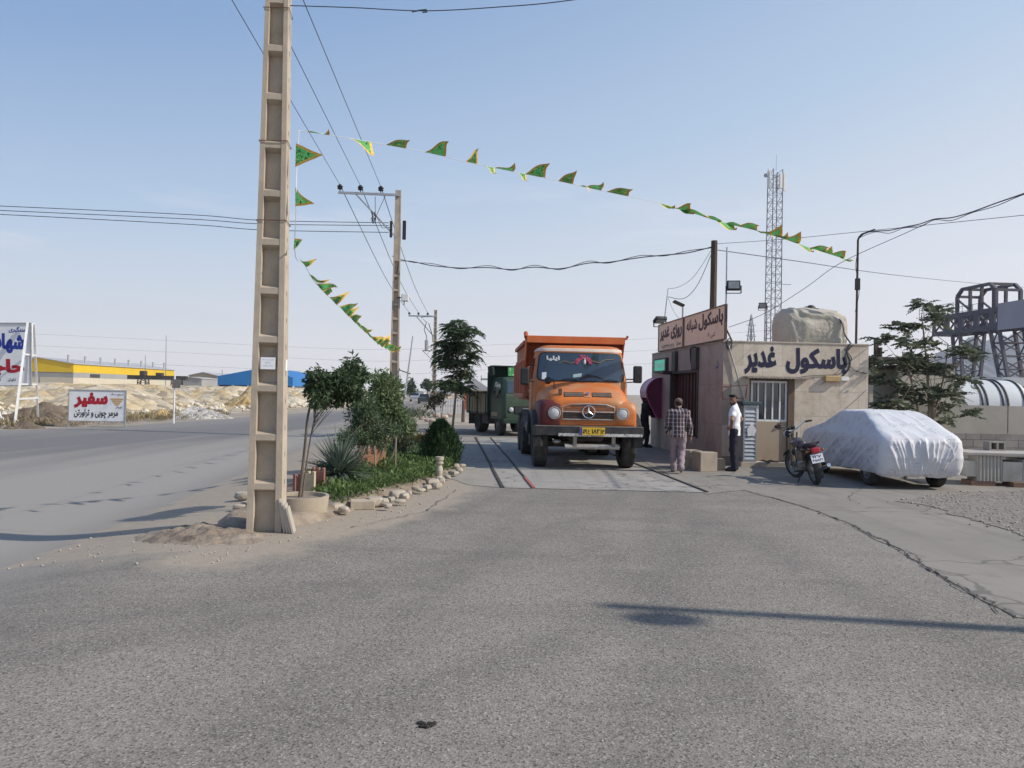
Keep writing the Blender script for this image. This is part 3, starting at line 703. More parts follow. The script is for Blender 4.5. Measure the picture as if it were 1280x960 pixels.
# ------------------------------------------------------------------ bunting
def flagmat(name,col):
    m=newmat(name); nt=m.node_tree; p=nt.nodes['Principled BSDF']; co=coords(nt)
    n1=noisen(nt,co,26,3,.6,1.2); c=mixc(nt,ramp(nt,n1,.52,.56),col,(.02,.09,.03)); n2=noisen(nt,co,34,2,.5,1.5); c=mixc(nt,ramp(nt,n2,.62,.65),c,(.75,.65,.2))
    nt.links.new(c,p.inputs['Base Color']); p.inputs['Roughness'].default_value=.6; tr=N(nt,'BsdfTranslucent'); nt.links.new(c,tr.inputs[0]); mx=N(nt,'MixShader'); mx.inputs[0].default_value=.35
    nt.links.new(p.outputs[0],mx.inputs[1]); nt.links.new(tr.outputs[0],mx.inputs[2]); nt.links.new(mx.outputs[0],nt.nodes['Material Output'].inputs[0]); return m
M['flag_green']=flagmat('flag_green',(.10,.54,.15)); M['flag_yellow']=mat('flag_border',(.78,.56,.08),(.62,.30,.06),30,rough=.6); M['flag_dark']=flagmat('flag_dark',(.10,.30,.08))
def flag(par,b0,b1,tip,curl,dark=False,nm='flag'):
    """three-cornered cloth flag: base b0-b1 on the cord, blown towards tip"""
    b0,b1,tip=V(b0),V(b1),V(tip); n=9; vs=[];ids={}; nrm=(b1-b0).cross(tip-b0).normalized(); fs=[];mi=[]
    ph=random.random()*6
    for i in range(n+1):
        for j in range(n+1-i):
            u=i/n; v=j/n; w=1-u-v     # u->tip
            q=b0*w+b1*v+tip*u; L=(tip-b0).length
            q=q+nrm*(math.sin(u*4.5+ph+v*2)*.30*L*u*curl)+(b1-b0)*(math.sin(u*5+ph)*.12*u*curl)
            ids[i,j]=len(vs); vs.append(q)
    for i in range(n):
        for j in range(n-i):
            fs.append((ids[i,j],ids[i+1,j],ids[i,j+1])); a=[(i/n+1/(3*n)),(j/n+1/(3*n))]; mi.append(0 if min(a[0]+.09,a[1],1-a[0]-a[1])<.115 else 1)
            if j<n-i-1:
                fs.append((ids[i+1,j],ids[i+1,j+1],ids[i,j+1])); a=[i/n+2/(3*n),j/n+2/(3*n)]; mi.append(0 if min(a[0]+.09,a[1],1-a[0]-a[1])<.115 else 1)
    me=bpy.data.meshes.new(nm); me.from_pydata([tuple(v) for v in vs],[],fs); me.materials.append(M['flag_yellow']); me.materials.append(M['flag_dark' if dark else 'flag_green']); me.polygons.foreach_set('material_index',mi); me.polygons.foreach_set('use_smooth',[True]*len(fs))
    o=bpy.data.objects.new(nm,me); COL.objects.link(o); o.parent=par; return o
def plan_depth(px,A,B):
    k=(px-640)/960; t=(k*A[1]-A[0])/((B[0]-A[0])-k*(B[1]-A[1])); return A[1]+(B[1]-A[1])*t
A1,B1=(-2.72,9.15),(8.95,20.1)
bp=[(371,163),(410,168.5),(500,184),(545,193),(590,204),(630,212),(690,224.5),(760,240),(835,256.5),(900,277),(960,292),(1010,309),(1064,326)]
bun=thing('bunting_line',(0,0,0),'long cord of green triangular flags strung from the near pole to the roof pole','bunting')
pts=[P(x,y,plan_depth(x,A1,B1)) for x,y in bp]; mb=MB(); mb.tube(smoothpts(pts,6),.004,4,caps=False); mb.build('cord',M['whitepaint'],bun)
def ony(x,b): return float(np.interp(x,[q[0] for q in b],[q[1] for q in b]))
F1=[(397,24,-6,.9),(452,26,12,.7),(496,24,-14,.4),(545,25,-19,.5),(590,14,-19,.5),(631,22,-9,.6),(670,24,-21,.5),(708,18,-20,.5),(743,18,-12,.7),(773,26,-13,.5),
    (846,24,-3,.9),(868,26,-6,.6),(891,18,-5,.6),(905,22,5,.9),(934,20,-9,.6),(949,20,-4,.7),(963,22,-11,.6),(983,26,-12,.5),(1000,24,0,.8),(1014,12,4,.8),(1023,16,-9,.5),(1040,24,-5,.6),(1052,16,0,.6),(612,13,4,1),(652,12,5,1),(728,14,3,1),(832,16,2,1),(857,15,3,1),(918,15,-6,.8),(956,13,4,1),(975,14,-8,.8),(1032,13,-7,.8),(1059,11,3,1)]
for x,w,dy,cu in F1:
    w*=1.15 if x<800 else 1.4
    d0=plan_depth(x-w/2,A1,B1); d1=plan_depth(x+w/2,A1,B1); b0=P(x-w*.5,ony(x-w*.5,bp),d0); b1=P(x+w*.42,ony(x+w*.42,bp),d1)
    tp=P(x+w*.55,ony(x+w*.5,bp)+dy*1.05,d0-random.uniform(.0,.25)); flag(bun,b0,b1,tp,cu*.8,random.random()<.25)
A2,B2=(-2.70,9.2),(p2.x+.05,30.6)
b2=[(369,319),(380,330),(393,352),(410,370),(425,384),(440,399),(455,413),(470,427),(480,432),(489,436)]
bu2=thing('bunting_line',(0,0,0),'shorter cord of green flags sloping from the near pole to the second pole','bunting')
pp=[P(374,163,9.15),P(371,210,9.15),P(370,260,9.15)]+[P(x,y,plan_depth(x,A2,B2)) for x,y in b2]
mb=MB(); mb.tube(smoothpts(pp,6),.004,4,caps=False); mb.build('cord',M['whitepaint'],bu2)
flag(bu2,P(370,179,9.15),P(369,209,9.15),P(404,194,9.0),.25); flag(bu2,P(369,234,9.15),P(369,258,9.15),P(389,255,8.95),.4); flag(bu2,P(368,298,9.15),P(367,312,9.15),P(384,300,8.95),.7)
F2=[(378,12,.9),(390,20,1),(399,24,1.0),(404,12,1),(416,18,1.1),(428,22,1),(431,14,1),(440,14,1),(446,16,1),(452,14,1),(458,16,1),(463,13,1),(468,14,1),(473,14,1),(478,14,1),(482,13,1),(486,14,1),(489,13,1)]
for i,(x,w,s) in enumerate(F2):
    d0=plan_depth(x,A2,B2); sc=w*1.15; y=ony(x,b2); b0=P(x-4,y-4,d0); b1=P(x+5,y+6,d0)
    a=random.uniform(-.9,.35); tp=P(x+sc*math.cos(a),y+sc*math.sin(a)*1.0,d0-.1); flag(bu2,b0,b1,tp,1.3,i%3==1)
# ------------------------------------------------------------------ vegetation
def leafmat(name,a,b,tr=.3,c=None):
    m=newmat(name); nt=m.node_tree; p=nt.nodes['Principled BSDF']; g=N(nt,'NewGeometry'); co=coords(nt)
    f=mathn(nt,'ADD',mathn(nt,'MULTIPLY',g.outputs['Random Per Island'],.65),mathn(nt,'MULTIPLY',noisen(nt,co,2.2,3,.6),.5)); f=ramp(nt,f,.15,.95)
    col=mixc(nt,f,a,b)
    if c: col=mixc(nt,ramp(nt,g.outputs['Random Per Island'],.93,.95),col,c)
    nt.links.new(col,p.inputs['Base Color']); p.inputs['Roughness'].default_value=.55; p.inputs['Specular IOR Level'].default_value=.25
    t=N(nt,'BsdfTranslucent'); nt.links.new(col,t.inputs[0]); mx=N(nt,'MixShader'); mx.inputs[0].default_value=tr
    nt.links.new(p.outputs[0],mx.inputs[1]); nt.links.new(t.outputs[0],mx.inputs[2]); nt.links.new(mx.outputs[0],nt.nodes['Material Output'].inputs[0]); return m
def leaves(pos,dirs,L,Wd,rng):
    """folded kite-shaped leaves; arrays (n,3)"""
    n=len(pos); d=dirs/np.maximum(np.linalg.norm(dirs,axis=1,keepdims=True),1e-9)
    r=rng.normal(size=(n,3)); s=np.cross(d,r); s/=np.maximum(np.linalg.norm(s,axis=1,keepdims=True),1e-9); u=np.cross(s,d)
    L=np.broadcast_to(L,(n,))[:,None]; Wd=np.broadcast_to(Wd,(n,))[:,None]
    v0=pos; v1=pos+d*L*.45+s*Wd*.5+u*Wd*.15; v2=pos+d*L; v3=pos+d*L*.45-s*Wd*.5+u*Wd*.15
    V_=np.stack([v0,v1,v2,v3],1).reshape(-1,3); F_=np.arange(4*n).reshape(n,4); return V_,F_
def clump_leaves(cl,n,L,Wd,rng,droop=0,shell=.55):
    """leaf positions in ellipsoid clumps cl=[(center,radii)], denser near each clump's surface, uneven"""
    w=np.array([c[1][0]*c[1][1]*c[1][2] for c in cl])**.67; w/=w.sum(); ks=rng.choice(len(cl),n,p=w)
    C=np.array([c[0] for c in cl])[ks]; Rr=np.array([c[1] for c in cl])[ks]
    q=rng.normal(size=(n,3)); q/=np.linalg.norm(q,axis=1,keepdims=True); rad=shell+(1-shell)*rng.random((n,1))**.7; rad*=1+.16*rng.normal(size=(n,1)).clip(-1.5,2)
    pos=C+q*Rr*rad; d=q*.8+rng.normal(size=(n,3))*.6; d[:,2]+=-droop
    return leaves(pos,d,L*(.6+.8*rng.random(n)),Wd*(.6+.8*rng.random(n)),rng)
def sub_clumps(c,r,k,rng,f=.45):
    out=[]
    for i in range(k):
        q=rng.normal(size=3); q/=np.linalg.norm(q); s=rng.uniform(.45,.85); out.append((np.array(c)+q*np.array(r)*s,np.array(r)*f*rng.uniform(.6,1.15)))
    return out
def frond(base,d,L,npair,lw,rng,droop=.5,ll=None):
    """pinnate leaf: leaflets along a drooping rachis -> verts, faces"""
    d=V(d).normalized(); side=d.cross(V((0,0,1))); 
    if side.length<.05: side=V((1,0,0))
    side.normalize(); ll=ll or L*.32; pos=[];dr=[];Ls=[]
    tip=None
    for i in range(npair+1):
        t=(i+1)/(npair+1); p=V(base)+d*(L*t)+V((0,0,-droop*L*t*t)); 
        f=math.sin(PI*min(1,.25+.75*t))*.7+.35
        for sg in ((-1,1) if i<npair else (0,)):
            q=side*sg*.9+d*.55+V((0,0,-.35*droop-.15)) if sg else d+V((0,0,-droop)); pos.append(p); dr.append(q+V(rng.normal(size=3)*.12)); Ls.append(ll*f)
    return np.array(pos),np.array(dr),np.array(Ls)
M['bark']=mat('bark',(.16,.125,.10),(.10,.08,.065),14,rough=.95,bump=.4,bs=40,stretch=(1,1,.25))
M['barkpale']=mat('pale_bark',(.27,.22,.17),(.18,.145,.115),10,rough=.95)
M['leaf_dark']=leafmat('leaf_dark',(.036,.062,.032),(.088,.128,.062)); M['leaf_mid']=leafmat('leaf_mid',(.055,.085,.045),(.135,.185,.095)); M['leaf_light']=leafmat('leaf_light',(.075,.112,.05),(.185,.24,.115))
M['leaf_olive']=leafmat('leaf_olive',(.05,.066,.040),(.125,.148,.092)); M['leaf_grey']=leafmat('leaf_grey',(.07,.10,.075),(.17,.21,.16),.15); M['leaf_cover']=leafmat('leaf_cover',(.05,.095,.025),(.15,.22,.075),.3)
M['leaf_conifer']=leafmat('leaf_conifer',(.018,.045,.018),(.065,.115,.045),.2)
def tree(name,loc,label,cat,trunks,clumps,n,L,Wd,lm,seed,droop=.2,bark='bark',limbs=True,shell=.4,group=None):
    rng=np.random.default_rng(seed); t=thing(name,loc,label,cat,0,group); mb=MB()
    for pts,r0,r1 in trunks:
        k=len(pts); mb.tube(smoothpts(pts,4),list(np.linspace(r0,r1,(k-1)*(14 if k==2 else 4)+1)) if k>2 else list(np.linspace(r0,r1,5)) ,6) if k>2 else mb.tube([V(pts[0]).lerp(V(pts[1]),i/4) for i in range(5)],list(np.linspace(r0,r1,5)),6)
    if limbs:
        top=V(trunks[0][0][-1]); 
        for c,r in clumps:
            c=V(c); j=random.randrange(len(trunks)); q=trunks[j][0]; b=V(q[-1]).lerp(V(q[-2]),random.uniform(0,.6)); m_=b.lerp(c,.55)+V((0,0,.05)); mb.tube(smoothpts([b,m_,c],4),list(np.linspace(trunks[j][2]*.45,trunks[j][2]*.15,9)),4)
    mb.build('trunk',M[bark],t,smooth=60)
    v,f=clump_leaves(clumps,n,L,Wd,rng,droop,shell); npmesh('crown',v,f,lm,t); return t
# ------------------------------------------------------------------ the planted island
M['soil']=mat('dry_soil',(.25,.20,.155),(.16,.125,.095),5,rough=1,dirt=(.34,.28,.22),ds=1.8,dlo=.42,dhi=.7,bump=.7,bs=22,bd=.03)
rb=[G(a,b) for a,b in ((364,662),(405,652),(440,641),(490,627),(545,606),(572,590),(578,575),(566,560),(540,549))]
rbx=curve(sorted((p.y,p.x) for p in rb))
ys=np.arange(8.75,29.5,.14); ns=26; X=[];Yy=[];Z=[]
for y in ys:
    r=float(rbx(min(max(y,rb[0].y),rb[-1].y)))
    if y<rb[0].y: r=-2.62-(rb[0].y-y)*.4
    l=xm(y)-.75-.25*noise.noise(V((y*1.1,0,5))); taper=min(1,max(0,(y-8.75)/.8),max(0,(29.3-y)/1.2)); c=(r+l)/2; r=c+(r-c)*max(.15,taper); l=c+(l-c)*max(.15,taper)
    for k in range(ns):
        s=k/(ns-1); x=l+(r-l)*s; e=min(1,min(s,1-s)*6)*taper
        X.append(x);Yy.append(y);Z.append(gzf(x,y)*(1-e)-.04+e*(.15+.05*noise.noise(V((x*2,y*2,1)))))
isl_o=npmesh('island_bed',np.stack([X,Yy,Z],1),gridfaces(len(ys),ns),M['soil'],smooth=True); isl_o['kind']='structure'
# heaped dry soil at the foot of the near pole
mb_=[];ii=[]
nx,ny=64,50
for j in range(ny):
    for i in range(nx):
        u=i/(nx-1)*2-1; v=j/(ny-1)*2-1; x=-3.55+u*1.0; y=8.85+v*.7-.35*u; r2=u*u+v*v
        h=max(0,1-r2)**1.2*.085; mb_.append((x,y,gzf(x,y)-.02+h*(1+.7*noise.noise(V((x*4,y*4,2))))+(.05*noise.noise(V((x*7,y*7,0)))+.03*noise.noise(V((x*17,y*17,0))))*max(0,1-r2)-(.04 if r2>=1 else 0)))
o=npmesh('soil_heap',mb_,gridfaces(ny,nx),M['soil'],smooth=True); o['kind']='structure'
# stones
def rock(r,seed,nu=10,nv=7,rough=.28,flat=.7):
    mb=MB(); mb.sph((0,0,0),1,nu,nv); rs=random.Random(seed); s=(r*rs.uniform(.8,1.25),r*rs.uniform(.7,1.05),r*flat*rs.uniform(.8,1.1)); o_=rs.random()*50
    vs=[]
    for p in mb.v:
        p=V(p); k=1+rough*noise.noise(p*1.3+V((o_,0,0)))+rough*.5*noise.noise(p*3+V((0,o_,0))); q=p*k; q=V((max(-.85,min(.85,q.x)),max(-.85,min(.85,q.y)),max(-.8,min(.75,q.z)))); vs.append((q.x*s[0],q.y*s[1],q.z*s[2]))
    mb.v=vs; return mb
protos=[]
bl=[(578,582),(574,588),(567,592),(560,597),(552,602),(546,607),(541,603),(534,610),(526,613),(519,611),(511,617),(505,621),(497,620),(489,625),(478,628),(467,629),(449,622),(430,638),(421,634),(570,583),(500,627),(484,633)]
for i,(a,b) in enumerate(bl):
    q=G(a,b,.06); r=random.uniform(.065,.105) if i not in (12,15) else .14
    if i<6: o=rock(1,i).build('border_stone',M['stone'],smooth=35); protos.append(o)
    else: o=protos[i%6].copy(); COL.objects.link(o)
    o.scale=(r*1.15,r,r); o.rotation_euler=(0,0,random.random()*6); o.location=(q.x,q.y,.05+r*.25); tag(o,'pale rough stone lined up along the road edge of the planted island','stone','stones edging the planted island')
for i,(a,b,r) in enumerate(((303,628,.13),(309,640,.10),(299,643,.09))):
    q=G(a,b,-.05); o=rock(r,40+i).build('loose_stone',M['stone'],smooth=35); o.location=(q.x,q.y,gzf(q.x,q.y)+r*.6); tag(o,('largest whitish broken stone heaped behind the foot of the near pole','grey broken stone nearest the foot of the near pole','small low broken stone on the soil by the near pole')[i],'stone','broken stones behind the near pole')
# tiles leaning on the pole
for i in range(4):
    mb=MB(); mb.box(-.014,.014,-.11,.11,0,.40-.03*i); o=mb.build('leaning_tile',mat('marble_tile_%d'%i,(.50-.03*i,.46-.03*i,.40-.03*i),(.40,.36,.31),6,rough=.6),bevel=.004); q=V((-2.645+.040*i,9.10-.02*i,.0)); o.location=q; o.rotation_euler=(0,R(-9-2*i),R(10))
    tag(o,('stone tile leaning directly against the near pole','second stone tile out from the near pole','third stone tile out from the near pole','outermost and shortest stone tile leaning by the near pole')[i],'tile','tiles leaning on the near pole')
# ring planter with soil
pc=V((-2.80,10.25,0)); mb=MB(); mb.lathe([(.36,0),(.385,.27),(.345,.27),(.33,.2)],(0,0,0),(0,0,1),32)
t=thing('ring_planter',pc,'round concrete ring planter behind the near pole','planter'); mb.build('ring',mat('planter_concrete',(.40,.345,.27),(.33,.28,.22),5,rough=.95,bump=.3,bs=40),t,smooth=40); mb=MB(); mb.lathe([(.34,.22),(.001,.23)],(0,0,0),(0,0,1),20); mb.build('soil',M['soil'],t)
q=G(453,636); mb=MB(); mb.box(-.17,.17,-.11,.11,0,.13); o=mb.build('kerb_block',M['concrete'],bevel=.012); o.location=(q.x,q.y,0); o.rotation_euler=(0,0,R(12)); tag(o,'loose rectangular concrete block lying in front of the ground cover','block')
# crenellated edging bricks
M['brickred']=mat('red_edging',(.30,.14,.115),(.24,.11,.09),9,rough=.9); M['brickcream']=mat('cream_edging',(.52,.44,.30),(.42,.35,.25),9,rough=.9); M['brickorange']=mat('orange_edging',(.40,.20,.12),(.33,.16,.10),9,rough=.9)
def edging(a,b,d,w,h,m,label,rz=0):
    c=P(a,b,d); mb=MB(); n=2
    mb.box(-w/2,w/2,-.03,.03,-.25,h*.72)
    for k in range(3): 
        x=-w/2+w*(k*.4); mb.box(x,x+w*.2,-.029,.029,h*.72,h)
    o=mb.build('edging_block',m,bevel=.006); o.location=c; o.rotation_euler=(0,0,rz); return tag(o,label,'edging block','crenellated edging blocks')
edging(375,606,11.6,.22,.17,M['brickred'],'dull red crenellated edging block half hidden behind the leaning trunk',R(50))
edging(386,604,11.5,.20,.18,M['brickcream'],'cream crenellated edging block between the two red ones',R(-12))
edging(398,600,11.8,.20,.19,M['brickred'],'bright red crenellated edging block beside the spiky plant',R(-8))
edging(461,585,14.8,.30,.36,M['brickorange'],'orange edging block among the thin trunks, nearer one',R(20))
edging(472,580,15.2,.30,.36,M['brickorange'],'orange edging block among the thin trunks, farther one',R(18))
edging(450,590,14.4,.26,.26,M['brickorange'],'low orange edging block behind the spiky plant',R(20))
# baluster
q=G(549,600,.05); mb=MB(); mb.lathe([(.001,0),(.085,0),(.085,.05),(.055,.08),(.075,.16),(.07,.22),(.045,.27),(.075,.30),(.08,.33),(.055,.345),(.085,.37),(.09,.43),(.001,.43)],(0,0,0),(0,0,1),16); o=mb.build('baluster',M['stone'],smooth=35); o.location=(q.x,q.y,.05); o.scale=(.9,.9,1.0); tag(o,'short pale stone baluster standing at the corner of the ground cover','baluster')
# spiky yucca
yb=V((-2.78,12.5,.14)); rng=np.random.default_rng(3); vs=[];fs=[]
for k in range(260):
    az=rng.uniform(0,2*PI); el=rng.uniform(-.15,1.45)**1.0; L=rng.uniform(.55,.90); d=V((math.cos(az)*math.cos(el),math.sin(az)*math.cos(el),math.sin(el))); s=d.cross(V((0,0,1))); s=s.normalized() if s.length>.05 else V((1,0,0)); n=s.cross(d); w=.021; b=len(vs); o0=V((0,0,.12+.1*rng.random()))
    for i in range(5):
        t=i/4; p=o0+d*(L*t)+V((0,0,-.22*L*t*t*math.cos(el))); ww=w*(1-t)**.6*(1 if t>0 else .7)
        vs+= [tuple(p-s*ww+n*ww*.5),tuple(p),tuple(p+s*ww+n*ww*.5)]
    for i in range(4): fs+=[(b+i*3,b+i*3+1,b+i*3+4,b+i*3+3),(b+i*3+1,b+i*3+2,b+i*3+5,b+i*3+4)]
t=thing('yucca',yb,'spiky grey-green yucca growing beside the planter','plant'); npmesh('leaf_rosette',vs,np.array(fs),M['leaf_grey'],t,True); mb=MB(); mb.cyl((0,0,-.1),(0,0,.2),.06,.05,8); mb.build('stem',M['bark'],t)
# planter tree: two thin trunks, umbrella crown
B=V((-2.83,10.35,.2))
def rel(px,py,d): return P(px,py,d)-B
cl=sub_clumps(rel(402,472,10.3),(.20,.22,.26),9,np.random.default_rng(5),.62)+sub_clumps(rel(437,472,10.6),(.20,.22,.26),9,np.random.default_rng(6),.62)+sub_clumps(rel(420,480,10.4),(.24,.22,.20),7,np.random.default_rng(15),.62)+sub_clumps(rel(395,497,10.2),(.15,.2,.14),4,np.random.default_rng(7),.62)+sub_clumps(rel(424,497,10.6),(.28,.2,.12),5,np.random.default_rng(8),.62)
tree('weeping_tree',B,'small dark weeping tree growing out of the ring planter','tree',[([(0,0,0),rel(381,560,10.4),rel(387,510,10.4),rel(405,478,10.4)],.022,.012),([(.03,.02,0),rel(386,560,10.5),rel(394,520,10.5)],.016,.010)],cl,6200,.075,.030,M['leaf_dark'],11,.75,'bark',shell=.3)
B=V((-2.9,13.7,.12)); R3=np.random.default_rng
cl=sub_clumps(rel(455,520,13.8),(.30,.3,.42),18,R3(9),.52)+sub_clumps(rel(440,548,13.5),(.22,.25,.16),8,R3(10),.6)+sub_clumps(rel(478,540,13.8),(.25,.25,.25),8,R3(10),.6)
tree('feathery_tree',B,'dark green feathery young tree just behind the spiky plant','tree',[([(-.1,0,0),rel(449,560,13.7),rel(452,525,13.7)],.028,.014),([(.05,0,0),rel(459,560,13.7),rel(462,525,13.7)],.022,.012)],cl,6500,.085,.020,M['leaf_mid'],12,.1,'barkpale',shell=.3)
B=V((-2.75,15.2,.12))
cl=sub_clumps(rel(480,497,15.2),(.38,.38,.46),20,R3(13),.46)+sub_clumps(rel(470,478,15.0),(.25,.3,.22),8,R3(14),.6)+sub_clumps(rel(503,528,15.2),(.25,.3,.28),8,R3(17),.6)
tree('leafy_tree',B,'bright green bushy young tree in front of the second pole','tree',[([(0,0,0),rel(480,560,15.2),rel(481,515,15.2)],.03,.016),([(.2,.1,0),rel(494,560,15.2),rel(490,520,15.2)],.020,.012)],cl,5600,.09,.032,M['leaf_light'],15,.15,'barkpale',shell=.3)
B=V((-2.45,17.2,.1))
cl=sub_clumps(rel(502,545,17),(.30,.3,.42),9,R3(18),.42)
tree('oleander',B,'grey-green loose shrub behind the bright bushy tree','shrub',[([(0,0,0),(.05,0,.4),(.08,0,.7)],.02,.01),([(.05,.1,0),(-.1,0,.4),(-.15,0,.8)],.02,.01)],cl,1500,.11,.026,M['leaf_olive'],19,0,'bark',shell=.25)
# bare stakes
for a,b,c,d,lab in ((494,588,495,545,'pale wooden stake at the open edge of the ground cover'),(470,588,468,556,'thin wooden stake among the edging blocks'),(453,545,456,571,'slim grey stick rising behind the spiky plant')):
    p=P(a,b,14.3);q=P(c,d,14.4)
    if p.z>q.z: p,q=q,p
    p.z=.05; mb=MB(); mb.tube([p,q],.016,6); tag(mb.build('stake',M['barkpale']),lab,'stake')
# clipped conifer: upright sprays
q=G(551,582,.05); t=thing('thuja',(q.x,q.y-.2,.0),'dense dark cone-shaped conifer at the far corner of the ground cover','shrub'); rng=R3(21); n=5200
h=rng.random(n)**.8; prof=lambda s: np.interp(s,[0,.12,.35,.65,.9,1],[.26,.37,.40,.30,.13,.03]); az=rng.uniform(0,2*PI,n); lob=1+.17*np.sin(az*5+h*4)+.13*np.sin(az*9+2+h*9)+.10*np.sin(az*14-h*17)
rad=prof(h)*lob*(.72+.33*rng.random(n)); pos=np.stack([np.cos(az)*rad,np.sin(az)*rad,.02+h*.98],1); d=np.stack([np.cos(az)*.35,np.sin(az)*.35,np.ones(n)*.9],1)+rng.normal(size=(n,3))*.18
v,f=leaves(pos,d,.075+.07*rng.random(n),.022+.012*rng.random(n),rng); npmesh('foliage',v,f,M['leaf_conifer'],t); mb=MB(); mb.cyl((0,0,-.05),(0,0,.9),.05,.02,7); mb.sph((0,0,.40),(.20,.20,.34),10,8); mb.build('stem',M['bark'],t)
# ground cover
rng=R3(22); poly=[(p.x,p.y) for p in [G(a,b) for a,b in ((425,640),(440,634),(478,624),(540,604),(566,590),(576,578),(560,568),(520,566),(470,574),(430,588),(380,606),(383,626))]]
pos=[]
while len(pos)<15000:
    x=rng.uniform(-3.6,-.9); y=rng.uniform(10.2,19); 
    if inpoly(x,y,poly):
        hh=.16+.14*noise.noise(V((x*2.3,y*2.3,3)))+.06*noise.noise(V((x*7,y*7,3)))
        if hh>.04 and noise.noise(V((x*1.5,y*1.5,9)))>-.38: pos.append((x,y,.05+hh*rng.random()**.5*1.3))
pos=np.array(pos); d=rng.normal(size=pos.shape)*.6; d[:,2]+=.7; v,f=leaves(pos,d,.055+.045*rng.random(len(pos)),.024+.016*rng.random(len(pos)),rng)
tag(npmesh('ground_cover',v,f,M['leaf_cover']),'low green ground cover with a few red blossoms on the planted island','ground cover',kind='stuff')
M['leaf_yellow']=leafmat('leaf_yellow',(.16,.13,.02),(.42,.26,.05),.2,(.5,.08,.03)); pos=[]
for _ in range(2600):
    x=rng.normal(-2.75,.32); y=rng.normal(21.8,1.0); pos.append((x,y,.12+.22*rng.random()))
pos=np.array(pos); d=rng.normal(size=pos.shape)*.6; d[:,2]+=.7; v,f=leaves(pos,d,.075,.045,rng); tag(npmesh('flower_bed',v,f,M['leaf_yellow']),'low bed of yellow and orange flowers behind the conifer','flowers',kind='stuff')
pos=[]
for _ in range(3800):
    x=rng.normal(-2.6,.45); y=rng.normal(19.6,1.2); pos.append((x,y,.12+.22*rng.random()))
pos=np.array(pos); d=rng.normal(size=pos.shape)*.6; d[:,2]+=.7; v,f=leaves(pos,d,.07,.035,rng); tag(npmesh('low_plants',v,f,M['leaf_mid']),'dark low plants under the trees on the island','ground cover',kind='stuff')
# tall ailanthus with drooping fronds
def frond_tree(name,loc,label,trunk,tips,per,FL,npair,lm,seed,lw=.03,droop=.6,bark='barkpale',limb=.012,wl=None,up=0.2):
    rng=R3(seed); t=thing(name,loc,label,'tree'); mb=MB()
    for pts,r0,r1 in trunk: q=smoothpts(pts,5); mb.tube(q,list(np.linspace(r0,r1,len(q))),7)
    Pp=[];D=[];L=[]
    for (c,nf) in tips:
        c=V(c); j=rng.integers(len(trunk)); tp=trunk[j][0]; b=V(tp[-1]) if rng.random()<.3 else V(tp[-1]).lerp(V(tp[max(0,len(tp)-2)]),rng.random()); b=b if b.z<c.z+.5 else b.lerp(V(tp[len(tp)//2]),.7)
        q=smoothpts([b,b.lerp(c,.6)+V((0,0,.08)),c],4); mb.tube(q,list(np.linspace(limb,limb*.4,len(q))),5)
        for k in range(nf):
            az=rng.uniform(0,2*PI); d=V((math.cos(az),math.sin(az),up+rng.normal()*.35)); a,b_,c_=frond(c+V(rng.normal(size=3)*.06),d,FL*rng.uniform(.7,1.2),npair,lw,rng,droop); Pp.append(a);D.append(b_);L.append(c_)
    mb.build('trunk',M[bark],t,smooth=60); Pp=np.concatenate(Pp);D=np.concatenate(D);L=np.concatenate(L)
    v,f=leaves(Pp,D,L,L*(wl or .36),rng); npmesh('crown',v,f,lm,t); return t
B=G(565,541); B.z=0
rng=R3(30); tips=[]
for k in range(40):
    h=rng.random(); y=399+h*88; w=np.interp(h,[0,.2,.6,1],[8,21,22,15]); x=574+rng.uniform(-1,1)*w-(h*6); c=P(x,y,B.y+rng.uniform(-.8,.8))-B; tips.append((c,13))
frond_tree('ailanthus_tree',B,'tall thin young tree with drooping fronds beside the green truck','',[],8,.5,8,None,31) if False else frond_tree('ailanthus_tree',B,'tall thin young tree with drooping fronds standing left of the green truck',[([(0,0,0),P(569,500,B.y)-B,P(572,455,B.y)-B,P(575,405,B.y)-B],.055,.02)],tips,0,.62,9,M['leaf_dark'],32,.03,.55)
B=V((B.x-.55,B.y+1.2,0)); cl=sub_clumps(P(543,500,B.y)-B,(.55,.4,.40),9,R3(33),.4)
tree('rose_bush',B,'sparse pinkish flowering shrub between the conifer and the white fence','shrub',[([(0,0,0),P(545,525,B.y)-B,P(543,505,B.y)-B],.02,.012),([(.1,0,0),P(551,525,B.y)-B,P(556,495,B.y)-B],.02,.012)],cl,620,.12,.05,leafmat('leaf_rose',(.05,.07,.03),(.14,.13,.07),.2,(.5,.14,.10)),34,0,'bark',shell=.2)
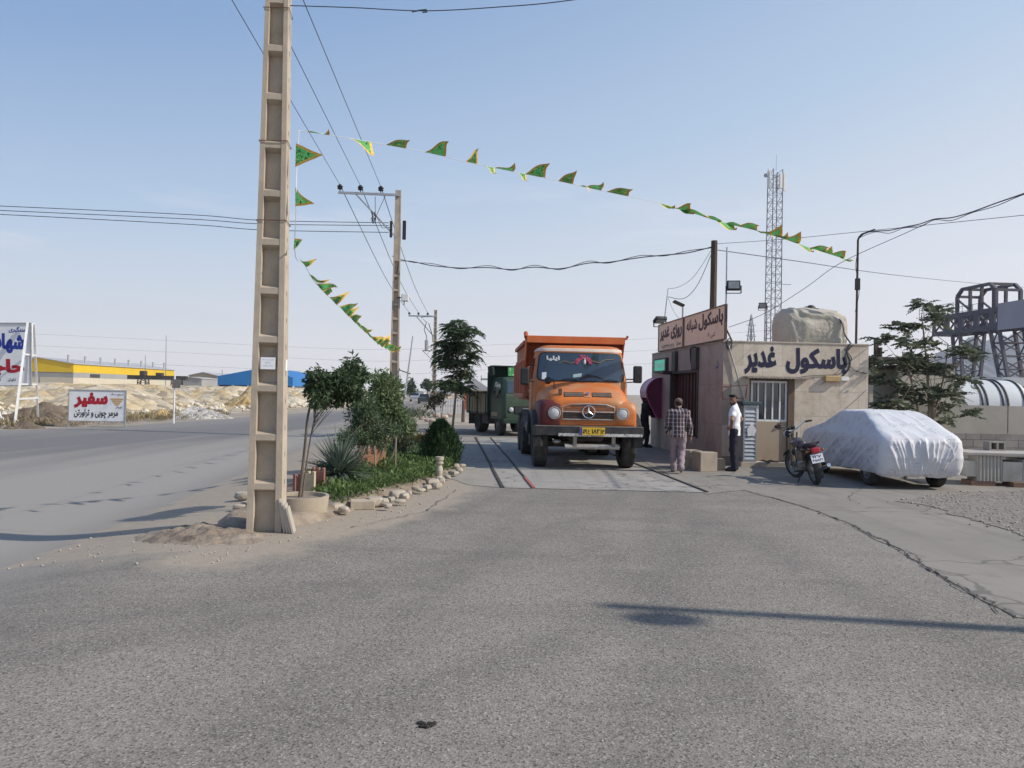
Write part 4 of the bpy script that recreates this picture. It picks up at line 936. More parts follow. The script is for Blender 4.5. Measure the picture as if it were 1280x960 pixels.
# ------------------------------------------------------------------ weighbridge office
def HIT(px,py,o,n):
    d=ray(px,py); o=V(o);n=V(n); return CAM+d*((o-CAM).dot(n)/d.dot(n))
BC=V((5.22,19.0,0)); BA=math.atan(.08); BM=Matrix.Translation(BC)@Matrix.Rotation(BA,4,'Z'); BI=BM.inverted(); BX=BM.to_3x3()@V((1,0,0)); BY=BM.to_3x3()@V((0,1,0))
def bf(px,py,off=0): return BI@HIT(px,py,BC-BY*off,BY)      # on the front face (local)
def bs(px,py,off=0): return BI@HIT(px,py,BC-BX*off,BX)      # on the road-side face (local)
def cladding(name,axis,c1,c2,st,bw=1.0,bh=.62):
    m=newmat(name); nt=m.node_tree; p=nt.nodes['Principled BSDF']; t=N(nt,'TexCoord'); s=N(nt,'SeparateXYZ'); nt.links.new(t.outputs['Object'],s.inputs[0]); c=N(nt,'CombineXYZ'); nt.links.new(s.outputs[axis],c.inputs[0]); nt.links.new(s.outputs[2],c.inputs[1])
    b=N(nt,'TexBrick'); b.offset=.5; nt.links.new(c.outputs[0],b.inputs[0]); b.inputs['Scale'].default_value=1; b.inputs['Mortar Size'].default_value=.006; b.inputs['Brick Width'].default_value=bw; b.inputs['Row Height'].default_value=bh; b.inputs['Mortar Smooth'].default_value=.2
    b.inputs['Color1'].default_value=c4(c1); b.inputs['Color2'].default_value=c4(c2); b.inputs['Mortar'].default_value=c4([x*.62 for x in c1])
    o=t.outputs['Object']; col=mixc(nt,mathn(nt,'MULTIPLY',ramp(nt,noisen(nt,o,1.6,8,.68,.5),.46,.70),.8),b.outputs['Color'],st)
    # veins and scratches
    w=noisen(nt,o,2.2,6,.6,1.5); v=mathn(nt,'ABSOLUTE',mathn(nt,'SUBTRACT',w,.5)); col=mixc(nt,mathn(nt,'MULTIPLY',ramp(nt,v,.0,.014,(1,1,1),(0,0,0)),.35),col,[x*.6 for x in st])
    mp=N(nt,'Mapping'); mp.inputs['Scale'].default_value=(3,3,.35); nt.links.new(o,mp.inputs[0]); col=mixc(nt,mathn(nt,'MULTIPLY',ramp(nt,noisen(nt,mp.outputs[0],1.2,5,.6),.55,.8),.4),col,[x*.75 for x in st])
    nt.links.new(col,p.inputs['Base Color']); p.inputs['Roughness'].default_value=.75; p.inputs['Specular IOR Level'].default_value=.3; bumpn(nt,noisen(nt,o,20,5,.6),.15,.01); return m
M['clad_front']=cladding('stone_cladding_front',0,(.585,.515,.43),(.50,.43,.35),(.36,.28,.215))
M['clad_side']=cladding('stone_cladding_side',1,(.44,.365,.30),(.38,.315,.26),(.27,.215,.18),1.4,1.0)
M['plaster']=mat('grey_plaster',(.38,.36,.33),(.33,.31,.285),2,rough=.9)
M['doorpaint']=mat('door_beige',(.37,.29,.215),(.33,.255,.19),2,rough=.5,dirt=(.27,.2,.15),ds=1.5,dlo=.6,dhi=.85)
M['brownframe']=mat('brown_frame',(.13,.085,.06),(.10,.065,.045),8,rough=.55)
M['dark_in']=mat('dark_interior',(.02,.018,.018),rough=.9)
M['redwood']=mat('dark_red_door',(.085,.02,.022),(.055,.015,.017),6,rough=.5,stretch=(1,8,.4))
M['navy']=mat('navy_lettering',(.010,.011,.038),(.022,.023,.058),14,rough=.7)
OFF=thing('weighbridge_office',BC,'low stone-clad weighbridge office with navy lettering over its barred door','building',BA)
H=3.04; Lr=6.75; Wf=3.74
dl,dr=bf(936,530).x,bf(992,530).x; dt=bf(960,473).z
y0,y1=bs(873,500).y,bs(838,500).y; wz0,wz1=bs(856,545).z,bs(856,463).z
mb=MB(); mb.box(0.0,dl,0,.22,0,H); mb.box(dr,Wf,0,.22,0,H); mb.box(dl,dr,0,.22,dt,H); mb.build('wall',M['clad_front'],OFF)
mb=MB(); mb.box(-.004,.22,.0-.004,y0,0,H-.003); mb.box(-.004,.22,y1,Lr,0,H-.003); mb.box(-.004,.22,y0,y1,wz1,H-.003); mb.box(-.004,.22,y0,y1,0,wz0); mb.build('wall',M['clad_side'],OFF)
mb=MB(); mb.box(Wf-.22,Wf-.003,.22,Lr,0,H-.002); mb.box(.22,Wf-.22,Lr-.22,Lr-.002,0,H-.002); mb.build('wall',M['plaster'],OFF)
mb=MB(); mb.box(.2,Wf-.2,.2,Lr-.2,H-.22,H-.12); mb.build('roof',M['plaster'],OFF)
mb=MB(); mb.box(-.02,Wf+.02,-.02,.24,H,H+.045); mb.box(-.02,.24,.24,Lr,H,H+.045); mb.build('coping',mat('coping',(.42,.37,.31),(.36,.31,.26),5,rough=.9),OFF,bevel=.01)
mb=MB(); mb.box(.3,Wf-.3,.35,.40,0,H-.3); mb.box(.40,.44,.3,Lr-.3,0,H-.3); mb.build('dark_backing',M['dark_in'],OFF)  # near-black sheets behind the door and shutter openings
# plinth of darker stone
mb=MB(); mb.box(dr+.0,Wf+.012,-.014,.05,0,.30); mb.box(-.016,dl-.0,-.014,.0,0,.22); mb.build('plinth',mat('plinth_stone',(.24,.19,.15),(.18,.145,.12),5,rough=.85),OFF)
# door
mb=MB(); mb.box(dr-.16,dr-.0,-.03,.10,.1,dt); mb.box(dl,dl+.05,.02,.10,.1,dt); mb.box(dl+.05,dr-.16,.02,.10,dt-.05,dt); dfm=mb.build('door_frame',M['brownframe'],OFF)
dx0,dx1=dl+.05,dr-.165; zb=bf(960,527).z
mb=MB(); mb.box(dx0,dx1,.03,.075,.12,zb); dor=mb.build('door',M['doorpaint'],OFF)
mb=MB(); mb.box(dx0,dx0+.05,.03,.075,zb,dt-.06); mb.box(dx1-.05,dx1,.03,.075,zb,dt-.06); mb.box(dx0+.05,dx1-.05,.03,.075,dt-.11,dt-.06); mb.box(dx0+.05,dx1-.05,.028,.078,zb,zb+.05)
for k in range(1,5):
    x=dx0+(dx1-dx0)*k/5; mb.box(x-.018,x+.018,.022,.055,zb+.05,dt-.11)
mb.build('window_bars',M['whitepaint'],dor)
mb=MB(); mb.box(dx0+.05,dx1-.05,.058,.07,zb+.05,dt-.11); mb.build('window_pane',M['glassdark'],dor)
h=bf(975,532); mb=MB(); mb.sph((h.x,.01,h.z),.045,10,8); mb.box(h.x-.05,h.x+.05,.022,.03,h.z-.09,h.z+.06); mb.build('handle',M['rust'],dor,smooth=50)
mb=MB(); mb.box(dl-.1,dr+.1,-.28,.0,0,.10); mb.build('step',M['apron'],OFF,bevel=.012)
# corrugated canopy strip over the door
a=bf(928,471);b=bf(1012,476); mb=MB(); n=60; vs=[]
for i in range(n+1):
    t=i/n; x=a.x+(b.x-a.x)*t; w=.012*math.sin(i*1.9)
    for (yy,zz) in ((-.01,dt+.055),(-.36*(1-.3*t),dt+.015+w)): vs.append((x,yy,zz))
    for (yy,zz) in ((-.01,dt+.035),(-.36*(1-.3*t),dt-.005+w)): vs.append((x,yy,zz))
fs=[]
for i in range(n):
    A=4*i;B_=A+4; fs+=[(A,A+1,B_+1,B_),(A+2,B_+2,B_+3,A+3),(A+1,A+3,B_+3,B_+1)]
mb.add(vs,fs); mb.build('canopy',mat('canopy_sheet',(.33,.29,.24),(.24,.2,.17),9,rough=.7),OFF)
# lettering painted on the front
def front_text(s,x0,y0_,x1,y1_,off,par=OFF,m=None):
    a=bf(x0,y1_);b=bf(x1,y0_); c=bf(x1,y1_); return lettering('lettering',s,m or M['navy'],par,(a.x,-.006,(a.z+c.z)/2),(1,0,0),(0,0,1),b.x-a.x,b.z-(a.z+c.z)/2,off)
front_text('غدیر',930,433,971,468,.048); front_text('باسکول',982,436,1059,468,.052)
# wall lamp, loose cables, red painted frame
a=bf(1029,477);b=bf(1048,470); mb=MB(); mb.box(a.x,b.x,-.12,0,a.z,b.z); mb.build('wall_lamp',mat('lamp_amber',(.46,.33,.15),(.36,.25,.12),9,rough=.5),OFF,bevel=.02)
a=bf(1050,476);b=bf(1060,471); mb=MB(); mb.box(a.x,b.x,-.06,0,a.z,b.z); mb.build('junction_box',M['whitepaint'],OFF,bevel=.01)
mb=MB(); P4=[bf(x,y) for x,y in ((902,483),(934,481.5),(932,497.5),(903,499))]
for i in range(4): mb.bar((P4[i].x,-.006,P4[i].z),(P4[(i+1)%4].x,-.006,P4[(i+1)%4].z),.012,.022,0,(0,1,0))
mb.build('painted_frame',mat('faded_red_paint',(.30,.08,.075),rough=.8),OFF)
def cable_on_wall(pts,r,nm='wall_cable'):
    mb=MB(); mb.tube(smoothpts([V((bf(x,y).x,-.018-.0*k,bf(x,y).z)) for k,(x,y) in enumerate(pts)],5),r,5); mb.build(nm,M['wire'],OFF,smooth=60)
cable_on_wall([(1062,430),(1058,440),(1062,452),(1060,462),(1053,470)],.022); cable_on_wall([(1066,431),(1056,444),(1058,455),(1064,448),(1055,436)],.012)
cable_on_wall([(1060,462),(1045,468),(1010,470),(985,474)],.007); cable_on_wall([(1062,458),(1070,464),(1083,467)],.010)
cable_on_wall([(1083,436),(1066,449),(1045,466),(1030,478),(1024,481)],.004); cable_on_wall([(1083,487),(1060,508),(1030,530),(1005,548)],.004)
mb=MB(); c=bf(911,430); mb.tube([(c.x+.07*math.cos(q),-.03,c.z+.13*math.sin(q)) for q in np.linspace(0,2*PI,18)],.012,5,0,True); mb.tube([(c.x+.06*math.cos(q),-.045,c.z+.11*math.sin(q)+.02) for q in np.linspace(0,2*PI,18)],.011,5,0,True); mb.build('cable_coil',M['wire'],OFF,smooth=60)
a=bf(910,432);b=bf(932,508); mb=MB(); mb.cyl((a.x,-.04,a.z),(b.x,-.05,b.z),.02,.02,8); mb.build('downpipe',M['galv'],OFF,smooth=50)
# road side: recess with dark red shutters, pilasters, drain pipe
mb=MB(); mb.box(.16,.20,y0,y1,wz0,wz1); 
for k in range(9): 
    yy=y0+(y1-y0)*(k+.5)/9; mb.box(.13,.16,yy-.03,yy+.03,wz0,wz1-.1)
mb.build('shutter',M['redwood'],OFF)
mb=MB(); mb.box(-.03,.16,y0,y0+.10,wz0,wz1); mb.box(-.03,.16,y1-.10,y1,wz0,wz1); mb.box(-.03,.16,y0+.1,y1-.1,wz1-.08,wz1); mb.build('recess_frame',M['darksteel'],OFF)
for x0,x1 in ((868.5,874.5),(843.5,848)):
    mb=MB(); p=bs(x0,440).y;q=bs(x1,440).y; mb.box(-.10,-.005,min(p,q),max(p,q),wz1,H-.03); mb.build('pilaster',M['darksteel'],OFF)
mb=MB(); c=[bs(x,y) for x,y in ((871,434),(866,436),(866,448),(868,462))]; mb.tube(smoothpts([(-.06,q.y,q.z) for q in c],5),.025,6); mb.build('drain_hose',M['wire'],OFF,smooth=60)
c=bs(839,466); mb=MB(); mb.cbox((-.16,c.y,c.z),(.28,.30,.10)); mb.build('wall_lamp',M['darksteel'],OFF,bevel=.03)
# green display
a=bs(821,466);b=bs(836,447); led=newmat('led_green'); pn=led.node_tree.nodes['Principled BSDF']; pn.inputs['Base Color'].default_value=(.10,.42,.30,1); pn.inputs['Emission Color'].default_value=(.12,.75,.5,1); pn.inputs['Emission Strength'].default_value=.25
mb=MB(); yy0,yy1=sorted((a.y,b.y)); mb.box(-.10,-.005,yy0,yy1,a.z,b.z); dsp=mb.build('display_case',M['darksteel'],OFF); mb=MB(); mb.box(-.106,-.10,yy0+.1,yy1-.1,a.z+.05,b.z-.05); mb.build('display_face',led,dsp)
lettering('display_text','ورود',M['whitepaint'],dsp,(-.109,yy1-.2,a.z+.12),(0,-1,0),(0,0,1),yy1-yy0-.4,b.z-a.z-.24,.015)
# small painted blue mark on the corner
c=bs(897,456); lettering('painted_mark','د',mat('faded_blue_paint',(.12,.12,.24),rough=.8),OFF,(-.008,c.y+.12,c.z-.1),(0,-1,0),(0,0,1),.22,.22,.02)
# ------------------------------------------------------------------ roof sign
M['signpeach']=mat('sign_peach',(.86,.60,.42),(.80,.55,.38),3,rough=.6,dirt=(.60,.42,.33),ds=1.2,dlo=.55,dhi=.85); M['maroon']=mat('sign_maroon',(.07,.022,.03),rough=.6)
ya=bs(907,400,.05).y; yb=bs(823,424,.05).y; ymid=bs(854.5,420,.05).y; zr=(bs(908,378,.05).z,bs(907,423,.05).z); zl=(bs(823,407.5,.05).z,bs(823,441,.05).z)
zt=(zr[0]+zl[0])/2; zb_=(zr[1]+zl[1])/2
SG=thing('roof_sign',BM@V((0,ya,H+.05)),'long peach sign with maroon lettering standing along the road side of the roof','sign',BA); o=V((0,ya,H+.05))
def sy(y): return y-ya
zt-=o.z; zb_-=o.z
for (p,q) in ((ya,ymid-.03),(ymid+.03,yb)):
    mb=MB(); mb.box(-.05,-.02,sy(p),sy(q),zb_,zt); mb.build('panel',M['signpeach'],SG)
    mb=MB()
    for e in ((p,p+.05),(q-.05,q)): mb.box(-.065,-.005,sy(e[0]),sy(e[1]),zb_+.03,zt-.03)
    mb.box(-.065,-.005,sy(p),sy(q),zb_,zb_+.03); mb.box(-.065,-.005,sy(p),sy(q),zt-.03,zt); mb.build('frame',M['brownframe'],SG)
mb=MB()
for yy in (ya+.3,ymid,yb-.3): mb.bar((.0,sy(yy),-.05),(.0,sy(yy),zt),.04,.04); mb.bar((.0,sy(yy),zt*.5),(.3,sy(yy)+.05,-.1),.03,.03)
mb.build('strut',M['darksteel'],SG)
def sign_text(s,x0,x1,za,zb2,off=.02): # px columns left->right on the sign, heights as share of the panel
    p=bs(x0,420,.05).y;q=bs(x1,410,.05).y; hh=zt-zb_; lettering('lettering',s,M['maroon'],SG,(-.054,sy(p),zb_+hh*za),(0,-1,0),(0,0,1),p-q,hh*(zb2-za),off)
sign_text('باسکول',873,904,.40,.92,.045); sign_text('شبانه',858,871.5,.42,.86,.034); sign_text('روزی',838.5,852.5,.34,.84,.055); sign_text('غدیر',825,837,.34,.86,.055)
sign_text('۶۰ تنی'.replace('۶۰ ','')+' ۶۰',884,894,.12,.30,.01); sign_text('صمدی',846,851.5,.08,.22,.008)
p=bs(827,420,.05).y;q=bs(843,410,.05).y; lettering('phone_number','۰۹۱۳۳۲۷۰۱۲۸',M['maroon'],SG,(-.054,sy(p),zb_+(zt-zb_)*.07),(0,-1,0),(0,0,1),p-q,(zt-zb_)*.14,.006,True)
# ------------------------------------------------------------------ things on the roof
def bl(px,py,d): return BI@P(px,py,d)
mb=MB(); a=P(890.5,420,24);b=P(893,301,24); a.z=2.9; mb.tube([a,b],[.115,.10],8); o=mb.build('wooden_post',M['wood']); tag(o,'dark wooden post rising behind the roof sign','post')
M['lampface']=mat('floodlight_glass',(.30,.31,.32),(.22,.22,.23),6,rough=.15,spec=.6)
def flood(loc,rz,tilt,s,label,arm=None,mast=None):
    t=thing('floodlight',loc,label,'floodlight',rz,'floodlights on the office roof'); Mx=Matrix.Rotation(tilt,4,'X')
    mb=MB(); mb.box(-.17*s,.17*s,-.05*s,.05*s,-.13*s,.13*s,0,Mx); mb.build('housing',M['black'],t,bevel=.015*s); mb=MB(); mb.box(-.135*s,.135*s,-.057*s,-.05*s,-.095*s,.095*s,0,Mx); mb.build('lens',M['lampface'],t)
    mb=MB(); 
    for sx in (-1,1): mb.bar((sx*.19*s,.0,.0),(sx*.19*s,.0,-.2*s),.012*s,.03*s)
    mb.bar((-.19*s,0,-.2*s),(.19*s,0,-.2*s),.03*s,.02*s); mb.build('yoke',M['black'],t)
    if mast:
        mb=MB(); mb.cyl((mast[0],mast[1],mast[2]),(mast[0],mast[1],mast[3]),.022,.018,7); mb.build('mast',M['galv'],t)
    return t
l=P(917,357,19.1); z0=3.05-l.z; zt_=P(911,308,19.1).z-l.z
flood(l,R(-10),R(-12),.95,'largest floodlight on the thin mast at the corner of the roof sign',mast=(-.17,.05,z0,zt_))
l=P(825,400,25.3); flood(l,R(15),R(62),1.15,'black floodlight tipped downwards at the far end of the roof sign')
l=P(953.5,382,21); flood(l,R(-30),R(5),.62,'small black floodlight standing clear of the lattice tower',mast=(.10,.02,3.0-l.z,-.05))
l=P(849,380,24.4); t=thing('roof_lamp',l,'flat-headed lamp on a short mast behind the middle of the roof sign','lamp'); mb=MB(); Mx=Matrix.Rotation(R(24),4,'Y'); mb.box(-.20,.16,-.14,.14,-.03,.04,0,Mx); mb.build('housing',M['darksteel'],t,bevel=.015); mb=MB(); mb.cyl((.12,0,-.05),(.12,0,3.1-l.z),.03,.03,7); mb.build('mast',M['galv'],t)
mb=MB(); a=P(830,405,25.3);b=P(835,361,25.3); mb.tube([a,b],[.022,.014],6); tag(mb.build('mast',M['galv']),'thin bare mast at the far end of the roof sign','mast')
wire([P(835,361,25.3),P(850,358,25),P(868,345,24.6),P(889,313,24.1)],.007,'upper slack wire between the thin mast and the wooden post','wire',n=8)
wire([P(835,371,25.3),P(855,373,25),P(872,356,24.5),P(889,318,24.1)],.010,'lower slack wire between the thin mast and the wooden post','wire',n=8)
wire([P(835,372,25.3),P(840,385,25.2),P(846,395,25),P(850,399,24.8)],.006,'short loose wire hanging behind the far end of the roof sign','wire',n=6)
# roof pole on the right with bent top
a=P(1070,431,20);b=P(1072.5,300,20); a.z=2.95; t=thing('roof_pole',(a.x,a.y,a.z),'slim dark pole with a hooked top on the right corner of the roof','pole'); D=b-a
mb=MB(); mb.tube([V((0,0,0)),D*.62],[.032,.028],7); mb.tube([D*.60,D,D+V((.03,0,.08)),D+V((.10,-.1,.15)),D+V((.30,-.3,.22))],[.03,.028,.026,.024,.022],7); mb.build('shaft',M['darksteel'],t,smooth=60)
mb=MB(); mb.cbox(D*.60+V((.0,-.02,0)),(.10,.10,.30)); mb.tube(smoothpts([D*.9,D*.75+V((-.07,-.05,0)),D*.55+V((.03,-.06,0)),D*.35+V((-.06,-.05,0))],5),.008,5); mb.build('cable_clamp',M['black'],t)
mb=MB(); c=[P(1048,398,20.2),P(1053,405,20),P(1056,418,19.9),P(1064,430,19.6)]; mb.tube(smoothpts(c,6),.02,5); tag(mb.build('tank_hose',M['wire'],smooth=60),'black hose hanging from the water tank to the wall corner','hose')
# cloth-wrapped water tank
ta=P(970,412,20.7);tb=P(1052,412,20.7); L=(tb-ta).length; zt=P(1012,388,20.7).z; zbt=2.86; Ht=zt-zbt; c=(ta+tb)/2; c.z=zbt+Ht/2
mb=MB(); mb.sph((0,0,0),1,110,60); vs=[]
for p in mb.v:
    p=V(p); e=lambda v,k: math.copysign(abs(v)**k,v); m_=max(abs(p.x),1e-6)
    q=V((e(p.x,.42),e(p.y,.7),e(p.z,.62))); q.z*=1-.06*q.x; pinch=1-.13*math.exp(-((q.x-.02)/.10)**2)-.05*math.exp(-((q.x+.55)/.08)**2)
    w=noise.noise(V((p.x*3,p.y*3,p.z*3)))*.05+noise.ridged_multi_fractal(V((p.x*2.2+3,p.y*2.2,p.z*4.5)),.9,2.1,4,1,2)*.030+.030*(1-abs(noise.noise(V((p.x*3.2+p.z*1.5,p.y*2,p.z*1.2-p.x)))))**6+.035*math.sin(p.x*11+p.z*5+noise.noise(p*2)*6)*(1-abs(p.x))
    q=V((q.x*L/2*(1+w*.6),q.y*.62*(pinch+w),q.z*Ht/2*(pinch+w*1.1))); vs.append(q)
mb.v=[tuple(v) for v in vs]; t=thing('water_tank',c,'cloth-wrapped water tank with a black lid lying on the roof','water tank',BA); mb.build('cloth_wrap',mat('wrap_cloth',(.46,.425,.37),(.40,.365,.31),3,rough=.95,dirt=(.30,.27,.22),ds=2.2,dlo=.55,dhi=.8,bump=.6,bs=9,bd=.05),t,smooth=80)
mb=MB(); mb.lathe([(.001,.10),(.13,.10),(.16,.05),(.24,.04),(.25,-.06)],(.02,0,Ht/2-.0),(0,0,1),16); mb.sph((.06,.02,Ht/2+.1),(.10,.09,.05),10,6); mb.build('lid',M['black'],t,smooth=40)
mb=MB(); mb.tube([(.02+.012*math.sin(q*3),.62*.97*math.cos(q),Ht/2*.97*math.sin(q)) for q in np.linspace(0,2*PI,30)],.01,5,0,True); mb.build('tie_rope',M['wire'],t)
mb=MB(); c=BI@P(945,427,22); mb.sph((c.x,c.y,3.03),(.42,.3,.10),12,6); o=mb.build('sheet_bundle',mat('bundle_grey',(.42,.42,.42),rough=.9)); o.matrix_world=BM; tag(o,'low grey bundle lying on the roof behind the lettering','bundle')
# ------------------------------------------------------------------ in front of the office
# louvred cooler leaning by the door
a=bf(928,584,.4);b=bf(943,507,.4); t=thing('louvred_cooler',BM@V((a.x,-.42,0)),'grey louvred air cooler standing between the corner and the barred door','air cooler',BA); w=b.x-a.x+.06; h=b.z
mb=MB(); mb.box(0,w,.02,.36,.12,h); mb.build('cabinet',M['galv'],t,bevel=.01)
mb=MB(); mb.box(0,.035,-.01,.02,.12,h); mb.box(w-.035,w,-.01,.02,.12,h); mb.box(.035,w-.035,-.01,.02,h-.05,h); mb.box(.035,w-.035,-.01,.02,.12,.17)
mb.build('frame',M['galv'],t)
nl=13
for k in range(nl):
    z=.18+(h-.26)*k/nl; hh=(h-.26)/nl
    mb=MB(); mb.add([(.036,-.012,z),(w-.036,-.012,z),(w-.036,.018,z+hh*.95),(.036,.018,z+hh*.95),(.036,.0,z-.004),(w-.036,.0,z-.004)],[(0,1,2,3),(4,5,1,0)]); mb.build('louvre',M['galv'] ,t)
mb=MB(); mb.box(-.05,w+.1,-.05,.40,h+.01,h+.10); mb.build('top_tray',mat('teal_tray',(.06,.10,.105),(.04,.06,.065),7,rough=.6),t,bevel=.015)
mb=MB(); mb.add([(w*.25,-.03,h*.62),(w*.62,-.03,h*.72),(w*.95,-.03,h*.60),(w*.8,-.03,h*.52),(w*.3,-.03,h*.50)],[(0,1,2,3,4)]); mb.build('rag',M['whitepaint'],t)
mb=MB(); mb.box(-.05,w+.25,-.02,.38,0,.12); mb.build('base_block',M['concrete'],t,bevel=.01)
for (a,b,s,lab,rz) in ((886,590,(.42,.42,.44),'front stone block of the pair by the office corner',R(14)),(867,586,(.46,.46,.42),'rear stone block of the pair by the office corner',R(8)),(901,588,(.22,.22,.26),'small stone block wedged at the office corner',R(3))):
    q=G(a,b); mb=MB(); mb.box(-s[0]/2,s[0]/2,0,s[1],0,s[2]); o=mb.build('stone_block',mat('block_stone_%d'%a,(.40,.335,.265),(.34,.28,.22),4,rough=.9,dirt=(.27,.22,.18),ds=3),bevel=.015); o.location=(q.x,q.y,0); o.rotation_euler=(0,0,rz); tag(o,lab,'stone block','stone blocks at the office corner')
q=bf(965,585,.35); q=BM@V((q.x,-.2,.10))
for k in (-1,1):
    mb=MB(); rings=[[(w_*math.cos(a_),y_,max(0,.018+h_*math.sin(a_))) for a_ in np.linspace(0,2*PI,13)[:-1]] for y_,w_,h_ in ((-.13,.02,.012),(-.10,.042,.02),(-.02,.040,.02),(.04,.052,.045),(.10,.048,.04),(.135,.02,.015))]; mb.loft(rings)
    o=mb.build('slipper',M['black'],smooth=50); o.location=q+V((k*.10,.03*k,.0)); o.rotation_euler=(0,0,R(60+12*k)); tag(o,'black slipper left on the step of the barred door','slipper','slippers on the door step')
# magenta hood (telephone-booth shape) on the road side
yn=bs(828,500).y; yf=yn+.75
M['magenta']=mat('magenta_gloss',(.13,.012,.06),(.11,.012,.05),2,rough=.35,spec=.5); M['mauve']=mat('mauve_shell',(.42,.27,.33),(.36,.24,.29),2,rough=.4,spec=.5); M['pinkrim']=mat('pink_rim',(.45,.10,.23),rough=.4)
ztop=bs(828,472).z; zlo=bs(828,523).z; Hh=ztop-zlo
HD=thing('phone_hood',BM@V((-.005,yn,zlo)),'magenta half-round telephone hood fixed to the road side of the office','phone hood',BA)
prof=[(0,Hh)]+[(-.52*math.sin(q),Hh*(.64+.36*math.cos(q))) for q in np.linspace(.3,PI/2,9)]+[(-.50,Hh*.52),(-.38,Hh*.30),(-.20,Hh*.06),(-.12,0),(0,0)]
def rimmed(y,mi,m):
    mb=MB(); mb.prism([(a,b) for a,b in prof],y,y+.03,'y'); p=mb.build('side_panel',m,HD); mb=MB(); pts=[(a,y-.01,b) for a,b in prof]; mb.tube(pts,.022,6,0,True); mb.build('rim',M['pinkrim'],p,smooth=60)
rimmed(0,0,M['magenta']); rimmed(yf-yn,0,mat('magenta_lit',(.42,.03,.20),rough=.4))  # lit inside of the far panel put into a brighter magenta
mb=MB(); arc=prof[:11]; rings=[[(a,.03,b) for a,b in arc]+[(a*.97,.03,b-.03) for a,b in arc[::-1]],[(a,yf-yn,b) for a,b in arc]+[(a*.97,yf-yn,b-.03) for a,b in arc[::-1]]]; mb.loft(rings); mb.build('shell',M['mauve'],HD)
mb=MB(); mb.box(-.02,-.002,.04,yf-yn,0,Hh); mb.build('back_panel',M['mauve'],HD); mb=MB(); mb.box(-.16,-.02,.35,.75,Hh*.35,Hh*.75); mb.build('telephone',M['darksteel'],HD,bevel=.02)
# ------------------------------------------------------------------ lattice towers behind
def lattice(mb,x0,x1,y0,y1,z0,z1,n,r,tx=0,ty=0,k=4):
    """four legs with zigzag bracing; tx,ty taper at the top"""
    def c(i,t): 
        sx=(x0 if i in (0,3) else x1); sy=(y0 if i<2 else y1); cx=(x0+x1)/2; cy=(y0+y1)/2; return V((sx+(cx-sx)*tx*t,sy+(cy-sy)*ty*t,z0+(z1-z0)*t))
    for i in range(4): mb.tube([c(i,0),c(i,1)],r*1.5,k,caps=False)
    for j in range(n):
        a,b=j/n,(j+1)/n
        for i in range(4):
            l=(i+1)%4; mb.tube([c(i,a),c(l,a)],r*.7,3,caps=False); mb.tube([c(i if j%2 else l,a),c(l if j%2 else i,b)],r*.7,3,caps=False)
M['lattice']=mat('tower_steel',(.23,.24,.27),(.30,.31,.33),4,rough=.6,metal=.3)
D=95; a=P(965,470,D); top=P(969,213,D).z; T=thing('lattice_tower',(a.x,a.y,0),'tall slim lattice telecom tower behind the office roof','tower',R(12))
mb=MB(); lattice(mb,-.72,.72,-.72,.72,0,top,30,.05,.12,.12); mb.build('mast',M['lattice'],T)
for i,(x,y,hh,z) in enumerate(((-1.0,-.3,2.4,top-1.2),(1.05,-.35,2.2,top-1.5),(.75,.8,2.2,top-1.4),(.35,-.7,1.8,top-1.5))):
    mb=MB(); mb.box(x-.17,x+.17,y-.10,y+.10,z-hh/2,z+hh/2); mb.build('antenna_panel',M['whitepaint'],T,bevel=.03)
mb=MB(); mb.bar((-1.0,0,top-.6),(1.1,0,top-.6),.06,.06); mb.bar((-1.0,0,top-2.2),(1.1,0,top-2.2),.06,.06); mb.bar((0,-.8,top-.9),(0,.9,top-.9),.06,.06); mb.build('antenna_arms',M['lattice'],T)
mb=MB(); mb.cyl((-1.5,-.3,top-.8),(-1.35,-.2,top-.8),.25,.25,10); mb.build('dish',M['galv'],T)
mb=MB(); mb.cyl((.1,0,top),(.1,0,top+2),.03,.02,5); mb.build('lightning_rod',M['lattice'],T)
mb=MB(); zz=P(969,356,D).z; mb.bar((.2,-.6,zz),(1.9,-.8,zz),.10,.06); mb.build('platform',M['lattice'],T)
D=320; a=P(938,470,D); top=P(938,393,D).z; T=thing('pylon',(a.x,a.y,0),'small distant lattice pylon left of the tall tower','pylon',R(20)); mb=MB(); lattice(mb,-2.6,2.6,-2.6,2.6,0,top-5,9,.16,.75,.75); lattice(mb,-.65,.65,-.65,.65,top-5,top,3,.13,.9,.9); mb.build('mast',M['lattice'],T)
mb=MB()
for zz,w in ((top-4.5,2.2),(top-9,2.6)): mb.bar((-w,0,zz),(w,0,zz),.25,.3)
mb.build('cross_arms',M['lattice'],T)
# ------------------------------------------------------------------ orange dump truck
M['orange']=mat('truck_orange',(.57,.165,.03),(.48,.13,.027),3,rough=.5,spec=.4,dirt=(.40,.25,.14),ds=1.7,dlo=.46,dhi=.74,chips=(.20,.085,.04))
M['boxred']=mat('box_red_orange',(.43,.095,.035),(.37,.08,.035),2,rough=.65,dirt=(.33,.19,.13),ds=1.3,dlo=.45,dhi=.72,chips=(.14,.05,.035))
M['boxlip']=mat('box_orange_lip',(.60,.155,.04),(.50,.13,.045),3,rough=.55,dirt=(.44,.22,.12),ds=2,dlo=.5,dhi=.75,chips=(.2,.07,.04))
M['maroonpaint']=mat('primer_maroon',(.105,.018,.02),(.085,.016,.018),4,rough=.55,dirt=(.16,.07,.06),ds=2,dlo=.6,dhi=.9)
M['ribpink']=mat('rib_highlight',(.48,.20,.13),(.40,.13,.08),5,rough=.7)  # pinkish highlights on ribs and rails put into the colour
M['chassis']=mat('chassis_grime',(.04,.036,.034),(.10,.088,.075),5,rough=.9)
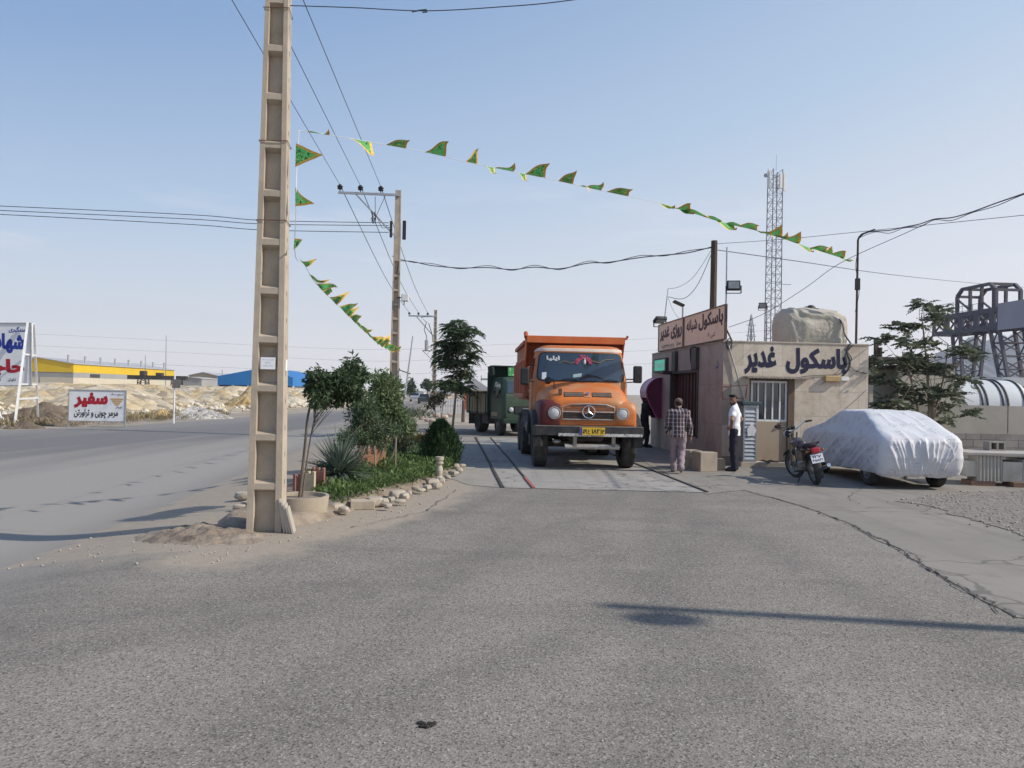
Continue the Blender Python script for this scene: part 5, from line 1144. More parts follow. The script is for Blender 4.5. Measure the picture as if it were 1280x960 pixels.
M['bumper']=mat('worn_black_bumper',(.030,.030,.033),(.055,.053,.052),7,rough=.55,dirt=(.17,.155,.145),ds=4,dlo=.66,dhi=.84)
M['dustgrey']=mat('dusty_grey',(.22,.20,.185),(.15,.14,.13),5,rough=.9)
M['silver']=mat('dull_silver',(.52,.51,.49),(.36,.34,.32),8,rough=.4,metal=.5)
M['lens']=mat('headlamp_glass',(.55,.56,.56),(.42,.42,.42),26,rough=.12,spec=.8)
M['rimpaint']=mat('dusty_wheel_rim',(.17,.15,.135),(.11,.10,.09),8,rough=.85)
YAW=.048
TK=thing('dump_truck',(1.705,16.75,0),'orange bonneted dump truck with one maroon front wing standing on the weighbridge','truck',math.atan(YAW))
def yfr(x,z): return 1.40+.17*(abs(x)/1.1)**2.4+.30*max(0,z-1.97)
def cabring(z,w,sy=1.0,back=2.92):
    pts=[]; xs=[-w*math.cos(q) for q in np.linspace(.0,PI,19)]
    r=[]
    for q in np.linspace(-1,1,17):
        x=w*q
        r.append((x,yfr(x,z)+(.10*max(0,(abs(q)-.86)/.14)**2)))
    r+= [(w+.0,2.0),(w,back-.1),(w-.06,back),(0,back),(-w+.06,back),(-w,back-.1),(-w,2.0)]
    cy_=2.2; return [(x,cy_+(y-cy_)*sy,z) for x,y in r]
mb=MB(); mb.loft([cabring(z,w,s) for z,w,s in ((.95,1.10,1),(1.3,1.13,1),(1.9,1.14,1),(1.98,1.135,1),(2.3,1.09,1),(2.68,1.035,1),(2.76,1.01,.985),(2.815,.94,.94),(2.845,.80,.82),(2.855,.5,.5))]); mb.build('cab',M['orange'],TK,smooth=50)
mb=MB(); mb.loft([cabring(z,w,s) for z,w,s in ((2.70,1.045,1.012),(2.75,1.033,1.012),(2.765,1.03,1.008),(2.775,.995,.99))]); mb.build('roof_rim',mat('bleached_edge',(.62,.55,.49),(.55,.45,.38),5,rough=.6),TK,smooth=50)
def patch(poly,off,n=1): return [(x,yfr(x,z)-off,z) for x,z in poly]
def rrect(x0,x1,z0,z1,r,k=5,top_in=0.0):
    out=[]
    for cx,cz,a in ((x1-r-top_in,z1-r,0),(x0+r+top_in,z1-r,PI/2),(x0+r,z0+r,PI),(x1-r,z0+r,1.5*PI)):
        out+=[(cx+r*math.cos(a+PI/2*i/k),cz+r*math.sin(a+PI/2*i/k)) for i in range(k+1)]
    return out
def surfpatch(name,x0,x1,z0,z1,r,off,m,par,top_in=0,thick=.02):
    """rounded panel that follows the curve of the cab front"""
    mb=MB(); nx,nz=20,8; poly=rrect(x0,x1,z0,z1,r,5,top_in); rows=[]
    for j in range(nz+1):
        t=j/nz; tt=.5-.5*math.cos(PI*t); z=z0+(z1-z0)*tt; xs=[]
        for i in range(len(poly)):
            (ax,az),(bx,bz)=poly[i],poly[(i+1)%len(poly)]
            if (az-z)*(bz-z)<=0 and abs(az-bz)>1e-9: xs.append(ax+(bx-ax)*(z-az)/(bz-az))
        a,b=(min(xs),max(xs)) if xs else (x0+r+top_in,x1-r-top_in)
        rows.append([(a+(b-a)*i/nx,yfr(a+(b-a)*i/nx,z)-off,z) for i in range(nx+1)])
    vs=[p for r_ in rows for p in r_]; W_=nx+1; fs=[(j*W_+i,j*W_+i+1,(j+1)*W_+i+1,(j+1)*W_+i) for j in range(nz) for i in range(nx)]
    b=len(vs); vs+=[(p[0],p[1]+thick,p[2]) for p in vs]; 
    edge=[(0,i) for i in range(nx)]+[(j,nx) for j in range(nz)]+[(nz,i) for i in range(nx,0,-1)]+[(j,0) for j in range(nz,0,-1)]
    e=[j*W_+i for j,i in edge]; fs+=[(e[k],e[k-1],e[k-1]+b,e[k]+b) for k in range(len(e))]
    mb.add(vs,fs); return mb.build(name,m,par,smooth=45)
gk=surfpatch('windscreen_gasket',-1.055,1.055,1.975,2.675,.12,.012,M['black'],TK,.05)
M['windscreen']=mat('windscreen_glass',(.020,.034,.055),(.030,.050,.075),.9,rough=.05,spec=1.0)
ws=surfpatch('windscreen',-1.02,1.02,2.0,2.65,.10,.018,M['windscreen'],TK,.05)
def onglass(px,py,off=.026):
    p=TKI@P(px,py,18.25); return V((p.x,yfr(p.x,p.z)-off,p.z))
bpy.context.view_layer.update(); TKI=TK.matrix_world.inverted()
a=onglass(683.5,450.8);b=onglass(700,444.6); lettering('windscreen_text','ایلیا',M['whitepaint'],ws,(a.x,0,a.z),(1,0,0),(0,0,1),b.x-a.x,b.z-a.z,.04,False,lambda u,v:V((0,yfr(a.x+(b.x-a.x)*u,a.z+(b.z-a.z)*v)-.022,0)))
mb=MB(); c=[onglass(677,474),onglass(682.5,474),onglass(683,465),onglass(677.5,465.5)]; mb.add(c,[(0,1,2,3)]); mb.build('paper_slip',M['paper'],ws)
M['garland']=mat('pink_garland',(.55,.10,.16),(.25,.05,.10),60,rough=.8); rng=R3(50)
mb=MB()
for k in range(90):
    q=rng.uniform(.1,PI-.1); r=rng.uniform(.6,1); c=onglass(729.5+11*r*math.cos(q),456-12.5*r*math.sin(q),.034); mb.sph(c,(.018,.008,.018),5,3)
mb.build('garland',M['garland'],ws)
mb=MB(); mb.sph(onglass(731,452.5,.03),(.03,.012,.055),8,6); mb.sph(onglass(731.5,449,.03),(.02,.01,.03),7,5); mb.build('white_charm',M['whitepaint'],ws,smooth=60)
for xs in (((719,452),(713,454),(706,451.5),(699,454)),((741,451),(749,453.5),(757,450),(769,449))):
    mb=MB(); mb.tube(smoothpts([onglass(x,y,.03) for x,y in xs],5),.011,5); mb.build('swag',mat('swag_gold',(.22,.16,.10),rough=.8),ws)
for x0,x1 in ((-.62,-.10),(.38,.90)):
    mb=MB(); q=[V((x0+.08,yfr(x0,1.985)-.03,1.985)),V((x0+.30,yfr(x0+.2,2.03)-.045,2.04)),V((x1,yfr(x1,2.01)-.04,2.015))]; mb.tube(smoothpts(q,4),.010,5); mb.build('wiper',M['black'],TK)
mb=MB(); c=[onglass(x,y,.024) for x,y in ((722,474.5),(733,467.5),(745,470),(757,475.5))]; mb.add(c,[(0,1,2,3)]); mb.build('dashboard_tray',M['black'],ws)
mb=MB(); c=[onglass(x,y,.025) for x,y in ((715.5,472),(726,471),(727,466.5),(716,468))]; mb.add(c,[(0,1,2,3)]); mb.build('dashboard_papers',mat('pale_cyan',(.30,.42,.42),rough=.8),ws)
# side windows and doors
for s in (-1,1):
    mb=MB(); xw=lambda z: s*(np.interp(z,[1.98,2.3,2.6],[1.135,1.09,1.045])+.006)
    q=[(1.80,2.02),(2.60,2.02),(2.60,2.54),(1.93,2.54)]; mb.add([(xw(z),y,z) for y,z in q]+[(xw(z)-s*.02,y,z) for y,z in q],[(0,1,2,3),(0,4,5,1),(1,5,6,2),(2,6,7,3),(3,7,4,0)]); mb.build('side_window',M['glassdark'],TK)
    mb=MB(); 
    for (a,b) in (((1.72,1.0),(1.72,1.98)),((2.68,1.0),(2.68,2.58)),((1.72,1.0),(2.68,1.0))): mb.bar((s*1.141,a[0],a[1]),(s*(1.141 if b[1]<2 else 1.05),b[0],b[1]),.012,.012)
    d_=mb.build('door_seam',M['chassis'],TK); mb=MB(); mb.box(min(s*1.14,s*1.17),max(s*1.14,s*1.17),2.5,2.64,1.72,1.76); mb.build('door_handle',M['chrome'],TK)
# bonnet
def arch(w,zb,zt,y,n=4.2,k=30):
    return [(w*math.copysign(abs(math.cos(q))**(2/n),math.cos(q)),y,zb+(zt-zb)*abs(math.sin(q))**(2/n)) for q in np.linspace(0,PI,k)]
hp=[(.165,1.475,.66),(.165,1.53,.72),(.20,1.585,.80),(.26,1.625,.86),(.37,1.735,.91),(.46,1.785,.94),(.70,1.85,.97),(1.05,1.915,1.01),(1.52,1.985,1.06)]
mb=MB(); mb.loft([arch(w,1.28 if i else 1.35,zt,y) for i,(y,zt,w) in enumerate(hp)]); BON=mb.build('bonnet',M['orange'],TK,smooth=45)
sl_=V((0,.11,.11)).normalized(); nr=V((0,-.707,.707))
for s in (-1,1):
    for k in range(5):
        z0=1.628+.019*k; y0=.262+.019*k; mb=MB(); a,b=(.10,.52); mb.add([(s*a,y0-.010,z0+.010),(s*b,y0-.010,z0+.004),(s*b,y0+.006,z0+.018),(s*a,y0+.006,z0+.024),(s*a,y0+.006,z0+.0),(s*b,y0+.006,z0-.006)],[(0,1,2,3),(0,4,5,1)])
        mb.build('vent_slat',M['dustgrey'] if k%2 else M['rust'],BON)
    mb=MB(); mb.add([(s*.09,.262-.004,1.622+.004),(s*.53,.262-.004,1.616+.004),(s*.53,.372-.004,1.722+.004),(s*.09,.372-.004,1.728+.004)],[(0,1,2,3)]); mb.build('vent',M['chassis'],BON)
mb=MB(); mb.cyl((0,.30,1.70),(0,.285,1.715),.035,.035,12); mb.build('bonnet_badge',M['chrome'],BON); mb=MB(); mb.box(-.06,.06,.235,.25,1.628,1.64); mb.build('bonnet_clasp',M['chrome'],BON)
mb=MB(); mb.box(-.66,-.58,.30,.33,1.66,1.80); mb.build('bonnet_catch',M['rust'],BON)
# nose panel with grille
mb=MB(); mb.box(-.655,.655,.18,.60,.985,1.36); mb.box(-.655,.655,.18,.60,1.36,1.50); mb.v=[(x,y,z) for x,y,z in mb.v]; NP=mb.build('nose_panel',M['orange'],TK,bevel=.03)
gp_=[(-.575,1.125),(.575,1.125),(.575,1.40),(.40,1.455),(0,1.47),(-.40,1.455),(-.575,1.40)]
mb=MB(); mb.prism(gp_,.172,.185,'y'); GR=mb.build('grille',mat('grille_dark',(.035,.026,.025),(.07,.04,.034),6,rough=.7),TK)
for k in range(9):
    z=1.145+k*.036
    if abs(z-1.29)<.012: continue
    w=.565 if z<1.39 else .40; mb=MB(); mb.box(-w,w,.160,.172,z,z+.015); mb.build('slat',M['chassis'] if k%3 else M['rust'],GR)
for q in ((-.57,-.16),(.16,.57)): mb=MB(); mb.box(q[0],q[1],.150,.166,1.283,1.307); mb.build('chrome_strip',M['silver'],GR)
mb=MB(); mb.tube([(x,.160,z) for x,z in gp_],.014,6,0,True); mb.build('surround',M['silver'],GR)
mb=MB(); mb.tube([(.135*math.cos(q),.140,1.295+.135*math.sin(q)) for q in np.linspace(0,2*PI,37)[:-1]],.014,8,0,True)
for k in range(3):
    a=PI/2+k*2*PI/3; d=V((math.cos(a),0,math.sin(a))); n_=V((-math.sin(a),0,math.cos(a))); c=V((0,.138,1.295)); mb.add([c+n_*.026,c-n_*.026,c+d*.13,c+V((0,-.016,0))],[(0,3,2),(1,2,3),(0,1,3)])
mb.build('emblem',M['chrome'],GR,smooth=30)
# wings
def wing(s,m):
    st=[(.135,.40,1.38,1.02,.655,1.01),(.16,.34,1.46,.965,.62,1.05),(.24,0,1.52,.95,.60,1.08),(.42,0,1.545,None,.60,1.10),(.7,0,1.55,None,.60,1.11),(1.0,0,1.54,None,.60,1.12),(1.3,0,1.52,None,.60,1.13),(1.58,0,1.48,None,.60,1.14),(1.75,0,1.42,.90,.60,1.14)]
    rings=[]
    for y,_,zt,zb,xi,xo in st:
        if zb is None: zb=.54+math.sqrt(max(.01,.67**2-(y-1.0)**2))
        w=xo-xi; r=min(.16,(zt-zb)*.45); pts=[(xi,zb),(xo-.02,zb),(xo,zb+.02)]
        for q in np.linspace(0,PI/2,6): pts.append((xo-r+r*math.cos(q),zt-r+r*math.sin(q)))
        pts+=[((xi+xo)/2-.05,zt+.01),(xi,zt-.01)]
        rings.append([(s*x,y,z) for x,z in pts])
    mb=MB(); mb.loft(rings); wg=mb.build('wing',m,TK,smooth=40)
    mb=MB(); mb.lathe([(.001,-.026),(.06,-.022),(.105,-.010),(.118,.006),(.118,.02)],(s*.755,.135,1.262),(0,1,0),20); lm_=mb.build('headlight',M['lens'],wg,smooth=60)
    mb=MB(); mb.lathe([(.116,.005),(.122,-.018),(.140,-.014),(.142,.03)],(s*.755,.135,1.262),(0,1,0),22); mb.build('lamp_ring',M['silver'],lm_,smooth=60)
    # rubber flare round the arch
    rings=[]
    for q in np.linspace(R(-2),R(165),16):
        c_,s_=math.cos(q),math.sin(q); rings.append([(s*x,1.0-r*c_,.54+r*s_) for x,r in ((.98,.665),(1.21,.665),(1.25,.71),(1.20,.765),(1.04,.785))])
    mb=MB(); mb.loft(rings); mb.build('arch_flare',M['black'],wg,smooth=40); return wg
WL=wing(-1,M['maroonpaint']); WL['label']='maroon front wing'; wing(1,M['orange'])
# bumper and plate
mb=MB(); prof_=[(-1.22,.10),(-1.19,0),(-.6,-.045),(0,-.06),(.6,-.045),(1.19,0),(1.22,.10)]
mb.loft([[(x,y,.775),(x,y,.985),(x,y+.10,.985),(x,y+.10,.775)] for x,y in prof_]); BU=mb.build('bumper',M['bumper'],TK,bevel=.012)
mb=MB(); mb.loft([[(x,y-.006,.772),(x,y-.006,.83),(x,y+.02,.83),(x,y+.02,.762)] for x,y in ((-.68,-.037),(0,-.06),(.6,-.045),(1.17,-.004))]); mb.build('silver_lip',mat('silver_flaked',(.55,.54,.52),(.10,.10,.10),38,lo=.52,hi=.60,rough=.5),BU)
mb=MB(); mb.loft([[(x,y-.004,.972),(x,y-.004,.992),(x,y+.08,.992),(x,y+.08,.972)] for x,y in ((-1.18,-.002),(-.6,-.047),(0,-.062),(.6,-.047),(1.18,-.002))]); mb.build('scuffed_edge',M['dustgrey'],BU)
mb=MB(); mb.box(-.22,.33,-.085,-.066,.80,.965); PL=mb.build('number_plate',mat('plate_yellow',(.66,.42,.03),rough=.5),TK)
mb=MB(); mb.box(-.215,-.165,-.0875,-.085,.805,.96); mb.build('plate_blue_strip',mat('plate_blue',(.04,.06,.30),rough=.5),PL)
mb=MB(); mb.box(.235,.239,-.0875,-.085,.81,.955); mb.build('plate_line',M['ink'],PL)
lettering('plate_text','۵۹',M['ink'],PL,(-.15,-.088,.83),(1,0,0),(0,0,1),.085,.105,.03,True); lettering('plate_text','ع',M['ink'],PL,(-.045,-.088,.82),(1,0,0),(0,0,1),.055,.10,.03); lettering('plate_text','۱۸۲',M['ink'],PL,(.04,-.088,.83),(1,0,0),(0,0,1),.175,.105,.03,True); lettering('plate_text','۱۳',M['ink'],PL,(.25,-.088,.83),(1,0,0),(0,0,1),.07,.09,.03,True)
mb=MB(); mb.cyl((-.50,.28,.52),(.72,.28,.52),.06,.06,14); UT=mb.build('underrun_tube',M['silver'],TK,smooth=50)
for x in (-.28,.58):
    mb=MB(); mb.box(x-.04,x+.04,.22,.30,.52,.79); mb.build('bracket',M['dustgrey'],UT)
mb=MB(); mb.sph((-.66,.5,.62),(.10,.1,.05),10,6); mb.build('tie_rod_end',M['silver'],TK)
# chassis
for s in (-1,1):
    mb=MB(); mb.box(s*.42-.05,s*.42+.05,.3,7.0,.78,1.05); mb.build('chassis_rail',M['chassis'],TK)
mb=MB(); mb.cyl((-.95,1.0,.54),(.95,1.0,.54),.08,.08,8); mb.cyl((-1.0,4.55,.54),(1.0,4.55,.54),.11,.11,8); mb.cyl((-1.0,5.95,.54),(1.0,5.95,.54),.11,.11,8); mb.sph((0,4.55,.54),.26,10,8); mb.sph((0,5.95,.54),.26,10,8); mb.box(-.06,.06,1.0,5.95,.50,.58); mb.build('axles',M['chassis'],TK)
mb=MB(); mb.box(-.40,.40,.5,1.6,.62,1.25); mb.build('engine_sump',M['chassis'],TK,bevel=.06)
mb=MB(); mb.sph((.18,.75,.50),(.16,.2,.14),8,6); mb.build('differential_skid',M['chassis'],TK)
mb=MB(); mb.cyl((-.90,2.55,.80),(-.90,3.6,.80),.27,.27,14); mb.build('fuel_tank',M['dustgrey'],TK,smooth=40)
mb=MB(); mb.box(.62,1.12,2.5,3.5,.55,1.05); mb.build('battery_box',M['dustgrey'],TK,bevel=.02)
for q in ((-1.16,-.62),(.62,1.16)): mb=MB(); mb.box(q[0],q[1],1.78,1.84,.45,1.30); mb.build('mudflap',M['black'],TK)
mb=MB(); mb.bar((-1.12,1.95,.55),(-1.12,2.45,.55),.06,.25); mb.bar((-1.1,2.2,.55),(-1.1,2.2,1.0),.04,.04); mb.build('cab_step',M['chassis'],TK)
def wheel_mesh(r,w,tread=False,n=40):
    mb=MB(); prof=[(r*.56,-w*.42),(r*.66,-w*.50),(r*.86,-w*.53),(r*.97,-w*.44),(r,-w*.30),(r,w*.30),(r*.97,w*.44),(r*.86,w*.53),(r*.66,w*.50),(r*.56,w*.42)]
    mb.lathe(prof,(0,0,0),(1,0,0),n)
    if tread:
        for k in range(26):
            a=2*PI*k/26
            for s in (-1,1):
                Mx=Matrix.Rotation(a+(s*.06),4,'X'); mb.box(min(s*.06*w,s*.50*w),max(s*.06*w,s*.50*w),-.032,.032,r*.985,r*1.03,0,Mx)
    else:
        for k in (-.16,.0,.16): mb.lathe([(r*.985,w*k-.012),(r*1.006,w*k-.010),(r*1.006,w*k+.010),(r*.985,w*k+.012)],(0,0,0),(1,0,0),n)
    return mb
def rim_mesh(r,w,s,deep):
    mb=MB(); o=s*w*.42; i=s*w*(-.15 if deep else .10)
    mb.lathe([(r*.58,o),(r*.54,o-s*.02),(r*.50,i),(r*.30,i+s*.02),(r*.24,i+s*(.02 if deep else .10)),(.001,i+s*(.04 if deep else .12))],(0,0,0),(1,0,0),28)
    for k in range(8):
        a=2*PI*k/8; mb.sph((i+s*.025,r*.40*math.cos(a),r*.40*math.sin(a)),(.012,r*.055,r*.055),6,4)
    return mb
def wheel(x,y,s,r=.54,w=.30,tread=False,deep=False,par=TK,rot=0,rm='rimpaint'):
    o=wheel_mesh(r,w,tread).build('wheel',M['rubber'],par,smooth=35); o.location=(x,y,r); o.rotation_euler=(0,0,rot)
    rim_mesh(r,w,s,deep).build('rim',M[rm],o,smooth=35); return o
wheel(-1.0,1.0,-1); wheel(1.0,1.0,1)
for y in (4.55,5.95):
    for s in (-1,1): wheel(s*1.06,y,s,.54,.27,True,True); wheel(s*.74,y,-s,.54,.27,True,True)
for s in (-1,1):
    rings=[]
    for q in np.linspace(R(15),R(165),9): rings.append([(s*x,4.55-.66*math.cos(q)*(1),.60+.62*math.sin(q)+t) for x,t in ((.62,0),(1.2,0),(1.2,.02),(.62,.02))])
    mb=MB(); mb.loft(rings); mb.build('mudguard',M['dustgrey'],TK,smooth=40)
# dump box
BOX=MB(); x=1.22; y0_,y1_=2.98,7.15
for s in (-1,1): BOX.add([(s*x,y0_,1.55),(s*x,y1_,1.62),(s*x,y1_,3.0),(s*x,y0_,3.0),(s*(x-.06),y0_,1.62),(s*(x-.06),y1_,1.62),(s*(x-.06),y1_,3.0),(s*(x-.06),y0_,3.0)],[(0,1,2,3),(4,7,6,5),(0,4,5,1),(1,5,6,2),(2,6,7,3),(3,7,4,0)])
BOX.box(-x+.06,x-.06,y0_,y0_+.08,1.5,3.10); BOX.box(-x+.06,x-.06,y1_-.08,y1_,1.62,2.9); BOX.box(-x+.06,x-.06,y0_,y1_,1.50,1.62); BX_=BOX.build('dump_box',M['boxred'],TK)
mb=MB(); mb.box(-x-.02,x+.02,2.48,2.54,2.945,3.125); mb.box(-x-.02,x+.02,2.54,3.06,3.07,3.12); mb.build('cab_guard',M['boxlip'],BX_,bevel=.012)
for s in (-1,1):
    mb=MB(); mb.prism([(2.54,3.07),(3.06,3.07),(3.06,2.35),(2.92,2.35)],min(s*x,s*(x+.03)),max(s*x,s*(x+.03)),'x'); mb.build('guard_gusset',M['boxlip'],BX_)
    mb=MB(); mb.box(min(s*(x+.002),s*(x+.07)),max(s*(x+.002),s*(x+.07)),y0_,y1_,2.93,3.03); mb.build('top_rail',M['boxred'],BX_,bevel=.01)
    mb=MB(); mb.box(min(s*(x+.002),s*(x+.035)),max(s*(x+.002),s*(x+.035)),y0_+.1,y1_,2.52,2.62); mb.build('mid_rail',M['ribpink'],BX_,bevel=.01)
    mb=MB(); mb.box(min(s*(x+.002),s*(x+.07)),max(s*(x+.002),s*(x+.07)),y0_,y1_,1.56,1.68); mb.build('bottom_rail',M['ribpink'],BX_,bevel=.01)
    for k in range(8):
        y=y0_+.06+(y1_-y0_-.12)*k/7; mb=MB(); mb.box(min(s*(x+.002),s*(x+.09)),max(s*(x+.002),s*(x+.09)),y-.05,y+.05,1.68,2.52); mb.build('rib',M['ribpink'] if k%2==0 else M['boxred'],BX_,bevel=.015)
mb=MB(); mb.cyl((-x-.03,2.52,3.07),(-x-.03,2.72,3.20),.055,.055,8); mb.build('corner_lug',M['boxred'],BX_); mb=MB(); mb.cyl((x+.03,2.5,3.07),(x+.09,2.5,3.16),.03,.03,8); mb.build('corner_lug',M['boxred'],BX_)
# mirrors
for s,px,py in ((-1,656,470),(1,797,468)):
    c=TKI@P(px,py,18.3); mb=MB(); mb.box(c.x-.105,c.x+.105,c.y-.05,c.y+.05,c.z-.21,c.z+.20); mr=mb.build('mirror',M['black'],TK,bevel=.035)
    mb=MB(); mb.tube([(s*1.10,1.75,c.z-.12),(c.x-s*.02,c.y,c.z-.12)],.016,6); mb.tube([(s*1.09,1.85,c.z+.30 if s<0 else c.z-.2),(c.x,c.y,c.z+.16 if s<0 else c.z-.18)],.014,6); mb.build('mirror_arm',M['black'],mr)
c=TKI@P(685,475.5,17.4); mb=MB(); mb.sph(c,(.085,.05,.085),12,8); mr=mb.build('round_mirror',M['black'],TK,smooth=60); mb=MB(); mb.tube(smoothpts([c,(c.x+.12,c.y-.02,c.z+.02),(c.x+.14,c.y,c.z-.2),(c.x+.12,c.y+.05,1.50)],5),.012,6); mb.build('mirror_arm',M['black'],mr)
# ------------------------------------------------------------------ green flatbed truck
M['greenpaint']=mat('truck_green',(.035,.062,.042),(.05,.075,.05),3,rough=.5,dirt=(.12,.12,.09),ds=1.5,dlo=.6,dhi=.85)
M['darkgreen']=mat('headboard_green',(.012,.03,.022),(.018,.038,.028),3,rough=.6)
M['bedwood']=mat('bed_boards',(.40,.33,.22),(.27,.21,.14),3.5,rough=.85,dirt=(.10,.10,.08),ds=1.8,dlo=.58,dhi=.75,stretch=(.5,2.5,.35))
fl_=P(628,510,29.2); ga=.345; FT=thing('flatbed_truck',(fl_.x+1.05*math.cos(ga),fl_.y+1.05*math.sin(ga),0),'green cab-over flatbed truck waiting behind the orange truck','truck',ga)
w=1.05
mb=MB(); rings=[]
for z,yf,ww in ((.62,.02,1.0),(.9,0,1.03),(1.5,.0,1.04),(1.62,.03,1.03),(2.14,.20,.95),(2.24,.30,.90),(2.28,.45,.7)):
    rings.append([(-ww,yf+.12,z),(-ww+.12,yf,z),(ww-.12,yf,z),(ww,yf+.12,z),(ww,1.55,z),(-ww,1.55,z)])
mb.loft(rings); mb.build('cab',M['greenpaint'],FT,smooth=40,bevel=.02)
mb=MB(); mb.add([(-.86,.02,1.66),(.86,.02,1.66),(.80,.175,2.12),(-.80,.175,2.12)],[(0,1,2,3)]); mb.build('windscreen',M['windscreen'],FT)
for s in (-1,1):
    mb=MB(); mb.add([(s*1.036,.35,1.64),(s*1.036,1.15,1.64),(s*.965,1.15,2.10),(s*.972,.45,2.10)],[(0,1,2,3)]); mb.build('side_window',M['glassdark'],FT)
    wheel(s*.86,.75,s,.42,.24,False,False,FT); wheel(s*.80,3.35,s,.42,.40,False,True,FT)
    mb=MB(); mb.sph((s*.70,-.02,1.02),(.10,.04,.10),10,6); mb.build('headlight',M['lens'],FT,smooth=60)
mb=MB(); mb.box(-.55,.55,-.03,.0,.88,1.18); mb.build('grille',M['black'],FT,bevel=.01)
mb=MB(); mb.box(-1.04,1.04,-.12,.02,.50,.68); mb.build('bumper',M['darkgreen'],FT,bevel=.02)
mb=MB(); mb.box(-.24,.28,-.05,-.03,.95,1.07); mb.build('number_plate',M['paper'],FT)
mb=MB(); mb.box(-1.03,-.99,.6,1.4,.75,1.55); mb.build('mud_panel',M['bedwood'],FT)
hb=[(-1.12,.8),(1.12,.8),(1.12,2.45),(1.0,2.68),(.6,2.75),(-.6,2.75),(-1.0,2.68),(-1.12,2.45)]
mb=MB(); mb.prism(hb,1.62,1.70,'y'); mb.build('headboard',M['darkgreen'],FT)
mb=MB(); mb.prism([(1.02,2.35),(1.62,2.35),(1.70,2.70),(1.2,2.72),(1.02,2.6)],-1.12,-1.05,'x'); mb.prism([(1.02,2.35),(1.62,2.35),(1.70,2.70),(1.2,2.72),(1.02,2.6)],1.05,1.12,'x'); mb.box(-1.05,1.05,1.1,1.66,2.70,2.74); mb.build('roof_rack',M['darkgreen'],FT)
mb=MB(); mb.box(-.62,.75,.62,.68,2.32,2.66); mb.build('header_board',mat('header_board',(.05,.28,.09),(.42,.52,.42),7,lo=.55,hi=.6,rough=.6),FT)
for s in (-1,1):
    mb=MB(); mb.box(min(s*1.12,s*1.08),max(s*1.12,s*1.08),1.74,4.55,.86,1.68); sb=mb.build('side_board',M['bedwood'],FT)
    for k in range(8):
        y=1.82+2.65*k/7; mb=MB(); mb.box(min(s*1.122,s*1.16),max(s*1.122,s*1.16),y-.03,y+.03,.80,1.72); mb.build('post',M['darkgreen'] if k%3==0 else M['bedwood'],sb)
    mb=MB(); mb.box(min(s*1.122,s*1.15),max(s*1.122,s*1.15),1.74,4.55,1.62,1.70); mb.build('rail',M['darkgreen'],sb)
mb=MB(); mb.box(-1.08,1.08,4.48,4.55,.86,1.68); mb.build('tailboard',M['bedwood'],FT)
mb=MB(); mb.box(-1.1,1.1,1.74,4.55,.76,.86); mb.build('bed_floor',M['chassis'],FT)
for nm_,q in (('chassis_rail',(-.45,-.35,.4,4.4,.5,.757)),('chassis_rail',(.35,.45,.4,4.4,.5,.757)),('fuel_tank',(-1.0,-.5,1.9,2.7,.40,.74)),('tail_panel',(-1.05,1.05,4.405,4.44,.3,.757))): mb=MB(); mb.box(*q); mb.build(nm_,M['chassis'],FT)
mb=MB(); mb.box(-1.25,-1.12,.28,.36,1.45,1.85); mb.build('mirror',M['black'],FT,bevel=.02)
# ------------------------------------------------------------------ people
def skinmat(name,c): return mat(name,c,[x*.8 for x in c],20,rough=.6,spec=.35)
M['skin']=skinmat('skin_tan',(.30,.165,.11)); M['hair']=mat('dark_hair',(.018,.014,.012),rough=.7)
M['shirt_white']=mat('white_cotton',(.80,.80,.82),(.72,.73,.76),5,rough=.9); M['trouser_navy']=mat('navy_trousers',(.014,.016,.028),(.024,.026,.038),7,rough=.9)
M['shoe_dark']=mat('dark_shoes',(.022,.020,.022),rough=.6)
M['trouser_mauve']=mat('mauve_trousers',(.30,.235,.25),(.24,.185,.20),6,rough=.95); M['black_cloth']=mat('black_cloth',(.012,.012,.015),(.02,.02,.024),8,rough=.95)
def plaid():
    m=newmat('plaid_cotton'); nt=m.node_tree; p=nt.nodes['Principled BSDF']; t=N(nt,'TexCoord'); s=N(nt,'SeparateXYZ'); nt.links.new(t.outputs['Object'],s.inputs[0])
    def band(o,per,w,sh=0.0):
        f=mathn(nt,'FRACT',mathn(nt,'ADD',mathn(nt,'DIVIDE',o,per),sh)); return mathn(nt,'LESS_THAN',mathn(nt,'ABSOLUTE',mathn(nt,'SUBTRACT',f,.5)),w)
    xx=mathn(nt,'ADD',s.outputs[0],mathn(nt,'MULTIPLY',s.outputs[1],.35))
    c=mixc(nt,mathn(nt,'MULTIPLY',band(xx,.075,.24),.75),(.15,.10,.105),(.05,.035,.042)); c=mixc(nt,mathn(nt,'MULTIPLY',band(s.outputs[2],.085,.24),.7),c,(.05,.035,.042))
    c=mixc(nt,mathn(nt,'MULTIPLY',band(xx,.075,.085,.5),.8),c,(.50,.45,.45)); c=mixc(nt,mathn(nt,'MULTIPLY',band(s.outputs[2],.085,.06,.5),.42),c,(.55,.49,.50))
    nt.links.new(c,p.inputs['Base Color']); p.inputs['Roughness'].default_value=.95; return m
M['plaid']=plaid(); M['cap_brown']=mat('cap_cloth',(.16,.11,.095),(.12,.08,.07),12,rough=.95)
def finger_chain(S,base,d,curl_axis,L,r,curl):
    d=V(d).normalized(); p=V(base); seg=(L*.45,L*.32,L*.25); a=0
    for s in seg:
        q=p+d*s; S.cap(p,q,r,r*.9,.004); d=(Matrix.Rotation(curl,3,curl_axis)@d); p=q
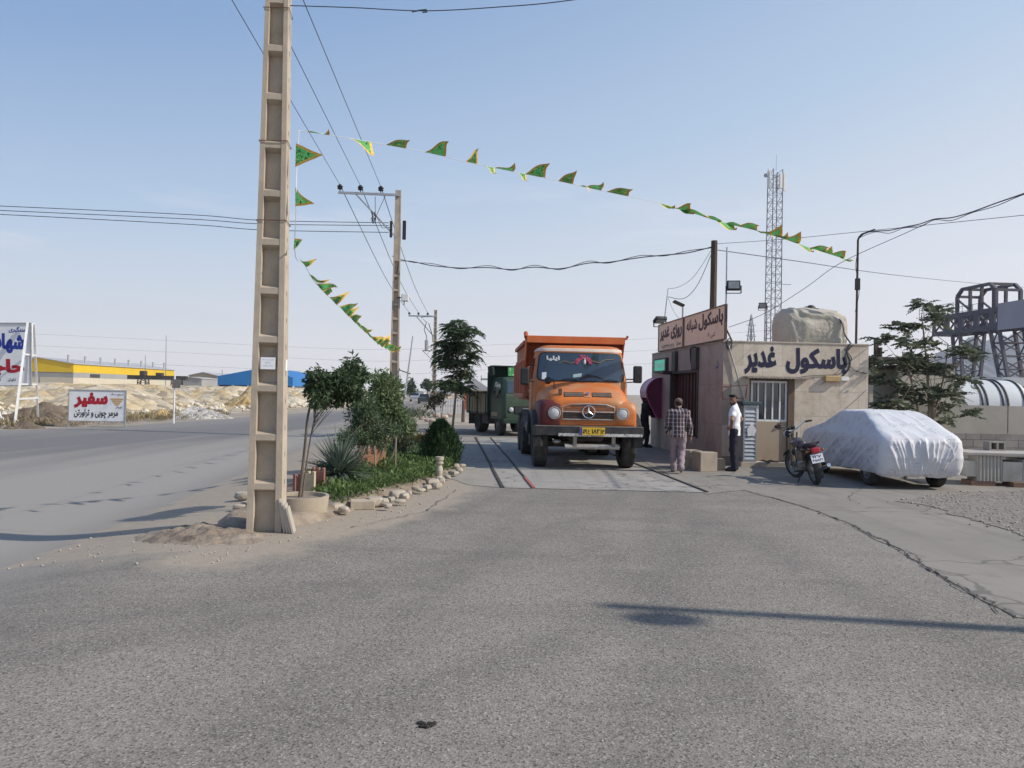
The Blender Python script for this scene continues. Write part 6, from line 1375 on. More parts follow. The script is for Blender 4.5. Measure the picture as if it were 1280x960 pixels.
def hand(S,wrist,d,palm_n,side,curl=.35):
    """palm, four unequal fingers and a thumb leaving the side of the palm near its base"""
    w=V(wrist); d=V(d).normalized(); n=V(palm_n); n=(n-d*n.dot(d)).normalized(); s=d.cross(n).normalized()*side
    S.cap(w,w+d*.075,.026,.030,.012); S.cap(w+d*.03+s*.018,w+d*.08+s*.024,.018,.018,.01); S.cap(w+d*.03-s*.018,w+d*.08-s*.024,.018,.018,.01)
    ax=n.cross(d)
    for k,(o,L) in enumerate(((.031,.072),(.011,.082),(-.010,.077),(-.030,.062))): finger_chain(S,w+d*.085+s*o,d+s*o*1.5,ax,L,.0095,curl)
    tb=w+d*.022+s*.026; finger_chain(S,tb,d*.7+s*.75+n*.25,ax,.065,.0105,curl*.5)
def head(S,c,yaw,pitch=0,s=1.0):
    Mx=Matrix.Rotation(yaw,3,'Z')@Matrix.Rotation(pitch,3,'X'); c=V(c); L=lambda x,y,z: c+Mx@V((x,y,z))*s
    S.ell(L(0,-.012,.028),(.074*s,.090*s,.088*s),.02,rz=yaw); S.cap(L(0,.028,-.03),L(0,.05,-.085),.052*s,.030*s,.03); S.cap(L(-.03,.02,-.05),L(.03,.02,-.05),.040*s,.040*s,.02)
    S.cap(L(0,.085,.012),L(0,.104,-.028),.010*s,.016*s,.012); S.cap(L(-.035,.078,.03),L(.035,.078,.03),.013*s,.013*s,.012)
    S.cap(L(-.022,.080,-.055),L(.022,.080,-.055),.010*s,.010*s,.008); S.cap(L(-.020,.078,-.066),L(.020,.078,-.066),.010*s,.010*s,.008)
    for q in (-1,1): S.ell(L(q*.076,-.012,.0),(.012*s,.022*s,.032*s),.008,rz=yaw)
    for q in (-1,1): S.ell(L(q*.031,.087,.012),(.016*s,.010*s,.011*s),.004,'sub',rz=yaw); S.ell(L(q*.031,.078,.012),(.013*s,.012*s,.012*s),.002,rz=yaw)
    return L
def limb(S,pts,rs,k=.02,g=0,lim=None):
    for i in range(len(pts)-1): S.cap(pts[i],pts[i+1],rs[i]+g,rs[i+1]+g,k)
def person(name,loc,rz,label,J,look,outfit,res=.0085):
    """J: joint positions; the skin is one surface from head to feet, clothes are separate shells"""
    jp=[p for k,p in J.items() if not k.startswith(('hd_','curl'))]; lo=[min(p[i] for p in jp)-.16 for i in range(3)]; hi=[max(p[i] for p in jp)+.16 for i in range(3)]; lo[2]=-.02; hi[2]=J['head'][2]+.17
    def torso(S,g,zlo=None):
        pv,ch,nk=V(J['pelvis']),V(J['chest']),V(J['neck'])
        S.cap(pv,pv+(ch-pv)*.45,.150+g,.142+g,.03,(1.0,.74,1)); S.cap(pv+(ch-pv)*.45,ch,.142+g,.168+g,.05,(1.0,.72,1)); S.cap(J['sh_l'],J['sh_r'],.062+g,.062+g,.06); 
        for s in ('l','r'): S.cap(ch,J['sh_'+s],.10+g,.066+g,.05,(1,.8,1))
    S=SDF(lo,hi,res); torso(S,-.006); S.cap(J['neck'],V(J['neck']).lerp(V(J['head']),.8),.058,.052,.03); L=head(S,J['head'],*look)
    for s,sd in (('l',-1),('r',1)):
        limb(S,[J['sh_'+s],J['el_'+s],J['wr_'+s]],[.050,.041,.027]); limb(S,[J['hip_'+s],J['kn_'+s],J['an_'+s]],[.088,.058,.038],.03)
        S.cap(J['an_'+s],J['to_'+s],.036,.030,.02); d=V(J['wr_'+s])-V(J['el_'+s]); hd=J.get('hd_'+s,(d,V(J['pelvis'])-V(J['wr_'+s]))); hand(S,J['wr_'+s],hd[0],hd[1],sd,J.get('curl_'+s,.35))
    B=S.build(name,M['skin']); B.location=loc; B.rotation_euler=(0,0,rz); tag(B,label,'person')
    wr=lambda amp:(lambda X,Y,Z: amp*(np.sin(Z*38+X*17+Y*9)+np.sin(Z*23-X*31+Y*27)*.8))
    # upper garment
    S=SDF(lo,hi,res); torso(S,.016); sl_=outfit['sleeve']
    for s in ('l','r'):
        a,b,c=V(J['sh_'+s]),V(J['el_'+s]),V(J['wr_'+s])
        if sl_<1: S.cap(a,a.lerp(b,sl_),.070,.066,.03)
        else: S.cap(a,b,.070,.058,.03); S.cap(b,b.lerp(c,.93),.058,.046,.02)
    pv=V(J['pelvis']); S.cap(pv+V((0,0,.05)),pv+V((0,0,outfit['hem'])),.165,.17,.03,(1,.78,1)); S.cap(J['neck'],V(J['neck'])+V((0,0,.035)),.066,.062,.02)
    hz_=pv.z+outfit['hem']; S.cut(lambda X,Y,Z:(hz_-Z)+0*X+0*Y); S.disp(wr(.0035)); S.build('shirt',M[outfit['top']],B)
    S=SDF(lo,hi,res); 
    for s in ('l','r'): limb(S,[J['hip_'+s],J['kn_'+s],V(J['an_'+s])+V((0,0,-.03))],[.100,.078,.066],.03)
    S.cap(pv+V((0,0,.06)),pv+V((0,0,-.03)),.160,.158,.03,(1,.76,1)); S.disp(wr(.004)); zc=.035; S.cut(lambda X,Y,Z:(zc-Z)+0*X+0*Y); S.build('trousers',M[outfit['legs']],B)
    for s in ('l','r'):
        S=SDF(lo,hi,res); S.cap(J['an_'+s],J['to_'+s],.048,.042,.02); a=V(J['an_'+s]); t=V(J['to_'+s]); S.cap(a+V((0,0,-.03)),a.lerp(t,.3)+V((0,0,-.02)),.045,.045,.02)
        S.cut(lambda X,Y,Z:(max(0,J['an_'+s][2]-.085)-Z)+0*X+0*Y); S.build('shoe',M[outfit['shoes']],B)
    c=V(J['head']); S=SDF(c-V((.16,.16,.10)),c+V((.16,.16,.2)),.007); yw=look[0]
    Mx=Matrix.Rotation(yw,3,'Z')@Matrix.Rotation(look[1] if len(look)>1 else 0,3,'X'); Q=lambda x,y,z:c+Mx@V((x,y,z))
    if outfit.get('cap'):
        S.ell(Q(0,-.012,.055),(.086,.104,.075),.01,rz=yw); fw=Mx@V((0,1,0)); S.cut(lambda X,Y,Z:(c.z+.035-Z)+0*X+0*Y); S.cap(Q(-.05,.10,.045),Q(.05,.10,.045),.02,.02,.01); S.build('cap',M[outfit['cap']],B)
        S=SDF(c-V((.16,.16,.12)),c+V((.16,.16,.2)),.007); S.ell(Q(0,-.030,.015),(.080,.088,.075),.01,rz=yw); S.cut(lambda X,Y,Z:np.maximum(Z-(c.z+.06),(c.z-.06)-Z)+0*X+0*Y); f2=Mx@V((0,1,0)); S.cut(lambda X,Y,Z:((X-c.x)*f2.x+(Y-c.y)*f2.y)-.02+0*Z); S.build('hair',M['hair'],B)
    else:
        S.ell(Q(0,-.020,.045),(.083,.094,.088),.01,rz=yw); S.ell(Q(0,-.05,.0),(.076,.068,.075),.01,rz=yw); S.cap(Q(-.05,.055,.098),Q(.05,.055,.098),.030,.030,.02); f2=Mx@V((0,1,0)); S.disp(lambda X,Y,Z:.005*np.sin(X*90+Y*70)*np.sin(Z*80)); 
        S.cut(lambda X,Y,Z: np.minimum(((X-c.x)*f2.x+(Y-c.y)*f2.y)-.015+0*Z,(c.z+.068-Z)+0*X+0*Y)); S.build('hair',M['hair'],B)
    if outfit.get('face'):
        mb=MB()
        for q in (-1,1): mb.sph(Q(q*.031,.0885,.012),(.010,.007,.006),7,5); mb.tube([Q(q*.015,.093,.031),Q(q*.033,.095,.036),Q(q*.05,.082,.030)],.0055,5)
        mb.build('eyes_and_brows',M['hair'],B)
        S=SDF(c-V((.12,.12,.14)),c+V((.12,.14,.05)),.006); S.cap(Q(-.05,.03,-.05),Q(0,.062,-.098),.026,.028,.02); S.cap(Q(.05,.03,-.05),Q(0,.062,-.098),.026,.028,.02); S.cap(Q(-.026,.088,-.042),Q(.026,.088,-.042),.007,.007,.004); S.ell(Q(0,.05,-.02),(.045,.05,.045),.0,'sub',rz=yw); S.build('beard',mat('short_beard',(.045,.032,.028),rough=.9),B)
    return B
base=lambda h:{'pelvis':(0,0,.95*h),'chest':(0,0,1.27*h),'neck':(0,-.01,1.46*h),'head':(0,.025,1.615*h),'sh_l':(-.175,0,1.405*h),'sh_r':(.175,0,1.405*h),'hip_l':(-.09,0,.92*h),'hip_r':(.09,0,.92*h)}
# man in the white shirt: hands on hips, head turned to the camera side
J=base(1.0); J.update({'el_l':(-.36,.03,1.17),'wr_l':(-.19,.05,1.00),'el_r':(.33,-.13,1.17),'wr_r':(.20,.03,1.03),'kn_l':(-.10,.02,.50),'an_l':(-.11,-.03,.08),'to_l':(-.13,.14,.035),'kn_r':(.10,.01,.50),'an_r':(.12,-.04,.08),'to_r':(.16,.12,.035),'hd_l':(V((.75,.55,-.25)),V((.5,-.5,0))),'hd_r':(V((-.75,.55,-.25)),V((-.5,-.5,0))),'curl_l':.5,'curl_r':.5})
q=G(917,589); person('person',(q.x,q.y,0),R(70),'standing man in a white short sleeved shirt and navy trousers with hands on hips',J,(R(58),R(-4)),dict(sleeve=.55,hem=-.14,top='shirt_white',legs='trouser_navy',shoes='shoe_dark',face=True))
# man in the plaid shirt walking away
h=.955; J=base(h); J.update({'neck':(0,.03,1.44*h),'head':(0,.085,1.585*h),'chest':(0,.01,1.27*h),'sh_l':(-.16,.02,1.375*h),'sh_r':(.16,.0,1.375*h),'el_l':(-.245,.03,1.10*h),'wr_l':(-.235,.20,.93*h),'el_r':(.25,-.04,1.10*h),'wr_r':(.265,.05,.86*h),'kn_l':(-.085,.16,.49*h),'an_l':(-.08,.12,.075),'to_l':(-.09,.27,.035),'kn_r':(.08,.05,.47*h),'an_r':(.05,-.30,.155),'to_r':(.06,-.18,.05)})
q=G(847,591); person('person',(q.x,q.y,0),R(-8),'man in a plaid shirt and cap walking away towards the office corner',J,(R(5),R(-12)),dict(sleeve=1,hem=-.13,top='plaid',legs='trouser_mauve',shoes='dustgrey',cap='cap_brown'))
# person in black at the hood
h=.98; J=base(h); J.update({'neck':(0,.06,1.43*h),'head':(0,.13,1.57*h),'chest':(0,.03,1.26*h),'sh_l':(-.175,.04,1.39*h),'sh_r':(.175,.04,1.39*h),'el_l':(-.22,.10,1.12*h),'wr_l':(-.12,.30,1.20*h),'el_r':(.22,.10,1.12*h),'wr_r':(.12,.30,1.18*h),'kn_l':(-.12,.05,.49*h),'an_l':(-.17,-.10,.08),'to_l':(-.19,.07,.035),'kn_r':(.10,.08,.49*h),'an_r':(.12,.02,.08),'to_r':(.14,.19,.035)})
q=BM@V((-.46,yn+.42,0)); person('person',(q.x,q.y,0),R(-80),'person dressed in black standing at the magenta telephone hood',J,(0,R(-8)),dict(sleeve=1,hem=-.16,top='black_cloth',legs='black_cloth',shoes='shoe_dark'))
# ------------------------------------------------------------------ covered car
CV=thing('covered_car',(7.74,14.40,0),'small car parked under a pale printed cloth cover beside the office','car',R(-.5))
lv=[(.245,.735,.10,4.02,.16),(.30,.765,.05,4.06,.16),(.42,.79,.0,4.10,.17),(.62,.80,-.03,4.12,.17),(.80,.795,-.02,4.10,.17),(.92,.785,.0,4.05,.17),(.985,.765,.03,3.9,.18),(1.04,.735,.12,3.62,.18),(1.15,.685,.40,3.15,.16),(1.28,.645,.70,2.80,.15),(1.39,.60,.98,2.52,.14),(1.44,.565,1.12,2.40,.14),(1.465,.51,1.22,2.30,.12),(1.478,.40,1.34,2.2,.10)]
Z_=np.array([l[0] for l in lv]); zs=np.concatenate([np.linspace(.245,1.0,40),np.linspace(1.02,1.478,18)])
tt=np.linspace(0,1,len(lv)); 
def ringcar(i):
    z,hx,ya_,yb2,rc=[float(np.interp(zs[i],Z_,[l[k] for l in lv])) for k in range(5)]
    pts=[]; per=[]
    rr=min(rc,hx*.9,(yb2-ya_)/2*.9)
    cs=[(hx-rr,ya_+rr,-PI/2),(hx-rr,yb2-rr,0),(-hx+rr,yb2-rr,PI/2),(-hx+rr,ya_+rr,PI)]
    segs=[120,80,120,80]
    for k,(cx,cy2,a0) in enumerate(cs):
        for j in range(7): a=a0+PI/2*j/6; pts.append((cx+rr*math.cos(a),cy2+rr*math.sin(a)))
        nx=cs[(k+1)%4]; a=a0+PI/2; p=(cx+rr*math.cos(a),cy2+rr*math.sin(a)); q=(nx[0]+rr*math.cos(nx[2]),nx[1]+rr*math.sin(nx[2])); m_=[80,120,80,120][k]
        for j in range(1,m_): pts.append((p[0]+(q[0]-p[0])*j/m_,p[1]+(q[1]-p[1])*j/m_))
    return [(x,y,z) for x,y in pts]
PL_=random.Random(5); PLEATS=[(-.72+1.44*(i+PL_.uniform(.1,.9))/15,PL_.uniform(.022,.05),PL_.uniform(.018,.042),PL_.choice((0,0,.25,.45)),PL_.choice((1.0,1.0,1.05,.8))) for i in range(15)]
rings=[ringcar(i) for i in range(len(zs))]; n=len(rings[0]); vs=[];
for i,rg in enumerate(rings):
    for (x,y,z) in rg:
        p=V((x,y,z)); nrm=V((x/.8,(y-2.05)/2.05 if abs(y-2.05)>1.4 else 0,0)); nrm=nrm.normalized() if nrm.length>.01 else V((0,0,1))
        if z>1.0: nrm=(nrm*.5+V((0,0,.8))).normalized()
        rear=max(0,1-abs(y)/.25) if z<1.0 else 0; low=max(0,min(1,(1.0-z)/.7))
        # gathered pleats on the rear, slack diagonal folds on the sides
        ph=x*24+ (1-z)*(6*x+2.5)+noise.noise(V((x*3,z*1.2,1)))*2.2
        t_=max(0,min(1,(z-.28)/.68)); sx_=x/(.60+.40*t_)+.05*noise.noise(V((x*2,z*3,1))); d=0
        for (si,wi,ai,z0_,z1_) in PLEATS:
            u=(sx_-si)/wi; k_=math.exp(-abs(u)*(1.0 if u<0 else 2.2)); d+=ai*k_*min(1,max(0,(t_-z0_)/.15+.3))*min(1,max(0,(z1_-t_)/.10))
        d=rear*(d-.012)
        side=(1-rear)*min(1,max(0,(1.25-z)*2)); s_=y*1.9+z*3.1
        d+=side*(.030*noise.noise(V((s_*1.1,(y-z*1.2)*.5,3)))+.030*(1-abs(noise.noise(V((s_*1.5,(y-z)*.4,5)))))**8+.022*(1-abs(noise.noise(V((s_*2.6,(y-z)*.9,9)))))**8-.01)
        d+=.016*(1-abs(noise.noise(V((x*2.6+y*.8,y*1.1-x*.5,z*2)))))**9+.006*noise.noise(p*5)+(.012*noise.noise(V((x*4,y*1.2,z*2))) if z>1 else 0)
        q=p+nrm*d; 
        if i==0: q.z+=.05*noise.noise(V((x*2.2,y*1.6,4)))+.02*noise.noise(V((x*7,y*5,4)))+.10*math.exp(-((y-.78)/.42)**2)*(1 if abs(x)>.6 else 0)
        if i==1: q.z+=.03*noise.noise(V((x*2.2,y*1.6,4)))+.08*math.exp(-((y-.78)/.42)**2)*(1 if abs(x)>.6 else 0)
        vs.append(q)
fs=[(i*n+k,i*n+(k+1)%n,(i+1)*n+(k+1)%n,(i+1)*n+k) for i in range(len(rings)-1) for k in range(n)]+[tuple((len(rings)-1)*n+k for k in range(n))]
def covermat():
    m=newmat('printed_cover'); nt=m.node_tree; p=nt.nodes['Principled BSDF']; co=coords(nt)
    v=N(nt,'TexVoronoi'); v.inputs['Scale'].default_value=4.3; v.inputs['Randomness'].default_value=.75; nt.links.new(co,v.inputs['Vector'])
    sq=noisen(nt,co,34,3,.6,1.0); spot=ramp(nt,v.outputs['Distance'],.34,.42,(1,1,1),(0,0,0)); mk=mathn(nt,'MULTIPLY',spot,ramp(nt,sq,.535,.565))
    c=mixc(nt,noisen(nt,co,1.3,3),(.60,.60,.62),(.53,.53,.555)); c=mixc(nt,mathn(nt,'MULTIPLY',mk,.58),c,(.16,.16,.20))
    c=mixc(nt,mathn(nt,'MULTIPLY',ramp(nt,noisen(nt,co,.9,6,.65),.5,.75),.4),c,(.55,.53,.52))
    nt.links.new(c,p.inputs['Base Color']); p.inputs['Roughness'].default_value=.6; p.inputs['Sheen Weight'].default_value=.2; bumpn(nt,noisen(nt,co,7,6,.6,.8),.25,.03); return m
M['cover']=covermat()
mb=MB(); mb.v=[tuple(v) for v in vs]; mb.f=fs; mb.m=[0]*len(fs); mb.build('cloth_cover',M['cover'],CV,smooth=80)
mb=MB(); mb.box(-.66,.66,.35,3.9,.26,.75); mb.build('underbody',M['chassis'],CV,bevel=.05)
M['hubcap']=mat('hubcap_silver',(.42,.42,.43),(.25,.25,.26),12,rough=.4,metal=.4)
for x,y,s in ((-.64,.76,-1),(.64,.76,1),(-.64,3.15,-1),(.64,3.15,1)): wheel(x,y,s,.285,.18,False,False,CV,0,'hubcap')
mb=MB(); mb.cyl((-.30,.05,.24),(-.30,.45,.24),.025,.025,8); mb.build('exhaust_pipe',M['rust'],CV)
# ------------------------------------------------------------------ motorcycle
q=G(1021,606); MC=thing('motorcycle',(q.x,q.y+.02,.0),'worn black motorcycle leaning on its stand in front of the covered car','motorcycle'); MC.rotation_euler=(0,R(-12),R(-4))
M['mcred']=mat('tank_dark_red',(.05,.02,.022),(.09,.085,.085),9,rough=.3,spec=.6); M['seatvinyl']=mat('seat_vinyl',(.025,.022,.03),(.06,.03,.05),5,rough=.6); M['tail']=mat('tail_red',(.45,.02,.03),rough=.25,spec=.6); M['alu']=mat('cast_aluminium',(.33,.33,.33),(.18,.17,.16),14,rough=.5,metal=.5)
def mcwheel(nm,c,r,steer=0,par=MC,wd=.085):
    mb=MB(); mb.lathe([(r-.075,-wd*.35),(r-.05,-wd*.5),(r-.015,-wd*.42),(r,-wd*.15),(r,wd*.15),(r-.015,wd*.42),(r-.05,wd*.5),(r-.075,wd*.35)],(0,0,0),(1,0,0),36); o=mb.build(nm,M['rubber'],par,smooth=40); o.location=c; o.rotation_euler=(0,0,steer)
    mb=MB(); mb.lathe([(r-.075,-.03),(r-.085,-.034),(r-.085,.034),(r-.075,.03)],(0,0,0),(1,0,0),36); mb.build('rim',M['alu'],o,smooth=40)
    mb=MB(); mb.lathe([(.001,-.06),(.065,-.055),(.07,0),(.065,.055),(.001,.06)],(0,0,0),(1,0,0),16)
    for k in range(18):
        a=2*PI*k/18; b=a+.35*(1 if k%2 else -1); mb.tube([(.045*(1 if k%4<2 else -1),.06*math.cos(a),.06*math.sin(a)),(0,(r-.08)*math.cos(b),(r-.08)*math.sin(b))],.003,3,0,False,False)
    mb.build('hub_and_spokes',M['alu'],o); return o
st=R(20); fc=V((0,1.25,.295)); mcwheel('rear_wheel',(0,0,.29),.29,0,wd=.10); mcwheel('front_wheel',fc,.295,st)
HS=V((0,.93,.93)) # steering head
SM=Matrix.Translation(HS)@Matrix.Rotation(st,4,'Z'); 
def ar(rr,a0,a1,n,c): return [(c[0],c[1]+rr*math.cos(a),c[2]+rr*math.sin(a)) for a in np.linspace(a0,a1,n)]
mb=MB()
for s in (-1,1): mb.tube([fc+Matrix.Rotation(st,3,'Z')@V((s*.085,0,0)),SM@V((s*.085,.0,-.02)),SM@V((s*.085,-.03,.06))],[.02,.018,.018],8)
mb.build('fork',M['alu'],MC,smooth=40)
def fender(nm,rr,a0,a1,w,c,rotz,m):
    rings=[]
    for a in np.linspace(a0,a1,14):
        rings.append([(x,(rr+dz)*math.cos(a),(rr+dz)*math.sin(a)) for x,dz in ((-w,-.03),(-w*.8,.0),(0,.018),(w*.8,.0),(w,-.03),(w*.75,-.008),(0,.008),(-w*.75,-.008))])
    mb=MB(); mb.loft(rings); o=mb.build(nm,m,MC,smooth=40); o.location=c; o.rotation_euler=(0,0,rotz); return o
fender('front_fender',.325,R(35),R(165),.065,fc,st,M['black']); fender('rear_fender',.335,R(60),R(205),.085,(0,0,.30),0,M['black'])
mb=MB(); mb.tube(smoothpts([SM@V((-.36,-.16,.24)),SM@V((-.25,-.10,.24)),SM@V((-.12,.0,.13)),SM@V((0,.02,.10)),SM@V((.12,.0,.13)),SM@V((.25,-.10,.24)),SM@V((.36,-.16,.24))],5),.013,8); hb_=mb.build('handlebar',M['chrome'],MC,smooth=40)
for s in (-1,1):
    mb=MB(); mb.cyl(SM@V((s*.27,-.113,.242)),SM@V((s*.39,-.175,.242)),.02,.02,8); mb.build('grip',M['black'],hb_)
    mb=MB(); mb.tube([SM@V((s*.24,-.05,.24)),SM@V((s*.36,-.0,.225))],.007,5); mb.build('lever',M['alu'],hb_)
mb=MB(); c=SM@V((0,.13,.04)); mb.sph(c,(.085,.075,.085),14,9); hl=mb.build('headlight',M['black'],MC,smooth=60); mb=MB(); mb.sph(c+V((-.03,.05,0)),(.072,.045,.072),12,8); mb.build('lens',M['lens'],hl,smooth=60)
for s in (-1,1): mb=MB(); mb.cyl(SM@V((s*.06,.05,.14)),SM@V((s*.06,.03,.19)),.045,.045,10); mb.build('gauge',M['black'],MC,smooth=40)
mb=MB(); mb.tube([SM@V((-.26,-.08,.25)),SM@V((-.34,-.02,.30))],.007,5); mb.sph(SM@V((-.36,-.02,.26)),(.05,.015,.035),10,6); mb.build('mirror',M['black'],MC)
mb=MB(); mb.loft([[(w*math.cos(a),y,z+h_*math.sin(a)) for a in np.linspace(0,2*PI,15)[:-1]] for y,z,w,h_ in ((.44,.76,.05,.03),(.47,.765,.10,.07),(.58,.785,.125,.095),(.72,.80,.14,.105),(.82,.805,.12,.09),(.87,.80,.05,.04))]); mb.build('fuel_tank',M['mcred'],MC,smooth=60)
mb=MB(); mb.loft([[(w*math.cos(a),y,z+h_*math.sin(a)) for a in np.linspace(0,2*PI,13)[:-1]] for y,z,w,h_ in ((-.24,.80,.05,.02),(-.20,.795,.11,.05),(0,.775,.125,.055),(.25,.755,.12,.05),(.44,.765,.09,.045),(.48,.77,.05,.02))]); mb.build('seat',M['seatvinyl'],MC,smooth=60)
mb=MB()
for s in (-1,1):
    mb.tube(smoothpts([(s*.02,.90,.88),(s*.10,.45,.70),(s*.12,.0,.70),(s*.10,-.25,.76)],5),.015,6); mb.tube([(s*.03,.88,.82),(s*.10,.70,.30),(s*.10,.35,.26),(s*.10,0.02,.29)],.015,6); mb.tube([(s*.115,.0,.30),(s*.13,-.06,.68)],.022,7); mb.tube(smoothpts([(s*.12,.1,.75),(s*.13,-.2,.83),(s*.10,-.36,.86)],4),.010,6)
mb.tube([(-.10,-.36,.86),(.10,-.36,.86)],.010,6); mb.build('frame',M['black'],MC,smooth=40)
mb=MB(); mb.box(-.12,.12,.32,.62,.27,.44); mb.cyl((-.15,.42,.34),(.15,.42,.34),.10,.10,14); mb.build('engine',M['alu'],MC,bevel=.02)
mb=MB()
for k in range(7): mb.box(-.085,.085,.52-.085+.012*k,.52+.10+.012*k,.445+.034*k,.445+.034*k+.016)
mb.box(-.06,.06,.46,.60,.44,.70); mb.build('cylinder_fins',M['alu'],MC)
mb=MB(); mb.tube(smoothpts([(.10,.66,.55),(.14,.74,.40),(.15,.55,.24),(.17,.2,.26),(.18,-.15,.33),(.18,-.42,.40)],5),[.02]*11+[.03]*8+[.038]*7,8); mb.build('exhaust',M['chrome'],MC,smooth=60)
mb=MB(); mb.box(-.11,.11,.06,.34,.48,.66); mb.build('battery_box',M['black'],MC)
for s in (-1,1): mb=MB(); mb.box(min(s*.12,s*.145),max(s*.12,s*.145),.06,.34,.50,.68); mb.build('side_panel',M['mcred'],MC,bevel=.02)
mb=MB(); mb.box(-.075,.075,-.42,-.33,.66,.77); mb.build('tail_light',M['tail'],MC,bevel=.025)
M['amber']=mat('amber',(.30,.11,.03),rough=.3)
for s in (-1,1): mb=MB(); mb.sph((s*.15,-.33,.70),(.03,.03,.026),8,6); mb.cyl((s*.08,-.32,.70),(s*.13,-.33,.70),.01,.01,6); mb.build('indicator',M['amber'],MC,smooth=60)
mb=MB(); Mx=Matrix.Translation((0,-.40,.56))@Matrix.Rotation(R(-14),4,'X'); mb.box(-.115,.115,-.004,.004,-.085,.085,0,Mx); np_=mb.build('number_plate',M['paper'],MC)
mb=MB(); mb.box(-.105,.105,-.0065,-.004,-.072,.072,0,Mx); 
o_=Mx@V((-.085,-.007,.012)); ez=(Mx.to_3x3()@V((0,0,1))); lettering('plate_text','۱۲۷',M['ink'],np_,o_,(1,0,0),ez,.17,.05,.02,True); o_=Mx@V((-.095,-.007,-.06)); lettering('plate_text','۴۵۸۳۱',M['ink'],np_,o_,(1,0,0),ez,.19,.05,.02,True)
mb=MB(); mb.tube([(-.11,.36,.28),(-.27,.30,.035),(-.31,.31,.03)],.013,6); mb.build('side_stand',M['black'],MC)
mb=MB(); mb.cyl((-.27,.36,.27),(.27,.36,.27),.016,.016,7); mb.build('foot_pegs',M['black'],MC)
# ------------------------------------------------------------------ left: quarry waste beyond the road
def rubblemat(name,a,b,c,dk,vs=1.2):
    m=newmat(name); nt=m.node_tree; p=nt.nodes['Principled BSDF']; co=coords(nt)
    n1=noisen(nt,co,.09,5,.65); n2=noisen(nt,co,.45,7,.72); v=N(nt,'TexVoronoi'); v.inputs['Scale'].default_value=vs; nt.links.new(co,v.inputs['Vector']); sp=N(nt,'SeparateColor'); nt.links.new(v.outputs['Color'],sp.inputs[0])
    x=mixc(nt,ramp(nt,n1,.40,.60),a,b); x=mixc(nt,ramp(nt,n2,.50,.66),x,c); x=mixc(nt,1.0,x,mixc(nt,sp.outputs[0],(.72,.72,.72),(1.12,1.12,1.1)),'MULTIPLY'); x=mixc(nt,mathn(nt,'MULTIPLY',ramp(nt,sp.outputs[1],.82,.9),.8),x,dk)
    nt.links.new(x,p.inputs['Base Color']); p.inputs['Roughness'].default_value=.95; bumpn(nt,mathn(nt,'ADD',noisen(nt,co,1.1,8,.75),mathn(nt,'MULTIPLY',v.outputs['Distance'],-.5)),1.0,.5); return m
M['rubble']=rubblemat('quarry_rubble',(.66,.58,.45),(.60,.44,.23),(.74,.69,.60),(.27,.22,.165),1.3)
ny=230; ne=170; ys_=np.geomspace(36,330,ny); es=np.concatenate([np.linspace(-1.5,30,95),np.geomspace(30.6,200,ne-95)]); vs=[]
rng=R3(59); E_,Yg=np.meshgrid(es,ys_); XL=np.array([float(xl(y))-2.5 for y in ys_])[:,None]; Xg=XL-E_
Hh_=np.zeros(Xg.shape)
for k in range(420):   # tipped lorry loads, one beside the other
    cy_=40+210*rng.random()**1.6; ce=rng.uniform(7,20)+rng.gamma(1.5,22); cx=float(xl(cy_))-2.5-ce; rr=rng.uniform(1.6,4.4)*(1+cy_/260); hh=rng.uniform(.35,.62)*rr*.75
    dd=np.hypot(Xg-cx,(Yg-cy_)); Hh_=np.maximum(Hh_,hh*np.clip(1-dd/rr,0,1)**.9)
Hh_*=np.clip(E_/7,0,1)
for j,y in enumerate(ys_):
    far=float(sstep(190,325,y))
    for i,e in enumerate(es):
        x=Xg[j,i]; q=V((x*.5,y*.42,2)); h=.35*float(sstep(3,22,e))+min(Hh_[j,i],2.2)
        h+=(.16*noise.noise(q)+.12*noise.noise(q*2.3)+.07*noise.noise(q*5))*float(sstep(.5,5,e)); vs.append((x,y,-.335+min(h,2.0+.15*noise.noise(q))*(1-far) if e>0 else -.45))
o=npmesh('rubble_field',vs,gridfaces(ny,len(es)),M['rubble'],smooth=False); tag(o,'pale cream and yellow quarry rubble spread beyond the left road','rubble',kind='stuff')
sp=[];rng=R3(60)
while len(sp)<2600:
    y=38+130*rng.random()**2.2; e=rng.gamma(2.2,9); x=float(xl(y))-3-e
    sp.append((x,y,-.30+1.15*float(sstep(5,26,e))*rng.random(),rng.uniform(.05,.22)*(1+y/90)))
o=pebbles('rubble_stones',sp,mat('rubble_stone',(.62,.57,.49),(.50,.42,.30),.7,rough=.95),'broken quarry stones scattered over the pale rubble','stones')
def heap(cx,cy,rx,ry,h,m,label,seed,name='heap',z0=-.33,n=30):
    vs=[]
    for j in range(n):
        for i in range(n):
            u=i/(n-1)*2-1;v=j/(n-1)*2-1; r=math.hypot(u,v); q=V((u*2.2+seed,v*2.2,seed)); f=max(0,1-r)**.85*(1+.35*noise.noise(q*1.3))+(.10*noise.noise(q*3.1)+.06*noise.noise(q*8))*(1 if r<.95 else 0)
            vs.append((cx+u*rx,cy+v*ry,z0+max(-.1,h*f) if r<.98 else z0-.1))
    o=npmesh(name,vs,gridfaces(n,n),m,smooth=False); return tag(o,label,'heap')
M['ochre']=rubblemat('ochre_spoil',(.52,.36,.15),(.58,.42,.20),(.60,.50,.33),(.28,.17,.07),2.5); M['whitechips']=rubblemat('white_chips',(.66,.62,.57),(.60,.55,.48),(.72,.69,.65),(.32,.29,.25),3.0)
M['browndirt']=rubblemat('brown_spoil',(.24,.18,.13),(.28,.215,.155),(.33,.265,.20),(.13,.10,.07),2.0)
g=lambda a,b: G(a,b,-.33)
